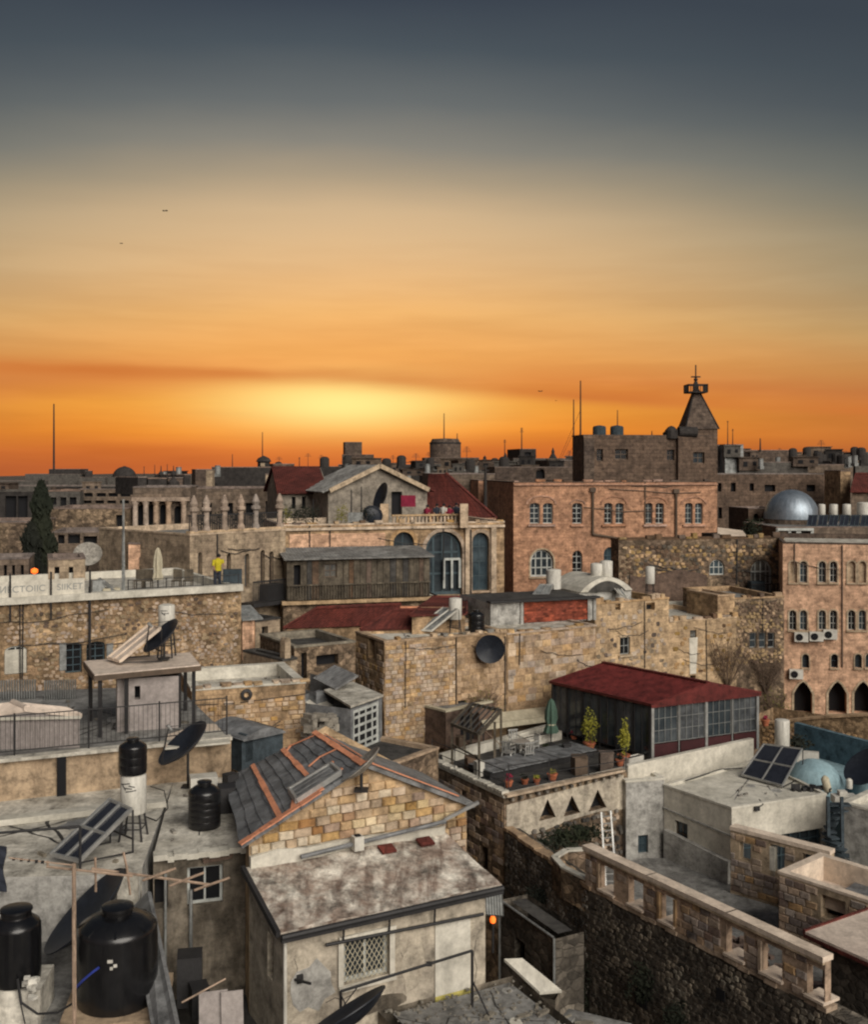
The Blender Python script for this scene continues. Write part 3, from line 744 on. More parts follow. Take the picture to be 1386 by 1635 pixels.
def person(label, loc, h, cloth='cloth_dark', legs='cloth_dark', face=0.0, lean=0.0, armup=0.0, skirt=False):
    loc = Vector(loc); k = h / 1.72; t = thing('person', label, 'person', loc)
    V = {'pel': (0, 0, .95), 'bel': (lean * .1, 0, 1.12), 'che': (lean * .2, 0, 1.34), 'nek': (lean * .27, 0, 1.49), 'hea': (lean * .3, 0, 1.58), 'top': (lean * .3, 0, 1.67)}
    E = [('pel', 'bel'), ('bel', 'che'), ('che', 'nek'), ('nek', 'hea'), ('hea', 'top')]
    R = {'pel': (.15, .11), 'bel': (.13, .10), 'che': (.17, .11), 'nek': (.055, .055), 'hea': (.085, .10), 'top': (.055, .06)}
    for s, n in ((-1, 'l'), (1, 'r')):
        x = lean * .2; V['sh' + n] = (x + s * .17, 0, 1.40); V['el' + n] = (x + s * .23, -.04, 1.14 + armup * (.2 if s > 0 else 0)); V['wr' + n] = (x + s * .22, -.16 - armup * .1, .93 + armup * (.45 if s > 0 else .1)); V['ha' + n] = (x + s * .21, -.22 - armup * .1, .86 + armup * (.5 if s > 0 else .1))
        V['hp' + n] = (s * .09, 0, .88); V['kn' + n] = (s * .10, -.04 * s, .50); V['an' + n] = (s * .11, .03 * s, .08); V['to' + n] = (s * .12, -.13 + .03 * s, .03)
        E += [('che', 'sh' + n), ('sh' + n, 'el' + n), ('el' + n, 'wr' + n), ('wr' + n, 'ha' + n), ('pel', 'hp' + n), ('hp' + n, 'kn' + n), ('kn' + n, 'an' + n), ('an' + n, 'to' + n)]
        for q, r in (('sh', .065), ('el', .045), ('wr', .034), ('ha', .035), ('hp', .09), ('kn', .06), ('an', .042), ('to', .035)): R[q + n] = (r, r)
    ks = list(V); me = bpy.data.meshes.new('body'); me.from_pydata([Vector(V[q]) * k for q in ks], [(ks.index(a), ks.index(b)) for a, b in E], [])
    o = bpy.data.objects.new('body', me); COL.objects.link(o); o.parent = t
    m = o.modifiers.new('skin', 'SKIN'); 
    for i, q in enumerate(ks): me.skin_vertices[0].data[i].radius = (R[q][0] * k, R[q][1] * k); me.skin_vertices[0].data[i].use_root = (i == 0)
    s = o.modifiers.new('sub', 'SUBSURF'); s.levels = s.render_levels = 1
    me.materials.append(M('skin')); t.rotation_euler = (0, 0, face); OFF[o.name] = Vector(loc)
    mb = MB(); c = loc + Vector((lean * .16 * k, 0, 0)); mb.lathe(c + ZV * .90 * k, [(.165 * k, 0), (.16 * k, .2 * k), (.20 * k, .40 * k), (.17 * k, .52 * k), (.07 * k, .60 * k)], 14); mb.build('shirt', cloth, t, smooth=True)
    mb = MB()
    for sgn in (-1, 1): mb.cyl(c + Vector((sgn * .20, 0, 1.42)) * k, c + Vector((sgn * .24, -.05, 1.14 + armup * (.2 if sgn > 0 else 0))) * k, .075 * k, .06 * k, 8)
    mb.build('sleeve', cloth, t)
    mb = MB()
    if skirt: mb.lathe(loc + ZV * .25 * k, [(.24 * k, 0), (.18 * k, .5 * k), (.165 * k, .72 * k)], 14)
    else:
        for sgn in (-1, 1): mb.cyl(loc + Vector((sgn * .09, 0, .95)) * k, loc + Vector((sgn * .105, -.03 * sgn, .5)) * k, .105 * k, .08 * k, 8); mb.cyl(loc + Vector((sgn * .105, -.03 * sgn, .52)) * k, loc + Vector((sgn * .11, .03 * sgn, .08)) * k, .08 * k, .06 * k, 8)
    mb.build('trousers' if not skirt else 'skirt', legs, t)
    mb = MB(); mb.lathe(c + Vector((lean * .14, .012, 1.575)) * k, [(.09 * k, -.02), (.105 * k, .03 * k), (.09 * k, .09 * k), (.04 * k, .13 * k), (.005, .135 * k)], 12); mb.build('hair', 'dark', t, smooth=True)
    return t
def umbrella_closed(label, foot, h, r, mat, name='closed_parasol'):
    foot = Vector(foot); t = thing(name, label, 'parasol', foot); mb = MB(); mb.cyl(foot, foot + ZV * h, .03, n=8); mb.lathe(foot, [(.22, 0), (.22, .06), (.05, .1)], 16); mb.build('pole', 'iron', t)
    mb = MB(); k = len(mb.v); n = 24; pr = [(r * 1.05, .26), (r * .95, .34), (r * .66, .44), (r * .9, .56), (r * .8, .75), (r * .45, .93), (.02, 1.0)]
    for rr, hh in pr:
        for i in range(n):
            a = 2 * math.pi * i / n; q = rr * (1 + (.22 if i % 3 == 0 else -.08)); mb.v.append(foot + Vector((math.cos(a) * q, math.sin(a) * q, hh * h)))
    for j in range(len(pr) - 1):
        for i in range(n): i2 = (i + 1) % n; mb.f.append((k + j * n + i, k + j * n + i2, k + (j + 1) * n + i2, k + (j + 1) * n + i)); mb.mi.append(0)
    mb.build('canopy', mat, t, smooth=True); mb = MB(); mb.lathe(foot + ZV * h * .44, [(r * .74, -.03), (r * .74, .03)], 16, cap=False); mb.build('tie', 'cream_canvas', t)
    return t
def cypress(label, foot, h, r, n=3000, name='cypress_tree', s=.3):
    foot = Vector(foot); t = thing(name, label, 'tree', foot); mb = MB(); mb.cyl(foot, foot + ZV * h * .9, r * .14, r * .03, 8); mb.build('trunk', 'twig', t)
    mb = MB()
    for _ in range(n):
        z = random.random() ** 1.1; w = r * min(1, z * 9 + .3) * (1 - z) ** .42 * (1 + .22 * math.sin(z * 23) + .15 * math.sin(z * 51 + 1)); a = random.uniform(0, 6.283); q = random.random() ** .4
        p = foot + Vector((math.cos(a) * w * q, math.sin(a) * w * q, h * (.06 + .94 * z))); u = Vector((random.gauss(0, .4), random.gauss(0, .4), 1)).normalized(); v = u.orthogonal().normalized(); k = s * random.uniform(.5, 1.3)
        mb.quad(p - u * k, p - v * k * .4, p + u * k, p + v * k * .4)
    mb.build('crown', 'leaf_dark', t); return t
def shrub(label, face, px, py, w, h, n=500, mat='twig', name='bare_shrub', d=.5, s=.1):
    u, z = face.pix(px, py); c = face.pt(u, z, d * .6); t = thing(name, label, 'shrub', face.pt(u, z - h, d * .3)); mb = MB(); b = face.pt(u, z - h, .1)
    for _ in range(26):
        a = random.uniform(-1, 1); q = face.pt(u + a * w * .9, z + random.uniform(-.2, 1) * h * .8, random.uniform(.1, d)); mid = b.lerp(q, .5) + Vector((random.uniform(-.1, .1) * w, 0, 0)); mb.tube([b, mid, q], .018, 4)
        for _ in range(5): mb.bar(mid.lerp(q, random.random()), q + Vector((random.gauss(0, .2) * w, random.gauss(0, .1), random.gauss(0, .2) * h)), .012)
    mb.build('branches', 'twig', t); mb = MB(); clumps(mb, c, w, d * .5, h, n, s); mb.build('foliage', mat, t, kind=None); return t
def gable(root, A, B, C, D, ez, rz, mat='red_tile', n=20, amp=.06, over=.3, ends=None, wallm=None, name='roof', axis='side'):
    """ridge runs from the middle of AB to the middle of CD (axis='side': slopes face the sides)"""
    w = lambda p, z: Vector((p.x, p.y, z))
    if axis == 'front': A, B, C, D = B, C, D, A
    m0 = (A + B) / 2; m1 = (C + D) / 2; f = (m0 - m1).normalized() * over; s = (B - A).normalized() * over * .8; dz = (rz - ez) * over * .8 / ((B - A).length / 2)
    for nm, p, q in (('l', A - s + f, D - s - f), ('r', B + s + f, C + s - f)):
        mb = MB(); mb.ribs(w(p, ez - dz), w(q, ez - dz), w(m1 - f, rz), w(m0 + f, rz), n, amp); mb.build('roof_slope', mat, root)
    if wallm:
        for p, q, m in ((A, B, m0), (C, D, m1)):
            mb = MB(); e = (q - p).normalized().cross(ZV) * -.12; mb.prism([w(p, ez - .02), w(q, ez - .02), w(m, rz - .05)], e); mb.build('gable_end', wallm, root)
    mb = MB(); mb.cyl(w(m0 + f, rz + .03), w(m1 - f, rz + .03), .09, n=8); mb.build('ridge_cap', mat, root)
# ------------------------------------------------------------ ground
mb = MB(); mb.quad((-900, -60, 0), (900, -60, 0), (900, 3000, 0), (-900, 3000, 0)); g = mb.build('ground', 'ground_stone'); g['kind'] = 'structure'
V3 = lambda p, z: Vector((p[0], p[1], z))
def bkt(name, label, cat, A, B, z1, depth, wall, **k): return Block(name, label, cat, A, B, z1, depth, wall, **k)
# ------------------------------------------------------------ the stone house with patched roof
d = Vector((.883, .469, 0)); nb = Vector((-.469, .883, 0))
A1 = Vector((-2.9, 20.5, 0)); B1 = A1 + d * 4.52; house = thing('stone_house', 'small plastered house with patched grey roof, block-stone gable and lichen-stained lean-to', 'house', A1)
H1 = Block('', '', '', A1, B1, 11.1, 2.08, 'house_plaster', root=house)
H1.left.top = [(0, 0), (H1.left.W, 0), (H1.left.W, 11.1), (0, 11.58)]; H1.right.top = [(0, 0), (H1.right.W, 0), (H1.right.W, 11.58), (0, 11.1)]
hw = H1.win((549, 1493, 622, 1563), d=.16, nv=1, nh=0, style='white')
f = H1.left; q = f.rect(427, 1490, 437, 1562); hl = hole(f, (min(q[0], q[2]) , q[1], max(q[0], q[2]), q[3]), 'rect', .2)
window(f, hl, house, 'brown_frame', nv=0, nh=1)
H1.finish(roof=False, skip=('rear',))
f = H1.front; u0, z0, u1, z1 = f.rect(549, 1493, 622, 1563)
mb = MB(); n = 9; dz = (z1 - z0) / 4
for k in range(-8, n * 2):
    for s in (1, -1):
        a = Vector((u0, 0, z0 + k * dz / 1.3)); pts = []
        for t in (0, 1):
            u = u0 + (u1 - u0) * t; z = a.z + s * (u1 - u0) * 1.6 * t + (0 if s > 0 else 1.2)
            pts.append((u, z))
        (ua, za), (ub, zb) = pts; m = (zb - za) / (ub - ua); lo, hi = 0.0, 1.0
        for lim, sg in ((z0, 1), (z1, -1)):
            fa, fb = (za - lim) * sg, (zb - lim) * sg
            if fa < 0 and fb < 0: lo, hi = 1, 0; break
            if fa < 0: lo = max(lo, fa / (fa - fb))
            if fb < 0: hi = min(hi, fa / (fa - fb))
        if hi - lo > .05: mb.bar(f.pt(ua + (ub - ua) * lo, za + (zb - za) * lo, -.07), f.pt(ua + (ub - ua) * hi, za + (zb - za) * hi, -.07), .012)
mb.build('window_grille', 'cream_canvas', house, kind='stuff')
mb = MB()
for a, b in (((u0 - .06, z0), (u0 - .06, z1)), ((u1 + .06, z0), (u1 + .06, z1)), ((u0 - .12, z1 + .05), (u1 + .12, z1 + .05)), ((u0 - .12, z0 - .06), (u1 + .12, z0 - .06))): mb.bar(f.pt(*a, .015), f.pt(*b, .015), .12, .10)
mb.build('window_surround', 'white_plaster', house)
u0, z0, u1, z1 = f.rect(694, 1466, 750, 1592)
mb = MB(); mb.prism([f.pt(u0, z0 + .12, 0), f.pt(u1, z0 + .12, 0), f.pt(u1, z1, 0), f.pt(u0, z1, 0)], f.n * .03); mb.build('blocked_doorway', 'roof_white', house, label='white painted blocked doorway')
mb = MB(); mb.prism([f.pt(u0, z0, 0), f.pt(u1, z0, 0), f.pt(u1, z0 + .118, 0), f.pt(u0, z0 + .118, 0)], f.n * .034); mb.build('painted_threshold', 'paint_yellow', house)
# render patches with raised uneven edges, pipes
def blob(face, px, py, w, h, mat, nm, off=.008, n=14, seed=1):
    r = random.Random(seed); u, z = face.pix(px, py); pts = [face.pt(u + w * math.cos(2 * math.pi * i / n) * r.uniform(.65, 1.1), z + h * math.sin(2 * math.pi * i / n) * r.uniform(.65, 1.1), .001) for i in range(n)]
    m = MB(); m.prism(pts, face.n * off); return m.build(nm, mat, house)
blob(f, 500, 1575, .5, .55, 'grey_plaster', 'render_patch', seed=3); blob(f, 658, 1545, .3, .6, 'house_plaster', 'render_patch', seed=5); blob(f, 612, 1600, .7, .2, 'stained_plaster', 'render_patch', seed=8)
mb = MB(); pa, pb = f.pix(517, 1505), f.pix(768, 1456); mb.cyl(f.pt(*pa, .1), f.pt(*pb, .1), .035, n=8)
for px, py in ((545, 1499), (618, 1485), (690, 1471)):
    u, z = f.pix(px, py); mb.cyl(f.pt(u, z, .1), f.pt(u, 11.1, .14), .022, n=6)
mb.build('service_pipe', 'iron', house)
mb = MB(); u, z = f.pix(478, 1561); mb.bar(f.pt(u - .1, z, 0), f.pt(u + .1, z + .02, .35), .04); mb.box(f.pt(u, z, .03), .12, .06, .16, X=f.U, Y=f.n, Z=ZV); mb.build('wall_bracket', 'iron', house)
# lean-to roof
e0 = A1 - d * .12 - nb * .18; e1 = B1 + d * .30 - nb * .18; r0 = A1 + nb * 2.06 - d * .10; r1 = A1 + d * 4.66 + nb * 2.06
mb = MB(); N, K = 26, 12; k0 = 0; rr = random.Random(4)
top = lambda s, t: V3(e0.lerp(e1, s).lerp(r0.lerp(r1, s), t), 11.13 + .50 * t + .03 * math.sin(9 * s + 3 * t) + rr.uniform(-.012, .012))
G_ = [[top(i / N, j / K) for j in range(K + 1)] for i in range(N + 1)]
for i in range(N):
    for j in range(K): mb.quad(G_[i][j], G_[i + 1][j], G_[i + 1][j + 1], G_[i][j + 1])
mb.quad(V3(e0, 11.02), V3(e1, 11.02), *[G_[N - i][0] for i in range(N + 1)])
mb.quad(V3(e0, 11.02), *[G_[0][j] for j in range(K + 1)], V3(r0, 11.5)); mb.quad(V3(e1, 11.02), *[G_[N][j] for j in range(K + 1)], V3(r1, 11.5))
mb.quad(V3(e0, 11.02), V3(r0, 11.5), V3(r1, 11.5), V3(e1, 11.02)); mb.build('lean_to_roof', 'roof_lichen', house)
mb = MB(); mb.cyl(V3(e0 - nb * .05, 11.05), V3(e1 - nb * .05, 11.08), .06, n=8); mb.bar(V3(e0 - nb * .03, 10.98), V3(e1 - nb * .03, 11.0), .10, .07); mb.build('eaves_gutter', 'iron', house)
mb = MB(); mb.bar(V3(e0 - d * .05, 11.10), V3(r0 - d * .05, 11.62), .09, .12); mb.build('verge_gutter', 'iron', house)
mb = MB(); mb.cyl(V3(e0 + d * .14 + nb * .14, 11.0), V3(e0 + d * .14 + nb * .14, 8.2), .035, n=8); mb.build('downpipe', 'white_metal', house)
# main body
GA = Vector((-3.88, 22.34, 0)); GB = Vector((.755, 24.8, 0)); GC = Vector((-.46, 27.1, 0)); GD = Vector((-5.0, 26.7, 0))
H2 = Block('', '', '', GA, GB, 12.2, 2.6, 'ochre_plaster', root=house, back=(GC, GD))
W2 = H2.front.W; gpoly = [(0, 0), (W2, 0), (W2, 12.2), (W2 / 2, 13.38), (0, 12.2)]; H2.front.top = gpoly
H2.rear.top = [(0, 0), (H2.rear.W, 0), (H2.rear.W, 12.2), (H2.rear.W * .5, 13.45), (0, 12.2)]
H2.finish(roof=False)
lay(H2.front, .02, W2 - .02, 11.86, 13.36, .33, .195, ['s_gold', 's_buff', 's_pale', 's_buff', 's_gold', 's_rust', 's_pale'], house, poly=[(0, 11.8), (W2, 11.8), (W2, 12.16), (W2 / 2, 13.32), (0, 12.16)], th=.10, off=.015, gap=.014)
lay(H2.front, 4.6, W2 - .02, 10.4, 11.84, .27, .165, ['s_gold', 's_rust', 's_buff'], house, th=.1, off=.02, gap=.02)
mb = MB(); ff = H2.front
pts = [(0.0, 11.5), (4.62, 11.5), (4.62, 11.76), (3.5, 11.80), (2.4, 11.86), (1.2, 11.84), (.6, 11.92), (0.0, 11.84)]
mb.prism([ff.pt(u, z, .0) for u, z in pts], ff.n * .12); mb.build('flashing_band', 'roof_white', house)
mb = MB(); mb.cyl(ff.pt(1.05, 11.72, .26), ff.pt(4.55, 11.93, .26), .05, n=8); mb.build('drain_pipe', 'membrane', house)
mb = MB(); c = ff.pt(2.35, 11.80, .30); mb.box(c + ZV * .02, .22, .2, .3, X=ff.U, Y=ff.n, Z=ZV); mb.build('vent_box', 'white_metal', house); mb = MB(); mb.box(c + ZV * .18, .12, .12, .03, X=ff.U, Y=ff.n, Z=ZV); mb.build('vent_opening', 'dark', house)
for s_ in (3.0, 3.95):
    mb = MB(); c = ff.pt(s_, 11.62, .42); mb.box(c, .34, .3, .05, X=ff.U, Y=(nb * -.97 + ZV * -.22).normalized(), Z=(ZV * .97 - nb * .22)); mb.build('exposed_tile_patch', 'red_tile', house)
mb = MB(); mb.bar(ff.pt(4.55, 11.95, .2), ff.pt(W2 + .15, 12.25, .3), .07); mb.build('gable_drain', 'alu', house)
# roof: rolled sheets laid along the ridge
RF = V3(GA.lerp(GB, .5) - nb * .12, 13.44); RB = Vector((-2.86, 25.9, 13.52)); EF = V3(GA - d * .22 - nb * .16, 12.13); EB = Vector((-5.25, 26.8, 12.12))
S = lambda s, t: EF.lerp(RF, s).lerp(EB.lerp(RB, s), t)       # s: eave to ridge, t: gable to back
nl = (RF - EF).cross(EB - EF).normalized(); nl = nl if nl.z > 0 else -nl
for i in range(11):
    s0, s1 = i / 11, (i + 1) / 11 + .012; h = .02 + .006 * (i % 2); mb = MB(); st = 8; w = [random.uniform(-.012, .012) for _ in range(st + 1)]
    for j in range(st):
        t0, t1 = j / st, (j + 1) / st
        mb.quad(S(s0 + w[j] * .6, t0) + nl * (h + .015), S(s0 + w[j + 1] * .6, t1) + nl * (h + .015), S(s1, t1) + nl * h, S(s1, t0) + nl * h)
        mb.quad(S(s0 + w[j], t0) + nl * (h + .03), S(s0 + w[j + 1], t1) + nl * (h + .03), S(s0 + w[j + 1], t1), S(s0 + w[j], t0))
    mb.quad(S(s0 + w[0], 0) + nl * (h + .03), S(s1, 0) + nl * h, S(s1, 0) - nl * .06, S(s0 + w[0], 0) - nl * .06)
    mb.build('roofing_sheet', 'membrane', house)
def seal(pts, w, nm=nl, h=.062, sl=S):
    mb = MB()
    for (a, b), (c, e) in zip(pts, pts[1:]):
        p, q = sl(a, b) + nm * h, sl(c, e) + nm * h; x = (q - p).normalized(); y = nm.cross(x); ww = w * random.uniform(.8, 1.2)
        mb.box((p + q) / 2, (q - p).length + .02, ww, .02, X=x, Y=y, Z=nm)
    mb.build('sealant_strip', 'sealant', house)
seal([(.31, t / 6 * .98) for t in range(7)], .12); seal([(.64, t / 6 * .98) for t in range(7)], .12); seal([(.985, t / 6) for t in range(7)], .13)
seal([(s / 8 * .62, .0) for s in range(9)], .24); seal([(.62 + s * .03, .12) for s in range(9)], .12)
seal([(.42, .03), (.52, .26), (.66, .30), (.86, .30)], .11); seal([(.66, .92), (.72, .97), (.95, .93)], .07); seal([(.7, .45), (.82, .5), (.97, .47)], .05)
sk = [S(.46, .04), S(.46, .24), S(.82, .24), S(.82, .04)]
mb = MB()
for a, b in zip(sk, sk[1:] + sk[:1]): mb.bar(a + nl * .11, b + nl * .11, .07, .12)
o = mb.build('skylight', 'alu', house)
for t0 in (.06, .125, .19):
    mb = MB(); mb.prism([S(.48, t0) + nl * .13, S(.48, t0 + .05) + nl * .13, S(.80, t0 + .05) + nl * .13, S(.80, t0) + nl * .13], -nl * .03); mb.build('pane', 'membrane_pale', o)
RE = V3(GB + d * .15 - nb * .15, 12.13); REb = V3(GC + d * .2 + nb * .1, 12.13)
S2 = lambda s, t: RE.lerp(RF, s).lerp(REb.lerp(RB, s), t); nr = (REb - RE).cross(RF - RE).normalized(); nr = nr if nr.z > 0 else -nr
for i in range(4):
    mb = MB(); a, b = i / 4, (i + 1) / 4 + .01; mb.quad(S2(a, 0) + nr * .05, S2(a, 1) + nr * .05, S2(b, 1) + nr * .02, S2(b, 0) + nr * .02); mb.quad(S2(a, 0) + nr * .05, S2(b, 0) + nr * .02, S2(b, 0) - nr * .06, S2(a, 0) - nr * .06); mb.quad(S2(a, 0) + nr * .05, S2(a, 1) + nr * .05, S2(a, 1) - nr * .02, S2(a, 0) - nr * .02)
    mb.build('roofing_sheet', 'membrane_pale', house)  # paler than the other slope: its stronger light put into the colour
seal([(.18 + s * .082, .0) for s in range(11)], .10, nr, .075, S2); seal([(.93, .05), (.93, .5), (.95, .95)], .08, nr, .07, S2)
dish('pale grey satellite dish tilted over the stone gable', P(575, 1222, 23.3) + Vector((0, 0, .05)), (-.64, .0, .77), .52, P(577, 1262, 23.25), 'dish_pale', arm=False)

# terrace in front, clothes frame, dark dish
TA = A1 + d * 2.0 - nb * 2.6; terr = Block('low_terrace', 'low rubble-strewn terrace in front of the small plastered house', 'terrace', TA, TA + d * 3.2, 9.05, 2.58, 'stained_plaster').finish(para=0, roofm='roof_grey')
t = thing('clothes_frame', 'black tubular clothes drying frame standing on the rubble-strewn terrace', 'clothes rack', A1 + d * 2 - nb * .8); mb = MB()
fr = lambda px, py, Y: P(px, py, Y)
a, b = fr(544, 1582, 20.4), fr(754, 1517, 21.6); mb.tube([a, b], .03); mb.build('rail', 'iron', t)
for p in (a, b): mb = MB(); mb.cyl(p, (p.x, p.y, 9.05), .03, n=6); mb.build('post', 'iron', t)
mb = MB(); mb.cyl(b + ZV * -.6, (b.x + .35, b.y - .5, 9.05), .018, n=6); mb.cyl(a + ZV * -.05, (a.x + .25, a.y - .3, a.z - .4), .014, n=6); m_ = a.lerp(b, .66); mb.box(m_, .12, .05, .08); mb.cyl(a + (b - a) * .12 - ZV * .02, a + ZV * -.35, .012, n=6); mb.build('brace', 'iron', t)
dish('black satellite dish seen edge-on at the foot of the plastered house', P(553, 1612, 19.0), (-.49, .26, .83), .78, (P(553, 1612, 19.0).x + .1, 19.15, 9.06), arm=False)
# rubble on the terrace
mb = MB(); rr = random.Random(11)
for _ in range(260):
    p = TA + d * rr.uniform(.1, 3.1) + nb * rr.uniform(.1, 2.5); s = rr.uniform(.02, .055); mb.box(V3(p, 9.05 + s * .3), s * rr.uniform(.7, 1.6), s, s * .8, rz=rr.uniform(0, 3))
o = mb.build('rubble', 's_grey', kind='stuff'); tag(o, 'broken stone rubble strewn over the low terrace', 'rubble')
# yard bits beside the house
t = Block('alley_annex', 'dark low annex with pale pipe outline between the house and the rubble wall', 'building', (1.92, 30.5), (3.2, 28.0), 7.6, .9, 'dark_rubble')
t.win((822, 1500, 838, 1535), style='dark'); t.finish(para=0, roofm='roof_dark')
f = t.front; mb = MB(); mb.tube([f.pt(0, 5.0, .05), f.pt(0, 7.62, .05), f.pt(f.W, 7.62, .05), f.pt(f.W, 5.6, .05)], .035); mb.build('pale_pipe', 'tin', t.root)
t = Block('lean_shed', 'small shed under a pale sloping sheet roof beside the terrace', 'shed', (1.75, 23.3), (2.62, 22.98), 8.5, .45, 'stained_plaster'); t.finish(roof=False)
mb = MB(); mb.slab(onz(805, 1530, 9.05) , onz(862, 1583, 8.6), onz(897, 1580, 8.6), onz(834, 1529, 9.05), .06); mb.build('sheet_roof', 'roof_white', t.root)
t2 = Block('small_outhouse', 'dark low outhouse with flat roof, down in the alley by the sloping sheet roof', 'outhouse', (2.9, 22.2), (4.0, 20.9), 7.2, 1.3, 'dark_rubble'); t2.finish(para=0, roofm='roof_grey')
t3 = Block('yard_roof', 'low cluttered grey roof between the plastered house and the alley', 'roof', (1.5, 19.8), (2.7, 19.2), 8.5, 3.0, 'stained_plaster'); t3.finish(para=.12, roofm='roof_grey')
mb = MB(); rr = random.Random(5)
for _ in range(160): mb.box((1.6 + rr.uniform(0, 1.6), 19.8 + rr.uniform(0, 2.4), 8.42 + rr.uniform(0, .1)), rr.uniform(.06, .35), rr.uniform(.03, .2), rr.uniform(.02, .16), rz=rr.uniform(0, 3))
tag(mb.build('debris', 's_grey', kind='stuff'), 'scattered building debris on the low cluttered grey roof', 'debris')
mb = MB(); c = P(785, 1440, 27.0); mb.ribs(c + Vector((-.25, 0, -.3)), c + Vector((.3, -.1, -.3)), c + Vector((.3, .5, .25)), c + Vector((-.25, .6, .25)), 8, .03); tag(mb.build('corrugated_hood', 'tin'), 'small white corrugated hood over a doorway in the alley', 'awning')
t = thing('street_lamp', 'glowing orange lamp deep in the alley beside the plastered house', 'lamp', P(787, 1500, 28)); mb = MB(); mb.cyl(P(787, 1520, 28), P(787, 1473, 28), .03, n=6); mb.build('bracket', 'iron', t)
mb = MB(); c = P(787, 1468, 28); mb.lathe(c - ZV * .14, [(.03, .05), (.07, .08), (.08, .16), (.05, .23), (.02, .25)], 12); mb.build('lamp_globe', 'lamp_orange', t, smooth=True)

# ------------------------------------------------------------ pale flat-roofed building with terrace behind (lower left of the view)
flat = thing('flat_roof_building', 'flat-roofed concrete building carrying solar panel, boiler and small black tank', 'building', (-8, 22, 0))
L1 = Block('', '', '', (-13, 21.3), (-6.0, 21.7), 11.7, 5, 'grey_plaster', root=flat, back=((-6.9, 28.2), (-13, 25.6))); L1.finish(para=.0, roofm='roof_pale', th=.0)
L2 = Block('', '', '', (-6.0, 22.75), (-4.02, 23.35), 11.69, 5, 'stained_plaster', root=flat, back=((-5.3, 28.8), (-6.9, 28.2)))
L2.win((299, 1382, 356, 1443), d=.15, nv=1, nh=0); L2.win((246, 1402, 268, 1450), style='dark')
L2.finish(para=0, roofm='roof_pale', th=0)
mb = MB(); f = L2.front; mb.prism([f.pt(1.05, 11.45, 0), f.pt(1.65, 11.50, 0), f.pt(1.70, 11.62, 0), f.pt(1.0, 11.62, 0)], f.n * .12); mb.build('lintel', 'brown_plaster', flat)
mb = MB(); rr = random.Random(2); u = 0
while u < f.W - .1:
    w = rr.uniform(.12, .3); mb.box(f.pt(min(u + w / 2, f.W - .08), 11.66 + rr.uniform(-.02, .04), .06), w, .3, .12, X=f.U, Y=f.n, Z=ZV); u += w
mb.build('broken_edge', 'roof_white', flat)
mb = MB(); mb.cyl(f.pt(.78, 8.5, .06), f.pt(.78, 10.9, .06), .04, n=8); mb.cyl(f.pt(.25, 8.5, .06), f.pt(.25, 11.3, .06), .03, n=8); mb.build('downpipe', 'tin', flat)
f = L1.right; mb = MB()
mb.box(Vector((-6.22, 21.75, 11.3)), .42, .3, .9); mb.build('corner_pier', 'roof_pale', flat)
mb = MB(); mb.box(Vector((-9.6, 24.9, 11.78)), 6.5, .35, .14, rz=.38); mb.build('roof_kerb', 'roof_white', flat)
# raised terrace
T1 = Block('railed_terrace_building', 'ochre-walled building whose railed terrace carries a kiosk and a small shed', 'building', (-14, 25.05), (-5.45, 28.6), 12.7, 8, 'drip_plaster', back=((-8.6, 35.5), (-17, 34)))
T1.finish(para=0, roofm='roof_grey', th=0)
f = T1.front; mb = MB(); mb.bar(f.pt(0, 12.74, .0), f.pt(f.W, 12.74, .0), .3, .09); mb.build('coping', 'roof_pale', T1.root)
mb = MB(); u, z = f.pix(98, 1240); mb.box(f.pt(u, 12.2, .06), .22, .1, 1.0, X=f.U, Y=f.n, Z=ZV); mb.build('drain_slot', 'dark', T1.root)
u, z = f.pix(98, 1240)
railing('thin black iron railing along the front of the kiosk terrace', [f.pt(.3, 12.78, -.1), f.pt(f.W - .1, 12.78, -.1)], 1.0, .115, post=1.7)
# small shed with pale tiled roof
t = thing('garden_shed', 'small grey-sided shed under a pale pinkish tiled roof behind the iron railing', 'shed', (-10.6, 27.5, 12.7))
xa, xb, Ya, dp = -11.9, -9.22, 27.45, 1.7
B = [Vector((xa, Ya, 0)), Vector((xb, Ya + .25, 0)), Vector((-9.78, 28.35, 0)), Vector((-12.5, 28.1, 0))]
s_ = Block('', '', '', B[0], B[1], 13.52, dp, 'shed_side', z0=12.7, root=t, back=(B[2], B[3])); s_.finish(roof=False)
mb = MB(); k = 22
for i in range(k): mb.bar(s_.front.pt(s_.front.W * (i + .5) / k, 12.72, .01), s_.front.pt(s_.front.W * (i + .5) / k, 13.5, .01), .03)
mb.build('wall_ribs', 'shed_side', t, kind='stuff'); mb = MB(); mb.bar(s_.front.pt(-.05, 13.50, .07), s_.front.pt(s_.front.W + .05, 13.50, .07), .05, .07); mb.build('fascia', 'roof_white', t); gable(t, B[0], B[1], B[2], B[3], 13.55, 13.72, mat='tin_pink', n=8, amp=.05, over=.05, wallm='shed_side')
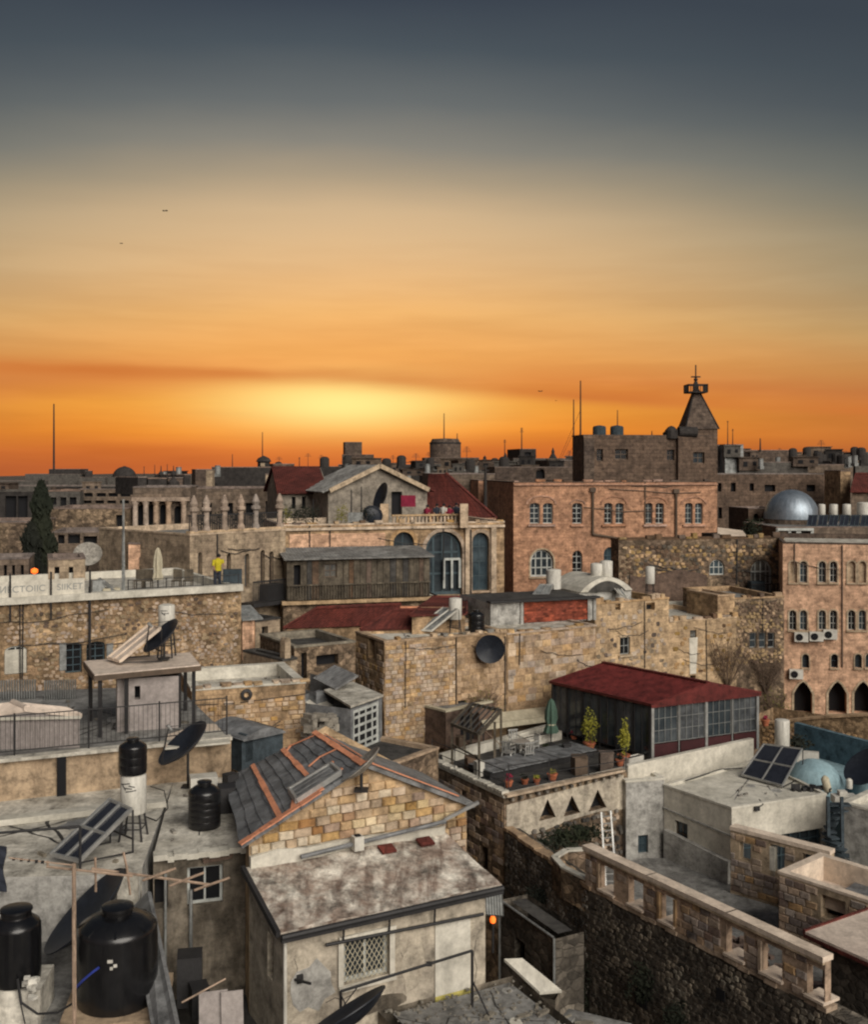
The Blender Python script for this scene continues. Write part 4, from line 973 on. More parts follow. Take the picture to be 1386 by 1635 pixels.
# kiosk and its canopy
K_ = Block('rooftop_kiosk', 'square rendered stair kiosk under the flat canopy slab', 'kiosk', (-8.72, 29.3), (-7.15, 29.8), 14.15, 1.4, 'shed_side', z0=12.7); K_.win((215, 1095, 224, 1117), style='dark'); K_.finish(para=0, roofm='roof_grey')
can = thing('canopy', 'flat buff canopy slab on dark posts carrying a tilted panel and dish', 'canopy', (-8.3, 30, 12.7)); cz = 14.42
cc = [onz(151, 1077, cz), onz(320, 1061, cz), onz(303, 1041, cz), onz(134, 1055, cz)]
mb = MB(); mb.slab(*cc, .09); mb.build('canopy_slab', 'tin_pink', can); mb = MB()
for a, b in zip(cc, cc[1:] + cc[:1]): mb.bar(a - ZV * .1, b - ZV * .1, .05, .14)
mb.build('edge_beam', 'brown_frame', can)
for p in cc + [cc[0].lerp(cc[1], .26), cc[0].lerp(cc[1], .85)]:
    c = (cc[0] + cc[2]) / 2; p = p + (c - p).normalized() * .2; mb = MB(); mb.bar((p.x, p.y, 12.7), (p.x, p.y, cz - .08), .09); mb.build('post', 'iron', can)
collector('pale tilted flat solar panel lying on the canopy slab', onz(172, 1052, 14.5), onz(192, 1058, 14.5), P(258, 1004, 30.4), P(238, 999, 31.3), 2, 1, 14.43, 'coping_pink', 'tin_pink')
dish('blue-grey satellite dish on the canopy slab', P(256, 1014, 30.3), (-.60, -.33, .73), .62, P(262, 1052, 30.6))
boiler('white water heater cylinder standing on the canopy slab', Vector((X(266, 31.2), 31.2, 14.43)), .24, .72, leg=.80, marks=[(-30, .8, 20, .8), (-20, .68, 30, .7), (-25, .74, 5, .62)])
# pale hatch roof, dish, hut
t = thing('tiled_hatch', 'low pale tiled pyramid roof at the end of the kiosk terrace', 'roof', onz(315, 1185, 12.72)); mb = MB()
q = [onz(262, 1194, 12.76), onz(368, 1184, 12.76), onz(352, 1165, 12.76), onz(268, 1172, 12.76)]; r_ = [P(320, 1156, 29.9), P(344, 1155, 30.3)]
mb.quad(q[0], q[1], r_[1], r_[0]); mb.quad(q[1], q[2], r_[1]); mb.quad(q[2], q[3], r_[0], r_[1]); mb.quad(q[3], q[0], r_[0]); mb.build('roof_slope', 'coping_pink', t); mb = MB(); mb.slab(q[0], q[1], q[2], q[3], .05); mb.build('base', 'roof_white', t)
dish('large dark satellite dish tilted in front of the ochre terrace wall', P(291, 1185, 27.2), (-.56, -.26, .78), .74, onz(300, 1256, 11.7))
hut = Block('dark_hut', 'dark blue-black metal hut with barrel roof beyond the patched roof', 'hut', XY(386, 29.6), XY(452, 30.6), 12.45, 1.6, 'slate_blue', z0=11.5); hut.front.z1 = 12.45
hut.win((392, 1172, 404, 1215), style='dark'); hut.finish(roof=False)
mb = MB(); n = 8; f = hut.front
arc = [(f.W * i / n, 12.42 + .22 * math.sin(math.pi * i / n)) for i in range(n + 1)]
mb.prism([f.pt(u - .06 if u == 0 else u, z, .12) for u, z in arc] + [f.pt(f.W, 12.38, .12), f.pt(0, 12.38, .12)], f.n * -1.9); mb.build('barrel_roof', 'membrane', hut.root)
yb = Block('courtyard_block', 'low beige block carrying the dark metal hut', 'building', (-5.42, 28.9), (-3.9, 29.3), 11.5, 5, 'ochre_plaster'); yb.finish(para=0, roofm='roof_pale')
sb = Block('parapet_house', 'small ochre stone house with bare white-rimmed flat roof', 'house', XY(306, 36), XY(487, 37.3), 12.46, 3.8, 'ochre_wall'); sb.finish(para=.4, th=.3, roofm='roof_pale', copm='roof_white')
ragged(sb.front, sb.root, ['s_tan', 's_buff'], w=.3, h=.1, gapp=.4, seed=2); cables(sb.front, sb.root, 2, 3)
lay(sb.front, .05, sb.front.W - .05, 10.7, 12.0, .26, .17, ['s_tan', 's_buff', 's_gold', 's_tan'], sb.root, th=.07, gap=.03, drop=.25, off=.0)
mb = MB(); f = sb.front; mb.lathe(f.pt(*f.pix(393, 1108), .03), [(.10, 0), (.2, .02), (.2, .08), (.10, .10), (.10, 0)], 14, axis=f.n, cap=False); tag(mb.build('cable_coil', 'iron'), 'black coil of cable hung on the ochre parapet house', 'cable')
mb = MB(); mb.tube([f.pt(0, 11.95, .03), f.pt(1.4, 11.9, .03), f.pt(f.W, 12.05, .03)], .015); mb.build('wall_cable', 'iron', sb.root)

def roof_detail(root, pts, z, n, seed, mat='roof_dark', bits=8):
    """tar seams, patches and loose bits lying on a flat roof given by four corners"""
    rr = random.Random(seed); Q = lambda u, v, h=.004: V3(Vector(pts[0]).to_3d().lerp(Vector(pts[1]).to_3d(), u).lerp(Vector(pts[3]).to_3d().lerp(Vector(pts[2]).to_3d(), u), v), z + h)
    for i in range(n):
        a, b = (rr.uniform(.05, .95), rr.uniform(.05, .3)), (rr.uniform(.05, .95), rr.uniform(.6, .95)); k = 9; m = MB(); prev = None
        for j in range(k + 1):
            s = j / k; u = a[0] + (b[0] - a[0]) * s + rr.uniform(-.012, .012); v = a[1] + (b[1] - a[1]) * s; w = rr.uniform(.004, .010) * 1.0; l, r_ = Q(u - w, v), Q(u + w, v)
            if prev: m.quad(prev[0], prev[1], r_, l)
            prev = (l, r_)
        m.build('tar_seam', mat, root)
    for i in range(n):
        c = (rr.uniform(.1, .9), rr.uniform(.1, .9)); m = MB(); k = 11; sx = rr.uniform(.02, .07)
        m.prism([Q(min(.98, max(.02, c[0] + sx * rr.uniform(.6, 1.1) * math.cos(2 * math.pi * q / k))), min(.98, max(.02, c[1] + sx * 1.3 * rr.uniform(.6, 1.1) * math.sin(2 * math.pi * q / k))), .006) for q in range(k)], (0, 0, -.004)); m.build('roof_patch', rr.choice(['roof_grey', 'grey_plaster', 'membrane_pale', 'roof_white']), root)
    m = MB()
    for i in range(bits): m.box(Q(rr.uniform(.05, .95), rr.uniform(.05, .95), .03), rr.uniform(.05, .3), rr.uniform(.04, .1), rr.uniform(.03, .08), rz=rr.uniform(0, 3))
    if bits: m.build('loose_bits', 's_grey', root, kind='stuff')
roof_detail(flat, [(-12.5, 21.5), (-6.1, 21.9), (-7.0, 27.6), (-12.5, 25.2)], 11.7, 5, 1, bits=14); roof_detail(flat, [(-5.9, 22.9), (-4.2, 23.4), (-5.4, 28.2), (-6.8, 27.8)], 11.69, 3, 2)
roof_detail(T1.root, [(-12, 26.4), (-5.7, 29), (-8.6, 34.5), (-13, 33)], 12.7, 5, 3, bits=16); roof_detail(sb.root, [(-7.7, 36.4), (-4.8, 37.5), (-5.6, 40.4), (-8.4, 39.4)], 12.06, 3, 4)
roof_detail(terr.root, [tuple(TA + d * .1)[:2], tuple(TA + d * 3.1)[:2], tuple(TA + d * 3.1 + nb * 2.4)[:2], tuple(TA + d * .1 + nb * 2.4)[:2]], 9.05, 4, 5, bits=12)
f = H1.front
for px, py, pts_ in ((470, 1530, [(0, 0), (.06, -.2), (.02, -.42), (.1, -.7), (.07, -1.0)]), (640, 1520, [(0, 0), (.05, -.12), (.14, -.2), (.16, -.45)]), (760, 1500, [(0, 0), (-.05, -.3), (.02, -.6), (-.04, -.95)]), (520, 1600, [(0, 0), (.2, .05), (.35, -.03), (.6, .04)])):
    u, z = f.pix(px, py); m = MB()
    for (a, b), (c, e) in zip(pts_, pts_[1:]): m.bar(f.pt(u + a, z + b, .001), f.pt(u + c, z + e, .001), .012, .008)
    m.build('crack', 'dark', house)
# props on the flat roof
boiler('white upright water heater with brush script on iron legs', (X(213, 23.8), 23.8, 11.7), .285, .86, leg=.58, marks=[(-48, .80, 0, .84), (-30, .72, 10, .70), (-38, .80, -20, .66), (-5, .78, 22, .74), (-20, .62, 28, .66)])
water_tank('stubby black drum tank sitting on top of the upright water heater', (X(212, 23.8), 23.8, 11.7 + .58 + .89), .31, .60, ribs=3)
water_tank('small ribbed black tank standing alone on the flat concrete roof', (X(325, 24.5), 24.6, 11.7), .37, .82, ribs=5)
collector('steep two-column dark solar collector on the flat concrete roof', onz(80, 1366, 11.85), onz(128, 1377, 11.85), P(212, 1293, 22.9), P(176, 1277, 23.5), 2, 2, 11.7)
mb = MB(); mb.box(onz(325, 1250, 11.9), .68, .45, .4, rz=.3); o = mb.build('roof_box', 'white_metal'); tag(o, 'white metal box behind the small ribbed black tank', 'box')
mb = MB(); mb.box(onz(362, 1290, 11.75) + ZV * .25, .4, .5, .6, rz=.3); mb.box(onz(368, 1280, 11.75) + ZV * .3, .3, .3, .8, rz=.7); o = mb.build('dark_crate', 'iron'); tag(o, 'dark crate by the small ribbed black tank and the patched roof eave', 'crate')
t = thing('bent_pipe', 'dark bent pipe frame rising in front of the solar collector', 'pipe', onz(128, 1400, 11.7)); mb = MB(); p = P(128, 1319, 21.9); mb.tube([P(-60, 1334, 21.5), p, Vector((p.x, p.y, 11.7))], .028, 8); mb.build('pipe', 'iron', t)
mb = MB(); pts = [onz(240, 1255, 12.0), onz(262, 1262, 12.3), onz(268, 1290, 11.72), onz(250, 1310, 11.72), onz(232, 1303, 11.72)]; mb.tube(pts, .012, 5); tag(mb.build('hose', 'iron'), 'thin black hose looping over the flat roof beside the water heater', 'hose')

# lower roof with the big tanks
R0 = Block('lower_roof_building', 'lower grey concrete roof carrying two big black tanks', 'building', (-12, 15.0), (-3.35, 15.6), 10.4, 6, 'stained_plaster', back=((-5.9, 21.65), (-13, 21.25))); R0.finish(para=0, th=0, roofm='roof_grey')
mb = MB(); mb.prism([(-6.15, 21.6, 11.05), (-3.95, 15.7, 10.5), (-3.55, 15.7, 10.5), (-5.82, 21.6, 11.38)], (0, 0, -.06)); mb.build('membrane_slope', 'membrane_pale', R0.root)
mb = MB(); mb.prism([(-5.82, 21.6, 11.40), (-3.55, 15.7, 10.52), (-3.47, 15.7, 10.5), (-5.74, 21.6, 11.38)], (0, 0, -.9)); mb.build('membrane_edge', 'membrane_pale', R0.root)
ped = MB(); ped.box((X(188, 18.9), 18.95, 10.43 + .05), 1.75, 1.7, .13, rz=.15); o = ped.build('tank_plinth', 'wood_pale'); tag(o, 'pale board plinth beneath the biggest black water tank', 'plinth')
tk = (X(186, 18.9), 18.95, 10.545)
water_tank('biggest black water tank with domed top on the lower grey roof', tk, .70, 1.30, ribs=1, lid=.37)
mb = MB(); c = Vector(tk)
hp = [c + Vector((math.cos(a) * .72, math.sin(a) * .72, z)) for a, z in ((-2.75, .28), (-2.5, .42), (-2.2, .60), (-1.9, .78), (-1.72, .88))]; mb.tube(hp, .022, 6); tag(mb.build('blue_hose', 'blue_plastic'), 'bright blue hose slung across the biggest black tank', 'hose')
mb = MB()
for a, z, w in ((-1.45, .98, .09), (-1.42, .86, .05), (-1.33, .90, .06)): mb.box(c + Vector((math.cos(a) * .71, math.sin(a) * .71, z)), w, .02, .05, rz=a + 1.57)
tag(mb.build('tank_sticker', 'cloth_white'), 'small torn pale stickers on the biggest black tank', 'sticker')
mb = MB(); mb.box((X(18, 18.6), 18.7, 10.72), 1.15, .95, .6, rz=.1); tag(mb.build('tank_pedestal', 'roof_pale'), 'pale rendered pedestal beneath the black tank cut by the frame edge', 'pedestal')
tk2 = (X(24, 18.6), 18.65, 11.03); water_tank('black water tank on the pale pedestal, cut by the frame edge', tk2, .42, .98, ribs=1, lid=.6)
mb = MB(); mb.tube([P(28, 1562, 18.2), P(34, 1600, 18.1), P(60, 1618, 18.0), P(92, 1616, 17.9), P(118, 1600, 17.8)], .02, 6); tag(mb.build('hose', 'iron'), 'black hose sagging between the two big tanks', 'hose')
mb = MB(); mb.tube([P(27, 1565, 18.15), P(32, 1598, 18.1), P(40, 1634, 18.0)], .012, 5); tag(mb.build('cable', 'iron'), 'thin cable dropping from the tank on the pale pedestal', 'cable')
rr = random.Random(9); mb = MB()
for _ in range(16): mb.box(P(48 + rr.uniform(-9, 12), 1572 + rr.uniform(-12, 22), 18.0 + rr.uniform(0, .3)), rr.uniform(.05, .14), .08, rr.uniform(.04, .1), rz=rr.uniform(0, 3))
tag(mb.build('rag_bundle', 'cloth_white'), 'crumpled pink and white rags tied beneath the pedestal tank', 'rags')
dish('big blue-black satellite dish seen edge-on behind the biggest tank', P(135, 1452, 20.6), (-.645, -.17, .745), .97, (X(150, 20.9), 20.9, 10.4), arm=False)
# aerial of pinkish tubes
t = thing('yagi_aerial', 'pinkish tubular television aerial on a tall pole before the biggest tank', 'aerial', (X(119, 17.6), 17.6, 10.4)); mb = MB(); mb.cyl((X(119, 17.6), 17.6, 10.4), P(118, 1378, 17.6), .035, n=8); mb.build('pole', 'rail_tube', t)
mb = MB(); mb.cyl(P(74, 1383, 17.6), P(212, 1398, 17.9), .022, n=6); mb.cyl(P(146, 1386, 17.8), P(337, 1412, 18.6), .024, n=6); mb.cyl(P(14, 1369, 17.2), P(118, 1381, 17.5), .012, n=6); mb.build('boom', 'rail_tube', t)
for a, b in (((152, 1368), (153, 1423)), ((197, 1360), (203, 1388)), ((203, 1388), (208, 1428)), ((228, 1405), (280, 1386)), ((270, 1414), (325, 1393)), ((310, 1421), (366, 1401)), ((76, 1374), (76, 1384))):
    mb = MB(); mb.cyl(P(*a, 17.9), P(*b, 17.9 if a[0] < 220 else 18.5), .022, n=6); mb.build('element', 'rail_tube', t)
mb = MB()
for px in (22, 34, 46, 58, 68): mb.box(P(px, 1370 + (px - 14) * .11, 17.3), .04, .04, .04)
mb.box(P(196, 1392, 17.9), .1, .08, .1); mb.build('clip', 'iron', t)
mb = MB(); k = 9; g0 = [(P(-6 + 2.5 * math.sin(i * 1.4), 1350 + i * 9, 17.0), P(7 + 3 * math.sin(i * .9 + 1), 1352 + i * 9, 17.05 + .03 * math.sin(i * 2))) for i in range(k)]
for (a, b), (c, e) in zip(g0, g0[1:]): mb.prism([a, b, e, c], (0, .03, 0))
tag(mb.build('hanging_cloth', 'cloth_dark'), 'dark purple cloth hanging from the aerial wire', 'cloth')
# sunken yard
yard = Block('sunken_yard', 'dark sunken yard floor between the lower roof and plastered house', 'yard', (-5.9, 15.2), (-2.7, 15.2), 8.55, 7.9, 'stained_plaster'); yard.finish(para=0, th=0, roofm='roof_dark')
bx = MB(); bx.box((X(303, 21.8), 21.8, 9.55), .5, .5, 1.0, rz=.2); bx.box((X(318, 21.4), 21.4, 9.3), .35, .4, .6, rz=.4); tag(bx.build('yard_cabinet', 'iron'), 'black cabinet under the two-pane window in the sunken yard', 'cabinet')
for i, (px, w, lb) in enumerate(((341, .55, 'wide grey board leaning in the sunken yard'), (371, .42, 'narrow grey board leaning beside the wider one in the yard'))):
    mb = MB(); Yb = 20.6; c = Vector((X(px, Yb), Yb, 9.35)); mb.box(c, w, .04, .95, X=Vector((.97, .24, 0)), Y=Vector((-.23, .93, -.28)), Z=Vector((-.07, .27, .96))); tag(mb.build('leaning_board', 'shed_side'), lb, 'board')
mb = MB(); mb.tube([P(290, 1600, 20), P(360, 1562, 20.6)], .02, 5); tag(mb.build('fallen_pole', 'rail_tube'), 'thin pale pole lying across the sunken yard', 'pole')
# ------------------------------------------------------------ dark rubble retaining wall and the roofless wall standing on it
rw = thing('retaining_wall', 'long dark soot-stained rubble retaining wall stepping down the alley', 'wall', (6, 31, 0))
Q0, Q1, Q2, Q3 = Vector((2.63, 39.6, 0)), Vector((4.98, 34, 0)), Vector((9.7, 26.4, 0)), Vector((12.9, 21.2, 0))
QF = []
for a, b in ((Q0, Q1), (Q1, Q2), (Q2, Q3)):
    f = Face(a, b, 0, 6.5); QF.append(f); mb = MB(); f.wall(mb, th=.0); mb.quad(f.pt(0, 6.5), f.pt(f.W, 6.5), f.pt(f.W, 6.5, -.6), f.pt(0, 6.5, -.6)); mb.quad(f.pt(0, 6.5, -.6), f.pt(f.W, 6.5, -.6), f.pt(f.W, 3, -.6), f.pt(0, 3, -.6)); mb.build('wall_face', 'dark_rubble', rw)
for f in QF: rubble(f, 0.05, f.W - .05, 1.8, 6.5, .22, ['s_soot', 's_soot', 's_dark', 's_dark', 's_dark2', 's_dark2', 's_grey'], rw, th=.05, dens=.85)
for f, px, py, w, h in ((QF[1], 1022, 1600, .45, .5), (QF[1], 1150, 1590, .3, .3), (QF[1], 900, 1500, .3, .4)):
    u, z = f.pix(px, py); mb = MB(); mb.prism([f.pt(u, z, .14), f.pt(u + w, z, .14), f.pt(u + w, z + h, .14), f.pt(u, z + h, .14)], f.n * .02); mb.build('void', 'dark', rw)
# pale mortared coping along the top
for f in QF[:2]:
    mb = MB(); rr = random.Random(3); u = 0
    while u < f.W:
        w = rr.uniform(.2, .5); mb.box(f.pt(u + w / 2, 6.52 + rr.uniform(0, .05), -.15), w * .95, .35 + rr.uniform(-.05, .1), .12, X=f.U, Y=f.n, Z=ZV); u += w
    mb.build('coping', 's_tan', rw)
for px, py, w, h, fi in ((905, 1545, .8, 1.1, 1), (935, 1575, .6, .9, 1), (1035, 1570, .5, .7, 1), (868, 1430, .5, .35, 0), (1090, 1625, .6, .6, 1)):
    f = QF[fi]; u, z = f.pix(px, py); mb = MB(); clumps(mb, f.pt(u, z, .2), w, .25, h, 500, .07)
    tag(mb.build('creeper', 'leaf_dark'), {905: 'largest dark creeper hanging on the rubble retaining wall', 935: 'dark creeper beside the largest one, lower on the rubble wall', 1035: 'dark creeper below the roofless wall openings', 868: 'small dark creeper near the wall bend by the terrace', 1090: 'dark creeper lowest down on the rubble wall'}[px], 'creeper')

pw = thing('roofless_wall', 'roofless dressed stone wall with square openings and coping coloured as if lit warm', 'wall', Q1 + ZV * 6.5)
f = Face(Q1 + Vector((-.12, .18, 0)), Q2, 6.55, 7.72)
rr = random.Random(14)
for r in ((958, 1381, 980, 1430), (1004, 1402, 1027, 1452), (1055, 1424, 1077, 1477), (1160, 1478, 1188, 1533), (1217, 1505, 1249, 1563), (1289, 1540, 1316, 1600)): 
    q = f.rect(*r); hole(f, (q[0], max(q[1], 6.72), q[2], min(q[3], 7.50)), 'rect', .35, back=False)
mb = MB(); f.wall(mb, th=.22); mb.build('wall', 's_mauve2', pw)
lay(f, .02, f.W - .02, 6.58, 7.68, .36, .22, ['s_mauve', 's_mauve2', 's_dusk', 's_mauve2', 's_tan'], pw, th=.07, gap=.018, off=.0, skip=None)
for s0, s1 in ((0, .32), (.322, .66), (.662, 1.0)):
    mb = MB(); a, b = f.pt(f.W * s0 - .06, 7.79, -.11), f.pt(f.W * s1, 7.79, -.11); mb.bar(a, b, .40, .14); mb.build('coping', 'coping_pink', pw)  # warm light on the wall top is in the coping colour
mb = MB(); mb.bar(f.pt(0, 7.70, .03), f.pt(f.W, 7.70, .03), .12, .07); mb.build('string_course', 'stone_trim', pw)
for h in f.holes:
    us = [p[0] for p in h['p']]; zs = [p[1] for p in h['p']]; mb = MB(); mb.box(f.pt((us[0] + us[1]) / 2, min(zs) - .03, -.22), us[1] - us[0] + .1, .62, .07, X=f.U, Y=f.n, Z=ZV); mb.build('sill', 'coping_pink', pw)
    if f.holes.index(h) % 2: continue
    mb = MB()
    for s in ((0, 1) if f.holes.index(h) == 2 else (0,)): mb.box(f.pt(us[s] + (-.05 if s == 0 else .05), (min(zs) + max(zs)) / 2, .0), .10, .12, max(zs) - min(zs), X=f.U, Y=f.n, Z=ZV)
    mb.build('jamb', 's_tan', pw)
# end return of the wall and curved low wall behind
cw = thing('curved_low_wall', 'curved low stone wall behind the first opening of the roofless wall', 'wall', (4.6, 35, 6.5)); mb = MB()
pts = [(4.95, 34.3), (4.3, 35.3), (4.1, 36.2), (4.6, 36.9), (5.5, 37.0)]
for a, b in zip(pts, pts[1:]): mb.bar((*a, 6.2), (*b, 6.2), .18, 1.0)
mb.build('wall', 'ruin_wall', cw)
mb = MB()
for a, b in zip(pts, pts[1:]): mb.bar((*a, 6.73), (*b, 6.73), .22, .07)
mb.build('coping', 'roof_white', cw)
# ruined courtyard floor
mb = MB(); mb.quad((2.9, 39.6, 4.2), (5.3, 34.2, 4.2), (10.0, 26.5, 4.2), (13, 24, 4.2), (20, 38, 4.2), (16, 43, 4.2), (8.5, 43, 4.2)); o = mb.build('courtyard_floor', 'roof_grey'); o['kind'] = 'structure'
mb = MB(); rr = random.Random(21)
for _ in range(700):
    a, b = rr.random(), rr.random(); p = Vector((5.4, 34.4, 4.2)).lerp(Vector((10.1, 27, 4.2)), a) + Vector((.85, .52, 0)) * rr.uniform(.3, 4.5); s = rr.uniform(.06, .28); mb.box(p + ZV * (s * .3 + max(0, .8 - b * 2) * .5), s * rr.uniform(.7, 1.5), s, s * .7, rz=rr.uniform(0, 3))
tag(mb.build('fallen_stones', 's_dusk', kind='stuff'), 'heaps of fallen stones on the ruined courtyard floor', 'rubble')
# dark vault interior mass behind the openings
# ------------------------------------------------------------ terrace with pavilion
N_ = Block('pavilion_terrace_building', 'long building with arcaded foot whose open terrace carries the red-roofed pavilion', 'building', (2.62, 39.8), (13.9, 47.5), 7.66, 6, 'ruin_wall', back=((9.5, 55), (-.45, 45.0)))
N_.left.holes = []; N_.win((765, 1350, 779, 1392), face='left', style='dark')
for r in ((860, 1275, 887, 1307), (899, 1269, 926, 1300), (939, 1260, 968, 1292)): N_.win(r, kind='tri', d=.3, style='dark')
N_.finish(para=.36, th=.3, roofm='roof_dark', copm='roof_white')
f = N_.front; u1 = f.pix(995, 1260)[0]
poly = [(0.1, 6.15), (1.6, 6.0), (3.2, 6.2), (4.8, 6.25), (u1, 6.1), (u1, 7.5), (.1, 7.35)]
ff = Face(f.A, f.B, 0, 0); ff.top = poly; ff.holes = [dict(p=h['p'], d=.02, back=False) for h in f.holes]
mb = MB(); s_ = MB(); ff.wall(s_); 
for v in s_.v: v += f.n * .03
s_.build('plaster_face', 'house_plaster', N_.root)
rubble(f, .1, u1, 4.3, 6.2, .3, ['s_soot', 's_dark', 's_dark2', 's_tan'], N_.root, th=.15, dens=.7)
mb = MB(); mb.bar(f.pt(0, 7.72, .05), f.pt(u1, 7.72, .05), .3, .09); mb.build('ledge', 's_buff', N_.root)
for i in range(14): mb = MB(); mb.box(f.pt(.3 + i * .42, 7.55, .12), .12, .14, .1, X=f.U, Y=f.n, Z=ZV); mb.build('corbel', 's_dark2', N_.root)
for px, py, w in ((860, 1345, 1.1), (925, 1325, .9), (892, 1330, .8)):
    u, z = f.pix(px, py); mb = MB(); clumps(mb, f.pt(u, z, .35), w, .4, .45, 500, .08); tag(mb.build('ivy_clump', 'leaf_dark', kind='stuff'), {860: 'widest dark ivy clump under the triangular niches', 925: 'dark ivy clump nearest the ladder', 892: 'dark ivy clump between the widest one and the ladder'}[px], 'ivy')
lf = N_.left; lay(lf, .05, lf.W - .05, 4.6, 7.4, .42, .24, ['s_mauve', 's_tan', 's_mauve2', 's_dusk'], N_.root, th=.05, gap=.02, drop=.3, limit=160)
mb = MB(); rr = random.Random(8); u = 0
while u < lf.W - .2:
    w = rr.uniform(.18, .34); mb.box(lf.pt(u + w / 2, 7.76 + rr.uniform(0, .05), -.1), w * .85, .32, .12, X=lf.U, Y=lf.n, Z=ZV); u += w
mb.build('coping_stones', 'roof_white', N_.root)
# ladder
t = thing('ladder', 'pale aluminium ladder leaning in the ruined courtyard below the niches', 'ladder', P(975, 1415, 40)); a0, a1 = P(968, 1425, 39.6), P(960, 1296, 40.6); b0, b1 = P(985, 1425, 39.8), P(975, 1294, 40.8); mb = MB(); mb.bar(a0, a1, .06); mb.bar(b0, b1, .06); mb.build('stile', 'alu', t)
for i in range(11): mb = MB(); s = (i + .6) / 11.3; mb.bar(a0.lerp(a1, s), b0.lerp(b1, s), .04); mb.build('rung', 'alu', t)
# pavilion
zd = 7.30
pv = thing('roof_pavilion', 'glazed rooftop pavilion with low-pitched dark red sheet roof', 'pavilion', (9.3, 45.6, zd)); FL, FR, BL, BR = Vector((9.3, 45.6, 0)), Vector((14.6, 48.0, 0)), Vector((5.6, 50.3, 0)), Vector((10.9, 52.6, 0)); EZ, RZ = 9.85, 10.5
RFm, RBm = (FL + FR) / 2, (BL + BR) / 2; ov = (FL - BL).normalized() * .12; sd = (FR - FL).normalized() * .08
for A_, B_, nm in ((FL - sd, BL - sd, 0), (FR + sd, BR + sd, 1)):
    mb = MB(); mb.ribs(V3(A_ + ov, EZ), V3(B_ - ov, EZ), V3(RBm - ov, RZ), V3(RFm + ov, RZ), 34, .035, prof=4, th=.05); mb.build('roof_slope', 'red_sheet', pv)
mb = MB(); mb.bar(V3(RFm + ov, RZ + .06), V3(RBm - ov, RZ + .06), .22, .05); mb.build('ridge_cap', 'red_sheet', pv)
mb = MB(); o_ = ov * .85
mb.prism([V3(FL + o_ - sd, EZ - .16), V3(FR + o_ + sd, EZ - .16), V3(FR + o_ + sd, EZ), V3(RFm + o_, RZ - .02), V3(FL + o_ - sd, EZ)], ov * .1); mb.build('gable_fascia', 'red_sheet', pv)
mb = MB(); mb.bar(V3(FL + ov - sd, EZ - .03), V3(BL - ov - sd, EZ - .03), .06, .12); mb.build('eaves_fascia', 'red_sheet', pv)
mb = MB(); mb.prism([V3(FL, zd), V3(FR, zd), V3(FR, zd + .08), V3(FL, zd + .08)], BL - FL); mb.build('floor', 'roof_dark', pv)
ffr = Face(FL, FR, zd, EZ); fle = Face(BL, FL, zd, EZ); fri = Face(FR, BR, zd, EZ); fba = Face(BR, BL, zd, EZ)
for f, nb_, mat_ in ((ffr, 4, 1), (fle, 6, 0), (fri, 5, 0), (fba, 4, 0)):
    for i in range(nb_ + 1):
        mb = MB(); u = min(max(f.W * i / nb_, .05), f.W - .05); w = .13 if (i in (0, nb_) or (f is ffr and i == 2)) else .05; mb.box(f.pt(u, (zd + EZ) / 2, 0), w, w, EZ - zd, X=f.U, Y=f.n, Z=ZV); mb.build('post', 'alu' if f is ffr else 'iron', pv)
    for i in range(nb_):
        u0, u1 = f.W * i / nb_ + .08, f.W * (i + 1) / nb_ - .08
        if f is ffr or f is fri:
            mb = MB(); mb.box(f.pt((u0 + u1) / 2, zd + .40, 0), u1 - u0, .06, .78, X=f.U, Y=f.n, Z=ZV); mb.build('base_panel', 'dark_red', pv)
        zb = zd + (.84 if f in (ffr, fri) else .3); m = MB(); nx = 4 if f is ffr else 2; nz = 3 if f is ffr else 1; bt_ = .018 if f is ffr else .03
        for k in range(nx + 1): m.bar(f.pt(u0 + (u1 - u0) * k / nx, zb, 0), f.pt(u0 + (u1 - u0) * k / nx, EZ - .15, 0), bt_)
        for k in range(nz + 1): m.bar(f.pt(u0, zb + (EZ - .15 - zb) * k / nz, 0), f.pt(u1, zb + (EZ - .15 - zb) * k / nz, 0), bt_)
        o = m.build('window', 'grey_frame' if f is ffr else 'iron', pv)
        m = MB(); m.prism([f.pt(u0, zb, -.03), f.pt(u1, zb, -.03), f.pt(u1, EZ - .16, -.03), f.pt(u0, EZ - .16, -.03)], f.n * -.01); m.build('pane', 'tent_film' if (i + (f is fle)) % 2 else 'glass', o)
# terrace furniture
def onT(px, py, z=zd): return onz(px, py, z)
def planter(label, px, py, w, h, dd, mat, rz=.6, cat='planter'):
    p = onT(px, py); t = thing('planter', label, cat, p); mb = MB(); X_, Y_ = Vector((math.cos(rz), math.sin(rz), 0)), Vector((-math.sin(rz), math.cos(rz), 0))
    for s in (-1, 1): mb.box(p + X_ * s * w / 2 + ZV * h / 2, .04, dd, h, rz=rz); mb.box(p + Y_ * s * dd / 2 + ZV * h / 2, w, .04, h, rz=rz)
    mb.build('box', mat, t); mb = MB(); mb.box(p + ZV * (h * .8), w * .95, dd * .95, .04, rz=rz); mb.build('soil', 'dark', t); return t
potted('tall yellow-green shrub in an orange pot by the pavilion side', onT(941, 1196), .26, .32, 'leaf_yellow', 1.35, .42, 420)
potted('upright yellow conifer in an orange pot before the pavilion corner', onT(996, 1217), .26, .34, 'leaf_yellow', 1.5, .24, 420)
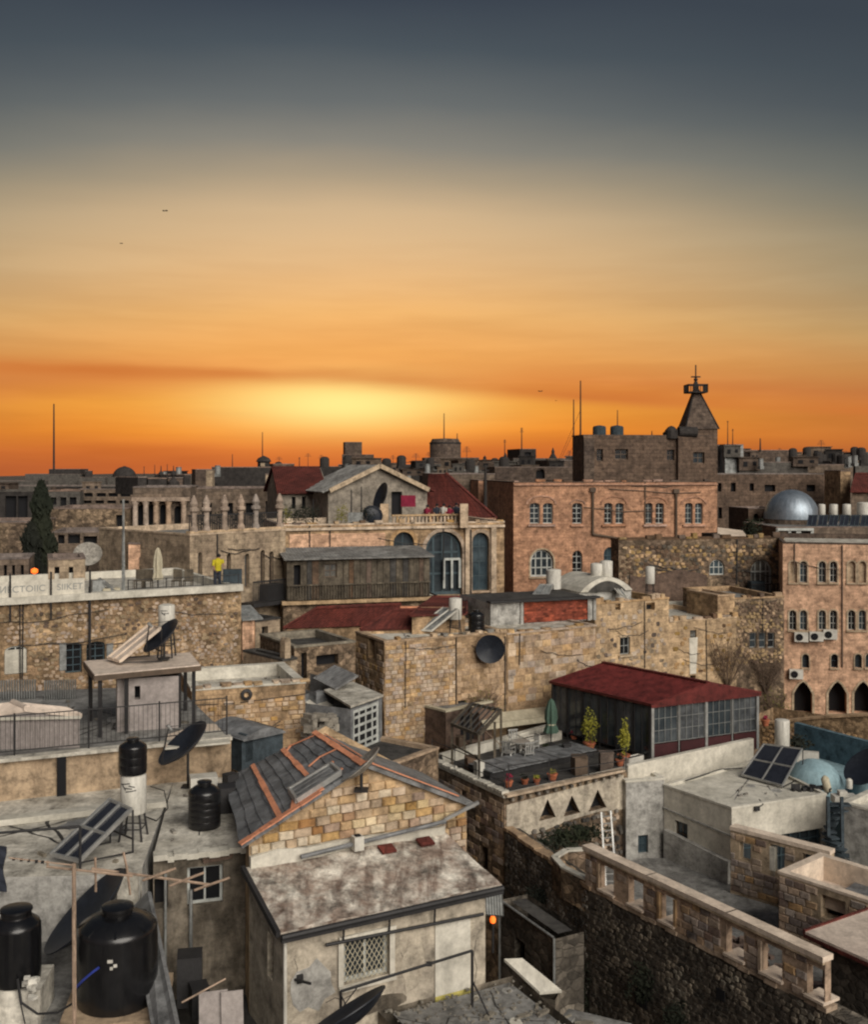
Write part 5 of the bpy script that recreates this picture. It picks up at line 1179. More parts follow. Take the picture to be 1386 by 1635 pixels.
for lb, px, py, r, h, lf_ in (('orange pot with red geranium at the terrace wall corner', 812, 1256, .17, .3, 'cloth_red'), ('orange pot with small plant, first of three along the wall', 838, 1252, .15, .2, 'leaf_dark'), ('orange pot with yellow-green tuft along the terrace wall', 857, 1251, .14, .15, 'leaf_yellow'), ('terracotta bowl planter set on the terrace wall ledge', 882, 1246, .2, .15, 'leaf_olive'), ('orange pot beside the white garden chairs', 872, 1202, .15, .2, 'leaf_dark'), ('stacked orange pots near the yellow-green shrub', 917, 1182, .15, .35, 'cloth_red'), ('pair of orange pots at the foot of the conifer', 990, 1222, .18, .2, 'leaf_dark'), ('orange bowl pot before the dark red pavilion panel', 1076, 1210, .2, .12, 'leaf_dark'), ('orange bowl pot below the pavilion middle post', 1156, 1194, .2, .12, 'leaf_olive'), ('orange pot at the far corner of the pavilion', 1222, 1158, .2, .2, 'cloth_red')):
    potted(lb, onT(px, py), r, r * 1.5, lf_, h, .14, 60)
def chair_w(label, p, rz, group=None):
    t = thing('garden_chair', label, 'chair', (0, 0, 0)); mb = MB(); mb.box((0, 0, .43), .46, .46, .04); mb.build('seat', 'alu', t); mb = MB()
    for i in range(4): mb.box((-.17 + .113 * i, .23, .66), .05, .03, .44)
    mb.box((0, .24, .9), .46, .04, .06); mb.build('backrest', 'alu', t)
    for sx in (-1, 1):
        for sy in (-1, 1): m = MB(); m.bar((sx * .2, sy * .2, .42), (sx * .25, sy * .25, 0), .045); m.build('leg', 'alu', t)
        m = MB(); m.bar((sx * .23, -.2, .64), (sx * .23, .24, .66), .04); m.bar((sx * .23, -.2, .43), (sx * .23, -.2, .64), .03); m.build('armrest', 'alu', t)
    t.location = p; t.rotation_euler = (0, 0, rz); return t
c0 = chair_w('white plastic garden chair nearest the dark planks, facing the table', onT(812, 1216), 2.6)
dup(c0, 'white plastic garden chair on the far side of the table', onT(822, 1199), .3); dup(c0, 'white plastic garden chair beside the orange pot', onT(850, 1205), -1.1); dup(c0, 'white plastic garden chair at the near end of the table', onT(842, 1217), 3.5)
t = thing('garden_table', 'round white garden table among white plastic chairs', 'table', onT(831, 1209)); p = onT(831, 1209); mb = MB(); mb.lathe(p + ZV * .68, [(.42, 0), (.44, .02), (.42, .04)], 20); mb.build('tabletop', 'alu', t); mb = MB(); mb.cyl(p, p + ZV * .68, .05, n=8); mb.box(p + ZV * .03, .5, .08, .05); mb.box(p + ZV * .03, .08, .5, .05); mb.build('pedestal', 'white_metal', t)
umbrella_closed('closed dark green parasol standing between awning and pavilion', onT(880, 1188), 2.1, .28, 'green_canvas')
# dark decking planks
t = thing('plank_deck', 'row of weathered dark planks forming a raised deck on the terrace', 'deck', onT(880, 1230)); a, b = onT(785, 1246), onT(952, 1208); dv = (b - a).normalized(); pv_ = Vector((-dv.y, dv.x, 0))
for i in range(13):
    mb = MB(); u = (b - a).length * (i + .5) / 13; mb.box(a + dv * u + pv_ * .75 + ZV * (.32 + random.uniform(-.01, .02)), (b - a).length / 13 - .03, 1.6, .04, X=dv, Y=pv_, Z=ZV); mb.build('plank', 'membrane', t)
mb = MB(); mb.box((a + b) / 2 + ZV * .15 + pv_ * .75, (b - a).length, 1.3, .28, X=dv, Y=pv_, Z=ZV); mb.build('deck_frame', 'iron', t)
planter('long pale planter against the back of the terrace', 865, 1185, 2.2, .4, .35, 'roof_pale', .65); planter('white trough planter at the foot of the yellow conifer', 1012, 1218, .9, .3, .3, 'white_metal', .65); planter('white trough planter farther from the conifer, by the terrace parapet', 1043, 1212, .8, .3, .3, 'white_metal', .65)
railing('thin dark wire fence along the terrace edge above the niches', [onT(812, 1262, 7.66), onT(1000, 1232, 7.66)], .95, 0, post=1.7, bw=.01, top=3)
railing('thin dark wire fence along the terrace flank wall', [onT(690, 1216, 7.66), onT(806, 1268, 7.66)], .9, 0, post=1.6, bw=.01, top=3)
rr = random.Random(31)
for i in range(10):
    px, py = [(700, 1222), (718, 1236), (735, 1200), (752, 1228), (800, 1232), (905, 1205), (960, 1190), (925, 1235), (968, 1232), (1140, 1196)][i]; p = onT(px, py); mb = MB(); w, h = rr.uniform(.3, .6), rr.uniform(.3, .8)
    mb.box(p + ZV * h / 2, w, w * .7, h, rz=rr.random()); mb.box(p + ZV * (h + .03), w * 1.08, w * .78, .05, rz=rr.random() * .1)
    tag(mb.build('storage_crate', ['iron', 'wood_grey', 'brown_frame', 's_brown', 'membrane'][i % 5]), ['dark crate nearest the flank wall of the terrace', 'brown timber crate beside the crate nearest the flank wall', 'dark crate in front of the store room door', 'dull crate under the pergola', 'grey crate between the pergola and the plank deck', 'dark crate between the chairs and the yellow-green shrub', 'timber crate against the glazed pavilion side', 'dark crate on the niche-side edge of the terrace by the planks', 'brown crate at the plank deck end by the conifer', 'grey crate before the pavilion middle post'][i], 'crate')
# dark pergola at the back corner
pg = thing('pergola', 'dark timber pergola cluttering the back corner of the terrace', 'pergola', onT(760, 1200)); pts = [onT(722, 1226), onT(765, 1246), onT(800, 1200), onT(752, 1188)]
for p in pts + [onT(742, 1210), onT(790, 1222)]: mb = MB(); mb.bar(p, p + ZV * 1.85, .1); mb.build('post', 'wood_grey', pg)
mb = MB()
for i in range(4): mb.bar(pts[i] + ZV * 1.85, pts[(i + 1) % 4] + ZV * 1.85, .12)
mb.bar(pts[0] + ZV * 1.0, pts[1] + ZV * .9, .06); mb.build('beam', 'wood_grey', pg)
for i in range(6): mb = MB(); s = (i + .5) / 6; mb.bar(pts[0].lerp(pts[1], s) + ZV * 1.93, pts[3].lerp(pts[2], s) + ZV * 1.93, .05); mb.build('rafter', 'roof_dark', pg)
pr = Block('terrace_store', 'dark store room with pale roof edge at the back of the terrace', 'store', onT(712, 1196), onT(786, 1178), 9.0, 2.2, 'brown_plaster', z0=zd); pr.win((735, 1140, 765, 1185), style='dark'); pr.finish(para=.08, roofm='roof_grey', copm='cream_canvas')
t = thing('awning', 'long rolled cream awning on dark posts behind the garden chairs', 'awning', onT(840, 1178)); a, b = P(772, 1157, 49), P(882, 1143, 51); mb = MB(); mb.prism([a, b, b + Vector((-.2, .9, .25)), a + Vector((-.2, .9, .25))], (0, 0, -.08)); mb.bar(a - ZV * .1, b - ZV * .1, .18, .25); mb.build('canvas', 'cream_canvas', t); mb = MB(); mb.bar(a, (a.x, a.y, zd), .06); mb.bar(b, (b.x, b.y, zd), .06); mb.build('post', 'iron', t)
mb = MB(); mb.box(onT(765, 1240) + ZV * .35, .35, .3, .6, rz=.5); tag(mb.build('white_bin', 'white_metal'), 'small white bin by the pergola post', 'bin')
mb = MB(); c = P(838, 1188, 47.3); mb.bar(P(768, 1160, 46), P(800, 1190, 45.5), .03); tag(mb.build('loose_pole', 'rail_tube'), 'orange-tinted pole propped against the pergola', 'pole')

# ------------------------------------------------------------ white rendered house
O_ = Block('white_rendered_house', 'white rendered flat-roofed house, flank greyed as shade, beside the pavilion terrace', 'house', (11.3, 40.4), (15.5, 42.1), 7.05, 5, 'white_plaster', back=((14.3, 47.0), (9.35, 43.3)))
O_.win((1077, 1312, 1098, 1352), face='left', style='brown', nv=1, nh=1, tr=None)
O_.win((1020, 1335, 1034, 1362), face='left', style='blue') if False else None
q = O_.front; hole(q, (.55, 4.3, q.W - .15, 5.75), 'rect', 1.0); O_.finish(para=.06, th=.12, roofm='roof_white', copm='roof_white')
mb = MB(); h = q.holes[0]
for i in range(9): u = .6 + (q.W - .9) * i / 8; mb.bar(q.pt(u, 4.3, -.12), q.pt(u, 5.75, -.12), .05)
for z in (4.9, 5.4): mb.bar(q.pt(.56, z, -.12), q.pt(q.W - .16, z, -.12), .045)
mb.build('veranda_frame', 'blue_frame', O_.root)
mb = MB(); mb.prism([q.pt(.6, 4.35, -.16), q.pt(q.W - .2, 4.35, -.16), q.pt(q.W - .2, 5.7, -.16), q.pt(.6, 5.7, -.16)], q.n * -.01); mb.build('veranda_glass', 'glass', O_.root)
fl = O_.left; mb = MB(); mb.prism([fl.pt(.2, 5.35, 0), fl.pt(fl.W, 5.05, 0), fl.pt(fl.W, 4.75, .0), fl.pt(fl.W, 4.2, .0), fl.pt(.2, 4.2, 0)], fl.n * .22); mb.build('flank_plinth', 'grey_plaster', O_.root)  # grey plaster paints the shade of this turned-away side
mb = MB(); mb.prism([fl.pt(-.01, 4.2, .004), fl.pt(fl.W + .01, 4.2, .004), fl.pt(fl.W + .01, 6.1, .004), fl.pt(-.01, 6.35, .004)], fl.n * .015); mb.build('flank_render', 'grey_plaster', O_.root) if False else None
mb = MB(); mb.bar(fl.pt(0, 6.15, .03), fl.pt(fl.W, 6.0, .03), .05, .06); mb.build('render_ledge', 'grey_plaster', O_.root)
O2 = Block('', '', '', (7.75, 42.95), (9.38, 43.35), 7.3, 1.0, 'grey_plaster', root=O_.root); O2.win((1019, 1333, 1035, 1362), style='blue'); O2.finish(para=.05, roofm='roof_white')
# white parapet of the terrace edge above the roof
pp = Block('', '', '', (7.9, 43.30), (14.3, 47.62), 7.85, .22, 'white_plaster', z0=6.5, root=O_.root); pp.finish(para=0, th=0, roofm='roof_white')
mb = MB(); mb.tube([onz(1095, 1246, 7.1), onz(1120, 1238, 7.1), onz(1150, 1228, 7.1), onz(1185, 1226, 7.1)], .03, 6); tag(mb.build('pipe_run', 'iron'), 'dark pipe snaking over the white house roof', 'pipe')
mb = MB(); c = onz(1206, 1290, 6.6); f = O_.front; u, z = f.pix(1207, 1290); mb.box(f.pt(u, z, .06), .22, .1, .16, X=f.U, Y=f.n, Z=ZV); mb.tube([f.pt(u, z, .06), f.pt(u + .3, 7.05, .06), f.pt(u + .4, 7.12, -.3)], .02, 5); tag(mb.build('floodlight', 'iron'), 'small dark floodlight clipped on the white house front', 'light')
roof_detail(O_.root, [(11.6, 41), (15.2, 42.4), (14.1, 46.5), (9.8, 43.5)], 6.99, 4, 6, mat='roof_grey', bits=6)
# solar panels, boiler, domes
collector('large dark blue solar panel pair leaning beside the pale blue dome', onz(1184, 1238, 7.08), onz(1250, 1256, 7.08), P(1282, 1196, 44.4), P(1220, 1188, 45.4), 2, 2, 7.05, 'alu')
boiler('white upright water heater above the dark blue panels', (X(1249, 46.2), 46.2, 7.05), .31, 1.12, leg=.85)
bp = Block('blue_terrace_building', 'building with pale blue painted roof, domes and blue parapet', 'building', (15.55, 42.4), (24, 42.0), 6.4, 8.5, 'pale_blue'); bp.finish(para=0, roofm='pale_blue')
for lb, px, Y, r, h in (('pale blue painted dome behind the white house', 1300, 44.6, 1.22, 1.35), ('pale blue painted dome cut by the frame edge', 1392, 44, .85, .85)):
    mb = MB(); pr = [(r, 0)] + [(r * math.cos(a * math.pi / 18), h * math.sin(a * math.pi / 18) ** (.95)) for a in range(1, 9)] + [(.01, h)]; mb.lathe((X(px, Y), Y, 6.4), pr, 28); tag(mb.build('roof_dome', 'pale_blue', smooth=True), lb, 'dome')
bw = Face(XY(1268, 51), XY(1420, 46.5), 6.4, 7.75); mb = MB(); bw.wall(mb, th=.25); tag(mb.build('blue_parapet', 'teal_paint'), 'slate blue parapet wall behind the pale blue domes', 'wall')
mb = MB(); c = P(1290, 1205, 46.5); mb.box(c - ZV * .1, .9, .3, .5, rz=-.3); tag(mb.build('metal_cabinet', 'white_metal'), 'pale metal cabinet standing behind the pale blue dome', 'cabinet')
mb = MB(); clumps(mb, P(1272, 1186, 46.8), .6, .4, .35, 200, .12); tag(mb.build('dark_plant', 'leaf_dark', kind='stuff'), 'dark plant clump behind the white water heater', 'plant')
for lb, px, py, r, h, m_ in (('leaning cream gas cylinder before the pale blue dome', 1322, 1262, .16, .62, 'cream_canvas'), ('small white canister on the blue roof edge', 1356, 1258, .13, .4, 'white_metal')):
    p = onz(px, py, 7.0); t = thing('canister', lb, 'canister', p); mb = MB(); mb.lathe(p, [(r, 0), (r, h * .8), (r * .6, h * .93), (r * .3, h)], 14, axis=(-.25, 0, 1) if 'lean' in lb else None); mb.build('shell', m_, t, smooth=True)
mb = MB(); rr = random.Random(12)
for _ in range(26): mb.box(P(1270 + rr.uniform(0, 55), 1262 + rr.uniform(-6, 6), 42.8), rr.uniform(.1, .5), .1, rr.uniform(.05, .25), rz=rr.uniform(0, 3))
tag(mb.build('roof_clutter', 'iron', kind='stuff'), 'dark metal clutter on the back edge of the white roof', 'clutter')
mb = MB(); mb.box(P(1348, 1275, 41.8), .9, .5, .3); mb.box(P(1345, 1266, 41.8), .3, .3, .2); tag(mb.build('white_table', 'white_metal'), 'white table top with blue box beside the iron stair', 'table')
dish('dark satellite dish at the frame edge over the blue parapet', P(1384, 1222, 43.5), (-.6, -.2, .77), 1.0, (X(1386, 43.8), 43.8, 6.4), arm=False)
# iron stair
t = thing('iron_stair', 'dark blue iron stair between the white house and grey-walled flat', 'stair', P(1335, 1400, 39)); 
for px in (1322, 1344): mb = MB(); mb.bar(P(px, 1272, 39.6), P(px + 2, 1400, 39.6), .11); mb.build('post', 'slate_blue', t)
for i in range(12): mb = MB(); mb.box(P(1333 + 8 * math.cos(i * .7), 1284 + i * 10, 39.8 + .4 * math.sin(i * .7)), .75, .35, .06, rz=i * .35); mb.build('tread', 'slate_blue', t)
gw = Block('grey_walled_flat', 'pale grey walled flat cut by the frame edge beside the iron stair', 'building', (15.4, 40.2), (18.2, 37.2), 7.3, 3, 'grey_plaster'); gw.finish(para=.2, roofm='roof_white')
# ruined rooms
R1 = thing('ruined_screen_wall', 'ruined dressed stone screen wall with three gaps before the white house', 'wall', (11, 39.5, 4.2)); f = Face((11.0, 39.5), (13.75, 36.9), 4.2, 6.55)
for r in ((1181, 1346, 1199, 1374), (1229, 1348, 1253, 1392), (1281, 1364, 1303, 1384)): 
    q = f.rect(*r); hole(f, (q[0], q[1], q[2], min(q[3], 6.4)), 'rect', .3, back=False)
mb = MB(); f.wall(mb, th=.3); mb.build('wall', 'stone_trim', R1); lay(f, .02, f.W - .02, 4.3, 6.45, .38, .25, ['s_mauve', 's_mauve2', 's_tan', 's_dusk'], R1, th=.08, gap=.02, off=.0)
mb = MB(); mb.bar(f.pt(0, 6.62, -.15), f.pt(f.W, 6.62, -.15), .42, .14); mb.build('coping', 'coping_pink', R1)
mb = MB(); q = f.rect(1228, 1348, 1234, 1392); mb.box(f.pt(q[0] + .12, 5.7, -.1), .2, .2, 1.2, X=f.U, Y=f.n, Z=ZV); mb.build('white_jamb', 'roof_white', R1)
RM = Block('roofless_room', 'roofless stone room with pale rim and sandy floor beside the screen wall', 'ruin', (11.4, 35.2), (14.0, 32.1), 6.6, 2.6, 'stone_trim', z0=4.2)
RM.win((1311, 1433, 1350, 1470), d=.5, style='dark'); RM.finish(para=.75, th=.26, roofm='tin_pink', copm='coping_pink')
for f in (RM.front, RM.left): lay(f, .02, f.W - .02, 4.3, 6.5, .40, .25, ['s_mauve', 's_mauve2', 's_tan', 's_dusk', 's_mauve2'], RM.root, th=.08, gap=.02, off=.0)
mb = MB(); 
for px, py, s in ((1340, 1392, .2), (1352, 1390, .15), (1330, 1384, .12), (1362, 1389, .1)): mb.box(onz(px, py, 5.95), s * 1.6, s, s, rz=px)
tag(mb.build('sand_heap', 's_buff', kind='stuff'), 'broken blocks and sand lying in the roofless room', 'rubble')
mb = MB(); mb.slab(onz(1350, 1418, 6.1), onz(1395, 1438, 6.1), onz(1395, 1400, 6.1), onz(1374, 1402, 6.1), .06); tag(mb.build('dark_board', 'membrane'), 'dark board lying across the roofless room', 'board')
U_ = Block('canopied_block', 'dark block with wide tan roof slab cut by the frame corner', 'building', (10.7, 29.3), (13.2, 25.2), 7.0, 3.2, 'dark_rubble', z0=0); U_.finish(roof=False)
a, b, c, e = onz(1284, 1486, 7.2), onz(1284, 1486, 7.2) + Vector((3.0, -4.8, 0)), onz(1284, 1486, 7.2) + Vector((6.4, -2.7, 0)), onz(1284, 1486, 7.2) + Vector((3.4, 2.1, 0))
mb = MB(); mb.slab(a, b, c, e, .07); mb.build('roof_slab', 'tin_pink', U_.root); mb = MB(); mb.bar(a - ZV * .12, b - ZV * .12, .05, .1); mb.bar(a - ZV * .02, e - ZV * .02, .08, .12); mb.build('roof_edge', 'red_tile', U_.root); mb = MB(); mb.bar(a - ZV * .2 + Vector((.1, .1, 0)), b - ZV * .2 + Vector((.1, .1, 0)), .05, .04); mb.build('edge_trim', 'alu', U_.root)
# ------------------------------------------------------------ lane buildings between the terraces
G_ = Block('glazed_lean_to', 'grey shed with pale sheet roof and white-barred glazed front down in the lane', 'shed', XY(560, 40), XY(610, 42), 10.9, 3.0, 'membrane')
f = G_.front; h = G_.win((564, 1126, 606, 1195), d=.06, nv=3, nh=4, style='white', name='window'); G_.finish(roof=False)
mb = MB(); mb.slab(onz(560, 1127, 11.05), onz(612, 1109, 11.05), onz(564, 1088, 11.05), onz(517, 1101, 11.05), .08); mb.build('sheet_roof', 'roof_pale', G_.root)
g2 = Block('grey_sheet_roof_store', 'low store under a blue-grey sheet roof behind the glazed shed', 'store', XY(505, 42.5), XY(572, 44), 11.0, 4, 'membrane'); g2.finish(roof=False)
mb = MB(); mb.ribs(onz(500, 1083, 11.2), onz(535, 1100, 11.1), onz(572, 1078, 11.6), onz(535, 1062, 11.6), 10, .03); mb.build('sheet_roof', 'membrane_pale', g2.root)
lane = Block('lane_store', 'small stone store with rusted sheet roof in the lane beside the ochre parapet house', 'store', XY(490, 38), XY(520, 39), 10.5, 3, 'ruin_wall'); lane.finish(roof=False)
mb = MB(); mb.slab(onz(486, 1120, 10.6), onz(522, 1140, 10.3), onz(538, 1130, 10.4), onz(500, 1105, 10.8), .06); mb.build('sheet_roof', 'roof_pale', lane.root)
mb = MB(); rr = random.Random(4)
for _ in range(60): mb.box(P(508 + rr.uniform(-22, 26), 1160 + rr.uniform(-20, 30), 37 + rr.uniform(-1, 1)), rr.uniform(.1, .5), .2, rr.uniform(.05, .3), rz=rr.uniform(0, 3))
tag(mb.build('lane_clutter', 's_grey', kind='stuff'), 'heap of clutter in the lane beside the glazed shed', 'clutter')
ls = Block('lane_wall_house', 'dark low house wall at the foot of the lane behind the patched roof', 'house', XY(618, 38), XY(700, 40.5), 9.3, 3, 'ruin_wall'); ls.finish(para=.1, roofm='roof_dark', copm='s_tan')
# old house with dish
J = Block('coursed_stone_house', 'golden coursed stone house with a big dark round dish on its wall', 'house', XY(614, 48), XY(809, 51), 12.1, 3.25, 'ochre_wall')
J.win((588, 1018, 598, 1052), face='left', style='dark'); J.win((731, 1118, 745, 1142), style='dark'); J.finish(para=.10, th=.25, roofm='roof_white', copm='s_tan')
f = J.front; lay(f, .03, f.pix(727, 1090)[0], 7.6, 11.9, .29, .19, ['s_tan', 's_buff', 's_tan', 's_gold', 's_mauve2', 's_buff'], J.root, th=.07, gap=.018, drop=.03, limit=290)
ragged(f, J.root, ['s_tan', 's_buff', 's_grey'], w=.35, h=.12, gapp=.3, seed=4); cables(f, J.root, 4, 7)
lay(J.left, .03, J.left.W - .03, 8.6, 11.7, .34, .25, ['s_tan', 's_mauve2', 's_gold'], J.root, th=.06, gap=.03, drop=.3, limit=60)
lay(f, f.pix(729, 1090)[0], f.W - .1, 7.8, 11.8, .4, .27, ['s_tan', 's_buff', 's_mauve2'], J.root, th=.04, gap=.03, drop=.4, limit=0)
mb = MB(); mb.bar(f.pt(f.pix(806, 1080)[0], 11.9, .06), f.pt(f.pix(806, 1080)[0], 8.0, .06), .04); mb.build('downpipe', 'iron', J.root)
t = thing('wall_dish', 'big round blue-black dish facing out from the golden stone house wall', 'satellite dish', f.pt(*f.pix(783, 1036), .3)); c = P(783, 1036, f.pt(f.pix(783, 1036)[0], 11).y - .72); n_ = Vector((-.02, -.99, -.05)); mb = MB(); mb.lathe(c, [(.01, -.16), (.4, -.09), (.66, 0), (.68, .01), (.66, -.02), (.4, -.12), (.01, -.2)], 36, axis=n_, cap=False); mb.build('reflector', 'dish_dark', t, smooth=True); mb = MB(); mb.bar(c - n_ * .2, f.pt(*f.pix(783, 1036), 0), .1); mb.build('bracket', 'iron', t)
mb = MB()
for i, (px, py) in enumerate(((618, 1050), (627, 1100), (650, 1145))): pass
kb = Block('ochre_wall_house', 'ochre block wall house joining the golden stone house to the plastered one', 'house', XY(810, 51.3), XY(952, 54), 11.95, 5, 'ochre_wall'); kb.finish(para=.05, roofm='roof_pale', copm='s_tan')
f = kb.front; lay(f, .05, f.W - .05, 8.6, 11.8, .5, .32, ['s_buff', 's_tan', 's_tan', 's_mauve2'], kb.root, th=.03, gap=.015, drop=.25, limit=180); ragged(f, kb.root, ['s_tan', 's_buff', 's_gold'], w=.4, h=.15, gapp=.3, seed=5); cables(f, kb.root, 3, 8)
shrub('leafless shrub growing from the foot of the golden stone house', J.front, 765, 1125, 1.0, .8, 260, 'leaf_olive', d=.6, s=.05)
rb = Block('rooftop_room', 'low rooftop room with a red brick panel and black roof edge', 'building', XY(782, 54.2), XY(951, 56.4), 13.05, 4, 'grey_plaster', z0=11.9)
f = rb.front; rb.finish(para=.0, th=0, roofm='roof_dark')
u0, u1 = f.pix(836, 985)[0], f.pix(938, 985)[0]; bu = (u1 - u0)
nb_cols, nb_rows = 12, 6
mb = MB(); mb.prism([f.pt(u0, 11.95, .02), f.pt(u1, 11.95, .02), f.pt(u1, 13.0, .02), f.pt(u0, 13.0, .02)], f.n * .03); mb.build('brick_panel', 'red_brick', rb.root)
mb = MB(); mb.bar(f.pt(-.1, 13.12, .08), f.pt(f.W + .1, 13.12, .08), .5, .1); mb.build('roof_edge', 'iron', rb.root)
for px in (785, 833, 940, 949): mb = MB(); u = f.pix(px, 985)[0]; mb.bar(f.pt(u, 11.9, .04), f.pt(u, 13.05, .04), .18, .14); mb.build('pier', 'grey_plaster', rb.root)
# red-tiled roofs behind the golden house
def hip(name, label, corners_px, z, ridge, mat='red_tile', wall='ochre_wall', cat='house', n=24):
    c = [onz(*q, z) for q in corners_px]; t = thing(name, label, cat, Vector((c[0].x, c[0].y, 0))); m = sum(c, Vector()) / 4
    mb = MB(); ins = [p.lerp(m, .06) for p in c]
    for i in range(4): a, b = ins[i], ins[(i + 1) % 4]; mb.quad((a.x, a.y, 0), (b.x, b.y, 0), (b.x, b.y, z - .02), (a.x, a.y, z - .02))
    mb.build('wall', wall, t); r0, r1 = ridge
    for a, b, d_, e_ in ((c[0], c[1], r1, r0), (c[2], c[3], r0, r1)): mb = MB(); mb.ribs(a, b, d_, e_, n, .05); mb.build('roof_slope', mat, t)
    for a, b, r in ((c[1], c[2], r1), (c[3], c[0], r0)): mb = MB(); nm = (b - a).cross(r - a).normalized() * .06; mb.prism([a, b, r], nm if nm.z < 0 else -nm); mb.build('roof_slope', mat, t)
    mb = MB(); mb.cyl(r0 + ZV * .05, r1 + ZV * .05, .1, n=8)
    for a, r in ((c[0], r0), (c[1], r1)): mb.cyl(a + ZV * .05, r + ZV * .05, .07, n=6)
    mb.build('ridge_cap', 'red_tile', t); return t
hip('red_tiled_house', 'low house with long dark red hipped tile roof under the timber shed', [(452, 1004), (600, 999), (640, 985), (500, 984)], 11.6, (P(505, 972, 56), P(640, 966, 57.5)))
hip('red_tiled_outbuilding', 'small dark red tiled roof peeping over the golden stone house', [(575, 1006), (688, 1003), (690, 990), (600, 992)], 12.2, (P(625, 976, 52.5), P(688, 975, 53)))
hip('red_roof_annex', 'dark red sheet roof tucked under the arched windows', [(655, 983), (745, 980), (745, 968), (668, 968)], 12.9, (P(690, 955, 59), P(745, 955, 59.5)))
mb = MB(); mb.box(P(655, 972, 54), 1.0, .3, .25); tag(mb.build('orange_tarpaulin', 'sealant'), 'small crumpled orange tarpaulin on the red tiled roofs', 'tarpaulin')
od = Block('dark_stone_house', 'dark weathered stone house with parapet behind the parapet house', 'house', XY(470, 46), XY(567, 47.5), 12.2, 4, 'ruin_wall'); od.win((481, 1042, 490, 1090), style='dark'); od.win((505, 1045, 540, 1062), style='dark'); od.finish(para=.3, roofm='roof_dark', copm='s_grey')
o2 = Block('arched_cottage', 'small pale cottage with a tall arched opening below the oriel', 'house', XY(450, 44), XY(474, 44.5), 12.0, 3, 'cream_stone'); o2.win((455, 1018, 464, 1062), kind='arch', style='dark'); o2.finish(para=.1, roofm='roof_dark')
# roof items on the golden house
collector('pair of pale tilted solar collectors on the golden stone house roof', onz(660, 1006, 12.15), onz(690, 1008, 12.15), P(733, 973, 50.5), P(708, 970, 51.5), 2, 1, 12.0, 'white_metal', 'tin')
boiler('white water heater on the golden stone house roof', (X(727, 51), 51, 12.05), .31, 1.0, leg=.65)
water_tank('black tank beside the white heater on the golden stone house', (X(761, 51.5), 51.5, 12.0), .40, .85, ribs=3)
roof_detail(J.root, [(-2.0, 48.4), (3.1, 51.2), (1.9, 53.6), (-3.4, 50.8)], 12.0, 3, 7, mat='roof_grey', bits=8)
# plastered ochre houses running to the arcaded building
La = Block('plastered_ochre_house', 'tall patchy ochre plaster house with one small window', 'house', XY(950, 57), XY(1068, 59.5), 12.66, 5, 'ochre_plaster'); La.win((990, 1017, 1006, 1045), d=.15, style='grey', nv=1, nh=1, tr='stone_trim', trw=.12); La.win((983, 964, 991, 974), style='dark'); La.win((1032, 962, 1046, 974), style='dark'); La.finish(para=.3, roofm='roof_pale', copm='s_tan')
Lb = Block('stained_ochre_house', 'lower stained ochre house with a white streak down its wall', 'house', XY(1067, 61), XY(1176, 63), 11.1, 6, 'ochre_plaster'); Lb.win((1102, 1006, 1112, 1023), style='grey', nv=0, nh=1); Lb.win((1102, 1078, 1111, 1090), style='dark'); Lb.finish(para=.2, roofm='roof_white', copm='s_buff')
f = Lb.front; u, z = f.pix(1107, 1052); mb = MB(); mb.prism([f.pt(u - .25, 8.0, 0), f.pt(u + .2, 8.0, 0), f.pt(u + .3, 10.1, 0), f.pt(u - .3, 10.1, 0)], f.n * .03); mb.build('white_streak', 'white_plaster', Lb.root)
Lc = Block('rubble_tower_house', 'rubble-faced narrow house with three small windows beside the pink building', 'house', XY(1170, 64.5), XY(1252, 65.5), 12.0, 6, 'ruin_wall')
for a in (1197, 1212, 1226): Lc.win((a, 1010, a + 11, 1034), d=.15, style='grey', nv=0, nh=1)
Lc.finish(para=.3, roofm='roof_grey', copm='s_tan'); rubble(Lc.front, .05, Lc.front.W - .05, 8, 11.9, .30, ['s_brown', 's_ruin', 's_ruin', 's_tan', 's_brown'], Lc.root, th=.08, dens=.95)
Ld = Block('stone_pier_house', 'narrow pale stone pier building between two terraces', 'building', XY(1146, 63.5), XY(1173, 64), 12.3, 3, 'ochre_wall'); Ld.finish(para=.05, roofm='s_tan')
for i_, bl in enumerate((La, Lb, Lc, Gb_ if False else La)[:3]): ragged(bl.front, bl.root, ['s_tan', 's_buff', 's_brown'], w=.5, h=.25, gapp=.35, seed=20 + i_); cables(bl.front, bl.root, 4, 30 + i_)
for bl in (La, Lb): rubble(bl.front, .05, bl.front.W - .05, 8, bl.z1 - .2, .40, ['s_brown', 's_ruin', 's_tan', 's_buff', 's_gold'], bl.root, th=.04, dens=.45)
shrub('big tangled leafless brown shrub on the stained ochre house', Lb.front, 1160, 1052, 1.6, 1.7, 500, 'twig', d=.8, s=.06); shrub('leafless shrub at the foot of the rubble tower house', Lc.front, 1222, 1075, 1.3, 1.3, 380, 'twig', d=.7, s=.06); shrub('low scrub at the corner below the pink arcaded building', Lc.front, 1236, 1125, 1.1, 1.0, 300, 'leaf_olive', d=.7, s=.06)
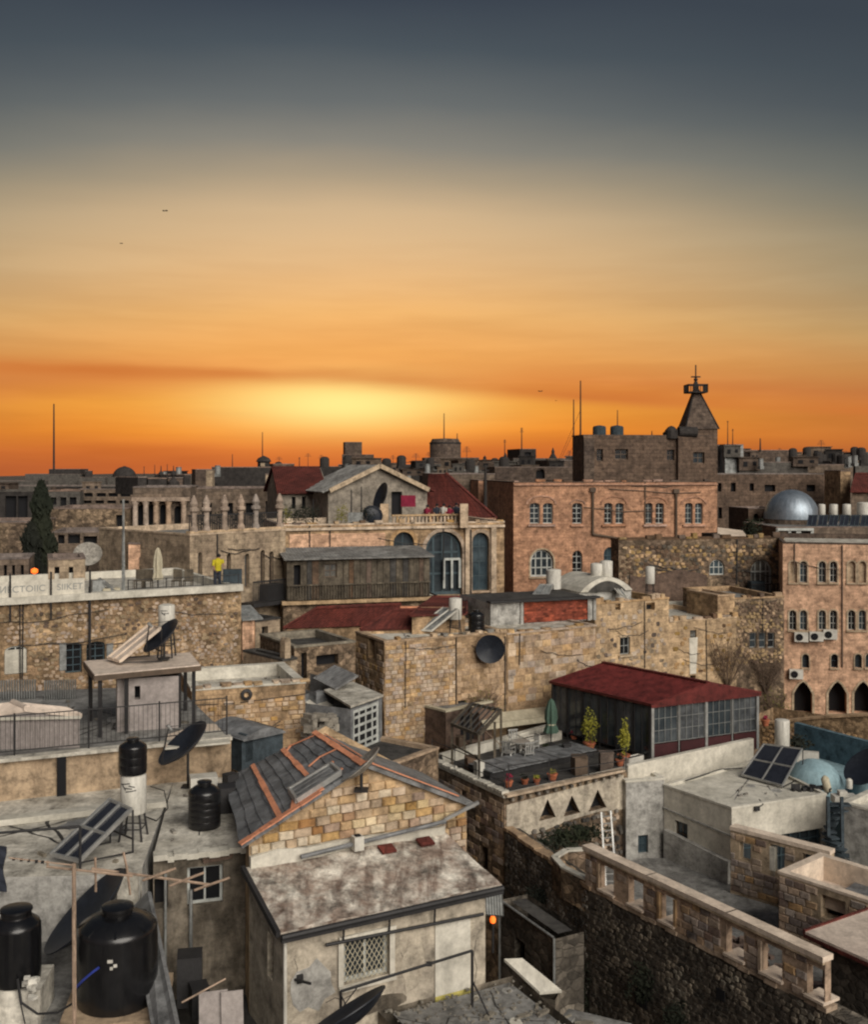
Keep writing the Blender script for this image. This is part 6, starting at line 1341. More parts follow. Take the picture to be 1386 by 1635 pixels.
# vaulted roof with heaters behind the brick room
vt = Block('vaulted_roof_house', 'house with a pale vaulted roof carrying two white heaters', 'house', XY(925, 59.4), XY(1008, 60.6), 13.0, 3.4, 'grey_plaster'); vt.finish(roof=False)
f = vt.front; n = 14; arc = [(f.W * i / n, 13.0 + .80 * math.sin(math.pi * i / n) ** .8) for i in range(n + 1)]
mb = MB(); mb.prism([f.pt(u, z, .15) for u, z in arc], f.n * -3.6); mb.build('vault_roof', 'roof_white', vt.root); mb = MB(); mb.prism([f.pt(f.W / 2 + (u - f.W / 2) * .72, 13.0 + (z - 13) * .72, .16) for u, z in arc], f.n * .02); mb.build('vault_painted_shade', 'roof_dark', vt.root)  # dark sheet on the vault end paints the shade inside the arch
boiler('first of two white heaters on the vaulted roof', (X(953, 61), 61, 13.6), .36, .85); boiler('second white heater on the vaulted roof, nearer its sloping panels', (X(968, 61), 61, 13.6), .36, 1.0)
collector('pale sloping solar panels beside the vaulted roof heaters', P(985, 945, 59.5), P(1003, 958, 59), P(985, 930, 61), P(970, 932, 61), 2, 1, 13.0, 'white_metal', 'tin')
boiler('white heater over small panels before the brick-red arched building', (X(884, 60), 60, 13.1), .42, 1.1); collector('small grey solar panels below the lone heater', P(850, 950, 58), P(876, 951, 58), P(884, 934, 59.5), P(862, 934, 59.5), 2, 1, 12.6, 'alu', 'tin')
boiler('lone white heater on a post above the plastered ochre house', (X(1038, 60), 60, 12.66), .26, .95, leg=.75)
# pink arcaded building
H_ = Block('pink_arcaded_building', 'pale pink stone building with rows of small arched windows and pointed arcade', 'building', XY(1250, 70), XY(1520, 67.5), 15.0, 10, 'pink_wall')
S_ = 'stone_trim'
for a, st in ((1261, 'blank'), (1277, 'white'), (1307, 'white'), (1325, 'white'), (1354, 'blank'), (1371, 'blank'), (1400, 'white'), (1430, 'white')): H_.win((a, 896, a + 12, 930), 'arch', style=st, nv=1, nh=2, tr=S_, trw=.09, d=.25)
for a in (1260, 1277, 1307, 1325, 1354, 1371, 1400, 1430): H_.win((a, 974, a + 12, 1006), 'arch', style='white', nv=1, nh=2, tr=S_, trw=.09, d=.25)
for a in (1281, 1327, 1365, 1382, 1420): H_.win((a, 1044, a + 11, 1066), 'arch', style='blue', nv=0, nh=1, tr=S_, trw=.07, d=.25)
for a in (1268, 1323, 1364, 1412): H_.win((a, 1088, a + 29, 1139), 'point', style='dark', tr=S_, trw=.14, d=.8)
H_.finish(para=.3, roofm='roof_pale', copm='far_brown')
mb = MB(); mb.bar(H_.front.pt(H_.front.pix(1345, 900)[0], 14.9, .05), H_.front.pt(H_.front.pix(1345, 900)[0], 7, .05), .06); mb.build('downpipe', 'brown_frame', H_.root)
for lb, px, py in (('air conditioner hung lowest, alone beside the small arched window', 1271, 1075), ('air conditioner nearest the corner under the middle windows', 1279, 1016), ('middle of three air conditioners in a row', 1303, 1015), ('air conditioner farthest from the corner in the row of three', 1325, 1012)): ac_unit(lb, H_.front, px, py)
bw_ = Block('rubble_base_wall', 'tall rubble base wall below the pink arcaded building', 'wall', XY(1212, 58), XY(1430, 53.5), 6.55, 2, 'tan_rubble'); f = bw_.front; f.top = [(0, 0), (f.W, 0), (f.W, 7.6), (f.W * .5, 6.9), (0, 6.0)]; bw_.finish(roof=False); rubble(f, .1, f.W - .1, 3.5, 6.4, .30, ['s_ruin', 's_mauve2', 's_tan', 's_buff'], bw_.root, th=.06, dens=.9)
mb = MB(); 
for a, b in zip([(0, 6.0), (f.W * .5, 6.9)], [(f.W * .5, 6.9), (f.W, 7.6)]): mb.bar(f.pt(*a, -.2), f.pt(*b, -.2), .6, .1)
mb.build('coping', 's_tan', bw_.root)
# dark ruined block
Gb = Block('weathered_block_ruin', 'broad dark weathered stone block with bitten masonry and two white windows', 'building', XY(988, 72), XY(1252, 74), 15.05, 1.6, 'ruin_wall')
Gb.win((1133, 893, 1157, 918), 'arch', style='white', nv=2, nh=1, d=.2); Gb.win((1199, 893, 1233, 952), 'arch', style='white', nv=3, nh=2, d=.25)
Gb.finish(para=.3, roofm='roof_dark', copm='s_brown'); f = Gb.front
rubble(f, .1, f.W - .1, 12.4, 14.9, .40, ['s_brown', 's_brown', 's_dark', 's_ruin', 's_tan', 's_buff'], Gb.root, th=.07, dens=.97); rubble(f, f.pix(1150, 950)[0], f.W - .1, 9, 12.4, .38, ['s_dark', 's_brown', 's_brown', 's_ruin', 's_tan'], Gb.root, th=.07, dens=.95)
mb = MB(); u0, u1 = f.pix(1005, 950)[0], f.pix(1128, 950)[0]; mb.prism([f.pt(u0, 8, 0), f.pt(u1, 8, 0), f.pt(u1, 12.6, 0), f.pt(u1 - 2, 13.0, 0), f.pt(u0 + .8, 12.5, 0), f.pt(u0, 12.7, 0)], f.n * .12); mb.build('render_skin', 'brown_plaster', Gb.root); ragged(f, Gb.root, ['s_brown', 's_ruin'], w=.6, h=.3, gapp=.35, seed=40); cables(f, Gb.root, 4, 41, r=.03); cables(H_.front, H_.root, 3, 42, r=.025, mat='brown_frame')
t = thing('iron_balcony', 'iron balcony with grey cabinet under the tall arched white window', 'balcony', f.pt(f.pix(1215, 955)[0], 11, 0)); a, b = f.pix(1188, 955)[0], f.pix(1250, 955)[0]; mb = MB(); mb.box(f.pt((a + b) / 2, 11.0, .6), b - a, 1.2, .15, X=f.U, Y=f.n, Z=ZV); mb.build('slab', 's_brown', t); mb = MB()
for i in range(18): u = a + (b - a) * i / 17; mb.bar(f.pt(u, 11.05, 1.15), f.pt(u, 12.0, 1.15), .03)
mb.bar(f.pt(a, 12, 1.15), f.pt(b, 12, 1.15), .06); mb.build('railing', 'iron', t, kind='stuff'); mb = MB(); mb.box(f.pt(a + .6, 11.6, .6), 1.0, .6, 1.1, X=f.U, Y=f.n, Z=ZV); mb.build('cabinet', 'slate_blue', t)
gr = Block('ledge_roof', 'narrow pale ledge roof with pipes below the dark weathered block', 'roof', XY(1068, 68.5), XY(1150, 69), 10.9, 3, 'grey_plaster'); gr.finish(para=.3, roofm='roof_white', copm='roof_white')
# brick-red building with paired arched windows
E_ = Block('russet_hotel', 'large russet stone building with paired arched windows', 'building', XY(820, 85), XY(1145, 88), 18.75, 11, 'pink_stone')
for a, b in ((846, 862), (867, 883), (914, 930), (965, 978), (983, 996), (1031, 1042), (1047, 1060), (1094, 1106), (1110, 1122)): E_.win((a, 803, b, 836), 'seg', style='white', nv=1, nh=3, d=.3)
E_.win((847, 877, 884, 921), 'arch', style='white', nv=3, nh=2, d=.3, tr=S_, trw=.12); E_.win((914, 879, 930, 918), 'arch', style='white', nv=1, nh=3, d=.3); E_.win((964, 873, 986, 930), 'arch', style='blue', nv=2, nh=3, d=.3)
E_.finish(para=.4, roofm='roof_dark', copm='far_brown'); f = E_.front
def hood(f, px0, px1, py, root, mat='s_pink'):
    u0, z = f.pix(px0, py); u1, _ = f.pix(px1, py); c = (u0 + u1) / 2; r = (u1 - u0) / 2; mb = MB(); n = 10
    P_ = lambda a, rr: f.pt(c + rr * math.cos(a), z + rr * .55 * math.sin(a), .002)
    for i in range(n): a, b = math.pi * i / n, math.pi * (i + 1) / n; mb.prism([P_(a, r), P_(b, r), P_(b, r * 1.16), P_(a, r * 1.16)], f.n * .07)
    mb.build('arch_hood', mat, root)
for a, b in ((843, 886), (911, 933), (961, 1000), (1027, 1064), (1090, 1126)):
    hood(f, a, b, 805, E_.root); u0, u1 = f.pix(a, 838)[0], f.pix(b, 838)[0]; mb = MB(); mb.box(f.pt((u0 + u1) / 2, f.pix(a, 839)[1], .08), u1 - u0, .22, .16, X=f.U, Y=f.n, Z=ZV); mb.build('sill', 's_pink', E_.root)
mb = MB(); f1 = lambda px, py: f.pt(*f.pix(px, py), .12)
mb.tube([f1(946, 782), f1(946, 853), f1(990, 860)], .10, 6); mb.tube([f1(1079, 784), f1(1079, 858)], .10, 6)
for px, py in ((946, 782), (1079, 784)): mb.box(f1(px, py), .45, .3, .35)
mb.build('downpipe', 'brown_frame', E_.root)
mb = MB(); mb.bar(f.pt(0, 18.55, .08), f.pt(f.W, 18.55, .08), .2, .12); mb.build('cornice', 's_pink', E_.root); ragged(f, E_.root, ['s_brown', 's_pink'], w=.7, h=.18, gapp=.4, seed=43); cables(f, E_.root, 4, 44, r=.035, mat='brown_frame')
EU = Block('upper_brown_block', 'bare brown upper storey block in front of the pointed bell tower', 'building', XY(932, 90), XY(1143, 92), 22.65, 3.2, 'tower_brown', z0=17.5)
for r in ((953, 717, 963, 736), (982, 717, 1003, 734), (1065, 718, 1077, 735), (1107, 722, 1125, 740)): EU.win(r, style='brown', nv=1, nh=1, d=.3)
EU.finish(para=.5, roofm='roof_dark', copm='far_brown'); f = EU.front; mb = MB(); mb.box(f.pt(f.pix(938, 730)[0], 20.2, .25), .9, .5, 4.2, X=f.U, Y=f.n, Z=ZV); mb.build('buttress', 'far_brown', EU.root); mb = MB(); mb.box(f.pt(f.pix(1090, 730)[0], 20.1, .2), 1.1, .4, 4.8, X=f.U, Y=f.n, Z=ZV); mb.build('buttress', 'tower_brown', EU.root)
# bell tower with pyramid spire, viewing platform and cross
Yt = 96; tx = X(1115, Yt); bt = thing('spire_tower', 'bell tower with steep pyramid spire, railed crown and cross', 'tower', (tx, Yt, 0)); w = 2.75
tb = Block('', '', '', (tx - w / 2, Yt - w / 2), (tx + w / 2, Yt - w / 2), Z(685, Yt - 1.5), w, 'tower_brown', root=bt, z0=14); tb.finish(para=0, roofm='roof_dark')
mb = MB(); z0_ = Z(685, Yt - 1.5); apex = Vector((X(1111, Yt), Yt, Z(614, Yt))); wb = w / 2 + .12; cs = [Vector((tx + a * wb, Yt + b * wb, z0_)) for a, b in ((-1, -1), (1, -1), (1, 1), (-1, 1))]
for i in range(4): mb.quad(cs[i], cs[(i + 1) % 4], apex)
mb.quad(*reversed(cs)); mb.build('spire', 'far_brown', bt); mb = MB()
for c in cs: mb.bar(c, apex, .1)
mb.build('hip_rib', 'far_dark', bt)
ac_ = Vector((X(1111, Yt), Yt, 0)); za, zb = Z(627, Yt), Z(615, Yt); mb = MB(); mb.box(ac_ + ZV * za, 1.75, 1.75, .12); mb.build('platform', 'far_dark', bt); mb = MB(); mb.box(ac_ + ZV * zb, 1.8, .06, .06); mb.box(ac_ + ZV * zb + Vector((0, -.87, 0)), 1.8, .06, .07); mb.box(ac_ + ZV * zb + Vector((0, .87, 0)), 1.8, .06, .07)
for s in (-1, 1): mb.box(ac_ + ZV * zb + Vector((s * .87, 0, 0)), .06, 1.8, .07)
for i in range(9):
    for s in (-1, 1): mb.box(ac_ + Vector((-.87 + 1.74 * i / 8, s * .87, (za + zb) / 2)), .045, .045, zb - za); mb.box(ac_ + Vector((s * .87, -.87 + 1.74 * i / 8, (za + zb) / 2)), .045, .045, zb - za)
mb.build('platform_railing', 'far_dark', bt); mb = MB(); mb.box(ac_ + ZV * ((za + zb) / 2), .45, .45, zb - za); mb.lathe(ac_ + ZV * zb, [(.26, 0), (.12, .35), (.2, .5), (.05, .7)], 12); mb.build('lantern', 'far_dark', bt)
mb = MB(); zt = Z(583, Yt); mb.bar(ac_ + ZV * (zb + .5), ac_ + ZV * zt, .10); zc = Z(602, Yt); mb.bar(ac_ + Vector((-.42, 0, zc)), ac_ + Vector((.42, 0, zc)), .12); mb.lathe(ac_ + ZV * (zc - .12), [(.02, 0), (.17, .12), (.02, .24)], 10); mb.build('cross', 'far_dark', bt)
for lb, px in (('dark round water tank nearer the corner on the brown upper block', 957), ('dark round water tank beside the first on the brown upper block', 985)):
    t = thing('roof_tank', lb, 'water tank', (X(px, 93), 93, 22.4)); mb = MB(); mb.lathe((X(px, 93), 93, 22.4), [(.58, 0), (.58, 1.0), (.5, 1.12), (.1, 1.2)], 18); mb.build('tank_body', 'slate_blue', t, smooth=True); mb = MB(); mb.box((X(px, 93), 93, 22.2), 1.1, 1.1, .4); mb.build('stand', 'far_dark', t)
for lb, px, r in (('dark heap of tanks by the spire foot', 1072, .55), ('grey pipe-like tank lying at the spire foot', 1092, .45)):
    mb = MB()
    if 'lying' in lb: mb.cyl((X(1083, 91.6), 91.6, 23.0), (X(1112, 91.8), 91.8, 22.95), r, n=14)
    else: mb.lathe((X(px, 91.5), 91.5, 22.4), [(r, 0), (r, .7), (r * .5, 1.0), (.05, 1.1)], 12); mb.lathe((X(px - 7, 91.8), 91.8, 22.4), [(r * .6, 0), (r * .7, .5), (.1, .7)], 10)
    tag(mb.build('roof_tank', 'far_dark'), lb, 'water tank')
# ochre arcade building with terrace of people
D_ = Block('ochre_arched_building', 'ochre stone building with three tall dark arches and a peopled roof terrace', 'building', XY(450, 64.3), XY(805, 68.5), 16.45, 8, 'ochre_wall')
for r, k, st, nv, nh in (((628, 849, 661, 900), 'arch', 'blue', 1, 1), ((679, 848, 738, 950), 'arch', 'blue', 3, 2), ((754, 850, 781, 943), 'arch', 'blue', 1, 3)): D_.win(r, k, style=st, nv=nv, nh=nh, d=.4, tr='s_tan', trw=.22)
D_.finish(para=.5, roofm='roof_grey', copm='s_buff'); f = D_.front
mb = MB(); u0, u1 = f.pix(710, 920)[0], f.pix(735, 920)[0]
for u in (u0, (u0 + u1) / 2, u1): mb.bar(f.pt(u, 12.3, -.1), f.pt(u, f.pix(710, 893)[1], -.1), .14)
mb.bar(f.pt(u0, f.pix(710, 893)[1], -.1), f.pt(u1, f.pix(710, 893)[1], -.1), .14); mb.build('door_frame', 'white_frame', D_.root)
mb = MB(); mb.bar(f.pt(0, 16.2, .06), f.pt(f.W, 16.2, .06), .18, .16); mb.build('cornice', 's_buff', D_.root)
mb = MB()
for px in (746, 787): u = f.pix(px, 900)[0]; mb.box(f.pt(u, 13.8, .1), .35, .22, 4.6, X=f.U, Y=f.n, Z=ZV)
mb.build('pilaster', 's_gold', D_.root); mb = MB(); u = f.pix(750, 900)[0]; mb.bar(f.pt(u, 16, .25), f.pt(u, 11.8, .25), .08); mb.build('downpipe', 'iron', D_.root)
mb = MB(); u0, u1 = f.pix(462, 860)[0], f.pix(615, 860)[0]; mb.prism([f.pt(u0, 14.9, 0), f.pt(u1, 14.9, 0), f.pt(u1, 15.9, 0), f.pt(u0, 15.9, 0)], f.n * .04); mb.build('render_band', 'pink_wall', D_.root)
# timber shed
cables(D_.front, D_.root, 4, 45, r=.025); ragged(D_.front, D_.root, ['s_buff', 's_gold', 's_brown'], w=.5, h=.2, gapp=.5, seed=46)
ws = thing('timber_shed', 'long weathered grey timber shed with sheet roof below the arches', 'shed', Vector((X(458, 60), 60, 12.45)))
W_ = Block('', '', '', XY(458, 60), XY(686, 62.2), 14.75, 3.6, 'wood_grey', z0=12.45, root=ws); W_.win((517, 900, 538, 922), d=.15, style='brown', nv=1, nh=1); W_.win((469, 902, 480, 940), style='dark'); W_.finish(roof=False); f = W_.front
u = .05; rr = random.Random(6)
while u < f.W - .1:
    w = rr.uniform(.26, .40); w = min(w, f.W - u); c = u + w / 2
    if any(hh['p'][0][0] - .2 < c < hh['p'][1][0] + .2 for hh in f.holes): u += w; continue
    mb = MB(); mb.box(f.pt(c, 13.6 + rr.uniform(-.03, .03), .03), w - .03, .05, 2.2, X=f.U, Y=f.n, Z=ZV); mb.build('plank', ['wood_grey', 'wood_grey', 's_brown', 'roof_dark'][rr.randrange(4)], ws); u += w
mb = MB(); u = .1
while u < f.W: mb.bar(f.pt(u, 12.45, .12), f.pt(u, 13.3, .12), .05); u += .16
mb.bar(f.pt(0, 13.3, .12), f.pt(f.W, 13.3, .12), .07); mb.build('lower_balustrade', 'wood_grey', ws, kind='stuff')
mb = MB(); mb.ribs(f.pt(-.2, 14.80, .35), f.pt(f.W + .2, 14.80, .35), f.pt(f.W + .2, 15.15, -3.5), f.pt(-.2, 15.15, -3.5), 46, .03); mb.build('sheet_roof', 'roof_grey', ws)
wb_ = Block('shed_base_building', 'dark base building with pale ledge carrying the timber shed', 'building', XY(452, 60.2), XY(700, 62.6), 12.42, 4, 'ruin_wall'); wb_.finish(para=0, roofm='roof_pale'); mb = MB(); f = wb_.front; mb.bar(f.pt(-.1, 12.3, .15), f.pt(f.W + .1, 12.3, .15), .4, .2); mb.build('ledge', 's_buff', wb_.root)
# cream building with tall slit windows and balustraded terrace
C_ = Block('cream_slit_window_building', 'cream stone building with tall narrow arched windows beside the yellow-clad person', 'building', XY(303, 57), XY(456, 62), 16.35, 9, 'cream_stone')
for a, y0, y1 in ((316, 882, 925), (362, 884, 925), (391, 884, 938), (416, 878, 942), (430, 880, 944)): C_.win((a, y0, a + 7, y1), 'arch', style='brown', nv=0, nh=2, d=.3)
C_.win((441, 1010, 447, 1050), 'arch', style='dark'); C_.win((421, 990, 430, 1025), style='dark'); C_.finish(para=.3, roofm='roof_grey', copm='s_buff')
f = C_.front; mb = MB()
for i in range(9): u = .5 + f.W * i / 9.5; 
cables(f, C_.root, 4, 47, r=.025); t = thing('balustrade', 'pale stone balustrade with bulbous posts on the cream building', 'balustrade', f.pt(0, 16.35, -.3)); mb = MB(); mb.bar(f.pt(0, 16.47, -.15), f.pt(f.W, 16.47, -.15), .4, .12); mb.build('base_rail', 's_buff', t)
for px in (312, 332, 361, 387, 411, 449): 
    u = f.pix(px, 830)[0]; mb = MB(); mb.lathe(f.pt(u, 16.5, -.15), [(.24, 0), (.22, .15), (.15, .3), (.16, 1.0), (.27, 1.1), (.27, 1.25), (.17, 1.3), (.22, 1.5), (.13, 1.75), (.05, 1.95)], 10); mb.build('baluster_post', 's_mauve', t)
mb = MB()
for i in range(44): u = f.W * (i + .5) / 44; mb.bar(f.pt(u, 16.5, -.15), f.pt(u, 17.35, -.15), .05)
mb.bar(f.pt(0, 17.35, -.15), f.pt(f.W, 17.35, -.15), .08); mb.build('bars', 'iron', t, kind='stuff')
for i, px in enumerate((345, 372, 398, 430)):
    potted(['dark potted shrub behind the first balustrade gap', 'dark potted shrub behind the second balustrade gap', 'dark potted shrub behind the third balustrade gap', 'dark potted shrub near the red gabled house'][i], f.pt(f.pix(px, 830)[0], 16.1, -1.0), .25, .4, 'leaf_dark', 1.0, .5, 200)
cb = thing('dark_balcony', 'dark iron balcony under the slit windows of the cream building', 'balcony', f.pt(f.pix(410, 940)[0], 12.4, .4)); a, b = f.pix(385, 950)[0], f.pix(438, 950)[0]; mb = MB(); mb.box(f.pt((a + b) / 2, 12.3, .55), b - a, 1.1, .2, X=f.U, Y=f.n, Z=ZV); mb.build('slab', 'iron', cb); mb = MB()
for i in range(22): u = a + (b - a) * i / 21; mb.bar(f.pt(u, 12.4, 1.05), f.pt(u, 13.6, 1.05), .04)
mb.bar(f.pt(a, 13.6, 1.05), f.pt(b, 13.6, 1.05), .08); mb.box(f.pt(b - .7, 12.9, .6), 1.1, .7, .9, X=f.U, Y=f.n, Z=ZV); mb.build('railing', 'iron', cb)
# oriel
orl = Block('tin_roofed_oriel', 'small red box oriel with tin hood and white six-pane window', 'oriel', XY(387, 50), XY(406, 50.3), 12.85, 1.6, 'pink_wall', z0=10.9); orl.win((388.5, 984, 403, 1026), d=.06, nv=1, nh=3); orl.finish(roof=False); mb = MB(); f = orl.front
mb.slab(f.pt(-.1, 12.85, .25), f.pt(f.W + .35, 12.85, .25), f.pt(f.W + .2, 13.35, -1.0), f.pt(-.1, 13.35, -1.0), .06); mb.build('hood', 'tin', orl.root); mb = MB(); r_ = orl.right; mb.prism([r_.pt(0, 11.3, 0), r_.pt(r_.W, 11.3, 0), r_.pt(r_.W, 12.8, 0), r_.pt(0, 12.8, 0)], r_.n * .02); mb.build('orange_side', 'plain_orange', orl.root)  # even orange sheet over the right side of the oriel
os_ = Block('oriel_house', 'narrow dim stone house carrying the red oriel', 'house', XY(386, 51.8), XY(447, 53.5), 12.4, 5, 'cream_stone'); os_.win((418, 1000, 428, 1030), style='dark'); os_.finish(para=.2, roofm='roof_dark')
# big rubble building with arched windows and white-edged terrace
B1_ = Block('rubble_terrace_building', 'broad patchy rubble building with arched windows below a white-edged terrace', 'building', XY(-140, 40.3), XY(385, 46.7), 14.7, 10, 'tan_rubble')
B1_.win((7, 1031, 43, 1076), 'seg', style='white', nv=1, nh=0, d=.12, label='white shuttered window'); B1_.win((104, 1026, 131, 1074), 'seg', style='blue', nv=1, nh=3, d=.2); B1_.win((138, 1024, 168, 1072), 'seg', style='blue', nv=1, nh=3, d=.2)
B1_.finish(para=.3, roofm='roof_pale', copm='roof_white'); f = B1_.front
mb = MB(); q = f.rect(8, 1033, 42, 1075); mb.prism([f.pt(q[0], q[1], -.06), f.pt(q[2], q[1], -.06), f.pt(q[2], q[3] - .1, -.06), f.pt(q[0], q[3] - .1, -.06)], f.n * .02); mb.build('shutter', 'roof_white', B1_.root)
for px in (100, 175): mb = MB(); u, z = f.pix(px, 1048); mb.box(f.pt(u, z, .04), .26, .05, 1.1, X=f.U, Y=f.n, Z=ZV); mb.build('shutter', 'tin', B1_.root)
mb = MB(); mb.bar(f.pt(0, 14.72, .05), f.pt(f.W, 14.72, .05), .45, .28); mb.build('white_edge', 'roof_white', B1_.root)
rubble(f, f.pix(0, 1000)[0], f.W - .05, 11.0, 14.4, .24, ['s_brown', 's_ruin', 's_ruin', 's_tan', 's_mauve2', 's_buff'], B1_.root, th=.04, dens=.8)
mb = MB(); u = f.pix(142, 1000)[0]; mb.cyl(f.pt(u, 10.5, .15), f.pt(u, 15.1, .15), .06, n=6); mb.build('drainpipe', 'iron', B1_.root); cables(f, B1_.root, 6, 48)
for i, (a, b, lb) in enumerate(((0, 58, 'pale corrugated fence panel behind the tiled shed'), (70, 122, 'pale corrugated fence panel nearer the kiosk'))):
    p, q = onz(a, 1118, 12.7), onz(b, 1116, 12.7); mb = MB(); k = 14
    for j in range(k): mb.bar(p.lerp(q, (j + .5) / k) , p.lerp(q, (j + .5) / k) + ZV * .62, (q - p).length / k * .9, .03)
    tag(mb.build('fence_panel', 'tin'), lb, 'fence')
# ------------------------------------------------------------ on the white-edged terrace
f = B1_.front; TZ = 14.45
def onU(px, Yo): return Vector((X(px, Yo), Yo, TZ))
railing('low iron railing along the white-edged terrace', [f.pt(f.pix(205, 940)[0], 14.85, -.05), f.pt(f.W - .1, 14.85, -.05)], .42, .18, post=1.4)
t = thing('terrace_banner', 'long white banner with grey lettering along the terrace railing', 'banner', f.pt(f.pix(0, 940)[0], 14.8, .1)); a, b = f.pix(-60, 935)[0], f.pix(134, 930)[0]; mb = MB(); mb.prism([f.pt(a, 14.85, .1), f.pt(b, 14.85, .1), f.pt(b, 15.48, .1), f.pt(a, 15.48, .1)], f.n * .02); mb.build('cloth_panel', 'white_plaster', t)
# lettering on the banner, partly legible
c_ = bpy.data.curves.new('lettering', 'FONT'); c_.body = 'ИECTOIIC    SIIKET'; c_.size = .36; c_.extrude = .004; c_.materials.append(M('grey_frame')); o = bpy.data.objects.new('lettering', c_); COL.objects.link(o)
bpy.context.view_layer.update(); us = f.pix(-2, 935)[0]; wid = f.pix(130, 935)[0] - us; sc_ = wid / max(o.dimensions.x, .1); o.scale = (sc_, 1, 1); o.rotation_euler = (math.pi / 2, 0, math.atan2(f.U.y, f.U.x)); bpy.context.view_layer.update(); me_ = bpy.data.meshes.new_from_object(o); s_ = o.scale.copy(); rz_q = o.rotation_euler.z; bpy.data.objects.remove(o); o = bpy.data.objects.new('lettering', me_); COL.objects.link(o); o.parent = t; o.scale = s_; o.rotation_euler = (math.pi / 2, 0, rz_q); o.location = f.pt(us, 15.04, .125) - OFF[t.name]
for px, lb in ((15, 'iron post at the banner start'), (80, 'iron post at the banner middle'), (142, 'tall iron post at the banner end')):
    u = f.pix(px, 930)[0]; mb = MB(); mb.bar(f.pt(u, 13.9, .2), f.pt(u, 15.8, .2), .06); tag(mb.build('banner_post', 'iron'), lb, 'post')
p = onU(197, 46.5); mast('pale grey flag pole without flag on the white-edged terrace', (p.x, p.y, TZ), Z(797, 46.5) - TZ, .09, 0, 'tin', 'flag_pole', 'pole')
umbrella_closed('closed cream parasol standing on the white-edged terrace', onU(252, 47.6), 1.95, .20, 'cream_canvas')
person('person in a yellow top and dark trousers standing by the terrace railing', onU(347, 48.2) , 1.62, 'yellow_cloth', 'cloth_dark', .4, lean=.2, armup=.5)
mb = MB(); mb.box(onU(371, 48.5) + ZV * .45, .85, .4, .85, rz=.2); tag(mb.build('dark_screen', 'slate_blue'), 'dark grey box screen beside the person in yellow', 'screen')
t = thing('terrace_sofa', 'pale cushioned sofa frame heaped beside the banner', 'sofa', onU(165, 45)); mb = MB(); p = onU(165, 45.6); mb.box(p + Vector((-.25, 0, .35)), .5, .5, .7, rz=.5); mb.bar(p + Vector((-.2, 0, .75)), p + Vector((.7, 0, .1)), .3, .1); mb.build('frame', 'tin', t); mb = MB(); mb.box(p + Vector((.3, .1, .25)), .7, .5, .2, rz=.4); mb.build('cushion', 'cream_canvas', t)
for px, lb in ((222, 'dark wooden chair nearest the pole'), (236, 'dark wooden chair beside the closed parasol'), (282, 'dark wooden chair past the parasol'), (300, 'dark wooden chair before the slit windows')):
    t = thing('terrace_chair', lb, 'chair', onU(px, 48)); p = onU(px, 48); mb = MB(); mb.box(p + ZV * .42, .4, .4, .05); mb.build('seat', 'wood_grey', t); mb = MB(); mb.box(p + Vector((0, .2, .68)), .4, .04, .45); mb.build('backrest', 'wood_grey', t)
    for a in (-1, 1):
        for b in (-1, 1): mb = MB(); mb.bar(p + Vector((a * .17, b * .17, 0)), p + Vector((a * .17, b * .17, .42)), .04); mb.build('leg', 'wood_grey', t)
def tb_(name, label, px0, px1, py, Y, dep, wall, cat='building', wins=(), z0=0, para=.2, roofm='roof_grey', dY=.6, cop=None, style='dark', kind='rect', nv=0, nh=0):
    b = Block(name, label, cat, XY(px0, Y), XY(px1, Y + dY), Z(py, Y), dep, wall, z0=z0)
    for w in wins: b.win(w[:4], w[4] if len(w) > 4 else kind, style=w[5] if len(w) > 5 else style, nv=nv, nh=nh, d=.4)
    b.finish(para=para, roofm=roofm, copm=cop or 's_dusk'); return b
tb_('cream_box_house', 'small cream box house with two slit openings behind the banner', 77, 136, 893, 52, 3, 'cream_stone', 'house', [(87, 905, 95, 926), (110, 905, 117, 926)], cop='s_dusk')
tb_('three_slot_house', 'low brown house with three slit openings beside the dark cypress', -30, 46, 893, 53, 3, 'far_stone', 'house', [(6, 902, 11, 924), (19, 902, 24, 924), (33, 902, 38, 924)])
t = thing('wall_lamp', 'small orange wall lamp glowing at the cypress foot', 'lamp', P(55, 913, 53)); mb = MB(); mb.lathe(P(55, 917, 52.8), [(.02, 0), (.17, .1), (.17, .25), (.02, .32)], 10); mb.build('globe', 'lamp_orange', t, smooth=True); mb = MB(); mb.bar(P(55, 918, 52.9), P(58, 922, 53.2), .05); mb.build('bracket', 'iron', t)
cypress('tall dark cypress tree rising behind the banner', (X(66, 62), 62, 9), Z(772, 62) - 9, 1.05, 4200, s=.26)
cypress('shorter dark evergreen hugging the tall cypress', (X(50, 61), 61, 9), Z(838, 61) - 9, 1.0, 2200, 'evergreen_tree', s=.26)
dish('pale satellite dish behind the cream box house', P(140, 884, 58), (.2, -.75, .62), .75, (X(140, 58.2), 58.2, 13), 'dish_pale', arm=False)
tb_('pink_side_house', 'plain pinkish wall house behind the flag pole', 163, 250, 857, 66, 5, 'pink_wall', 'house', [(199, 880, 205, 905)])
tb_('dim_porch_house', 'low dim house with two dark porch openings behind the cypress', 84, 160, 850, 72, 5, 'far_stone', 'house', [(92, 854, 103, 868), (108, 852, 128, 868), (133, 856, 155, 868)])
tb_('brick_arches_house', 'reddish house with dark bays below the columned building', 205, 305, 868, 60, 4, 'pink_wall', 'house', [(222, 888, 230, 922, 'arch'), (240, 888, 247, 922, 'arch'), (275, 885, 296, 905, 'arch')])
tb_('rubble_mound_house', 'broken stone house with mottled ochre walls beyond the cypress', 78, 205, 812, 84, 7, 'ruin_wall', 'house', [(185, 822, 196, 842)])
tb_('stained_gable_house', 'mottled grey-brown house at the frame edge before the dark glass block', -420, 42, 835, 70, 6, 'ruin_wall', 'house')
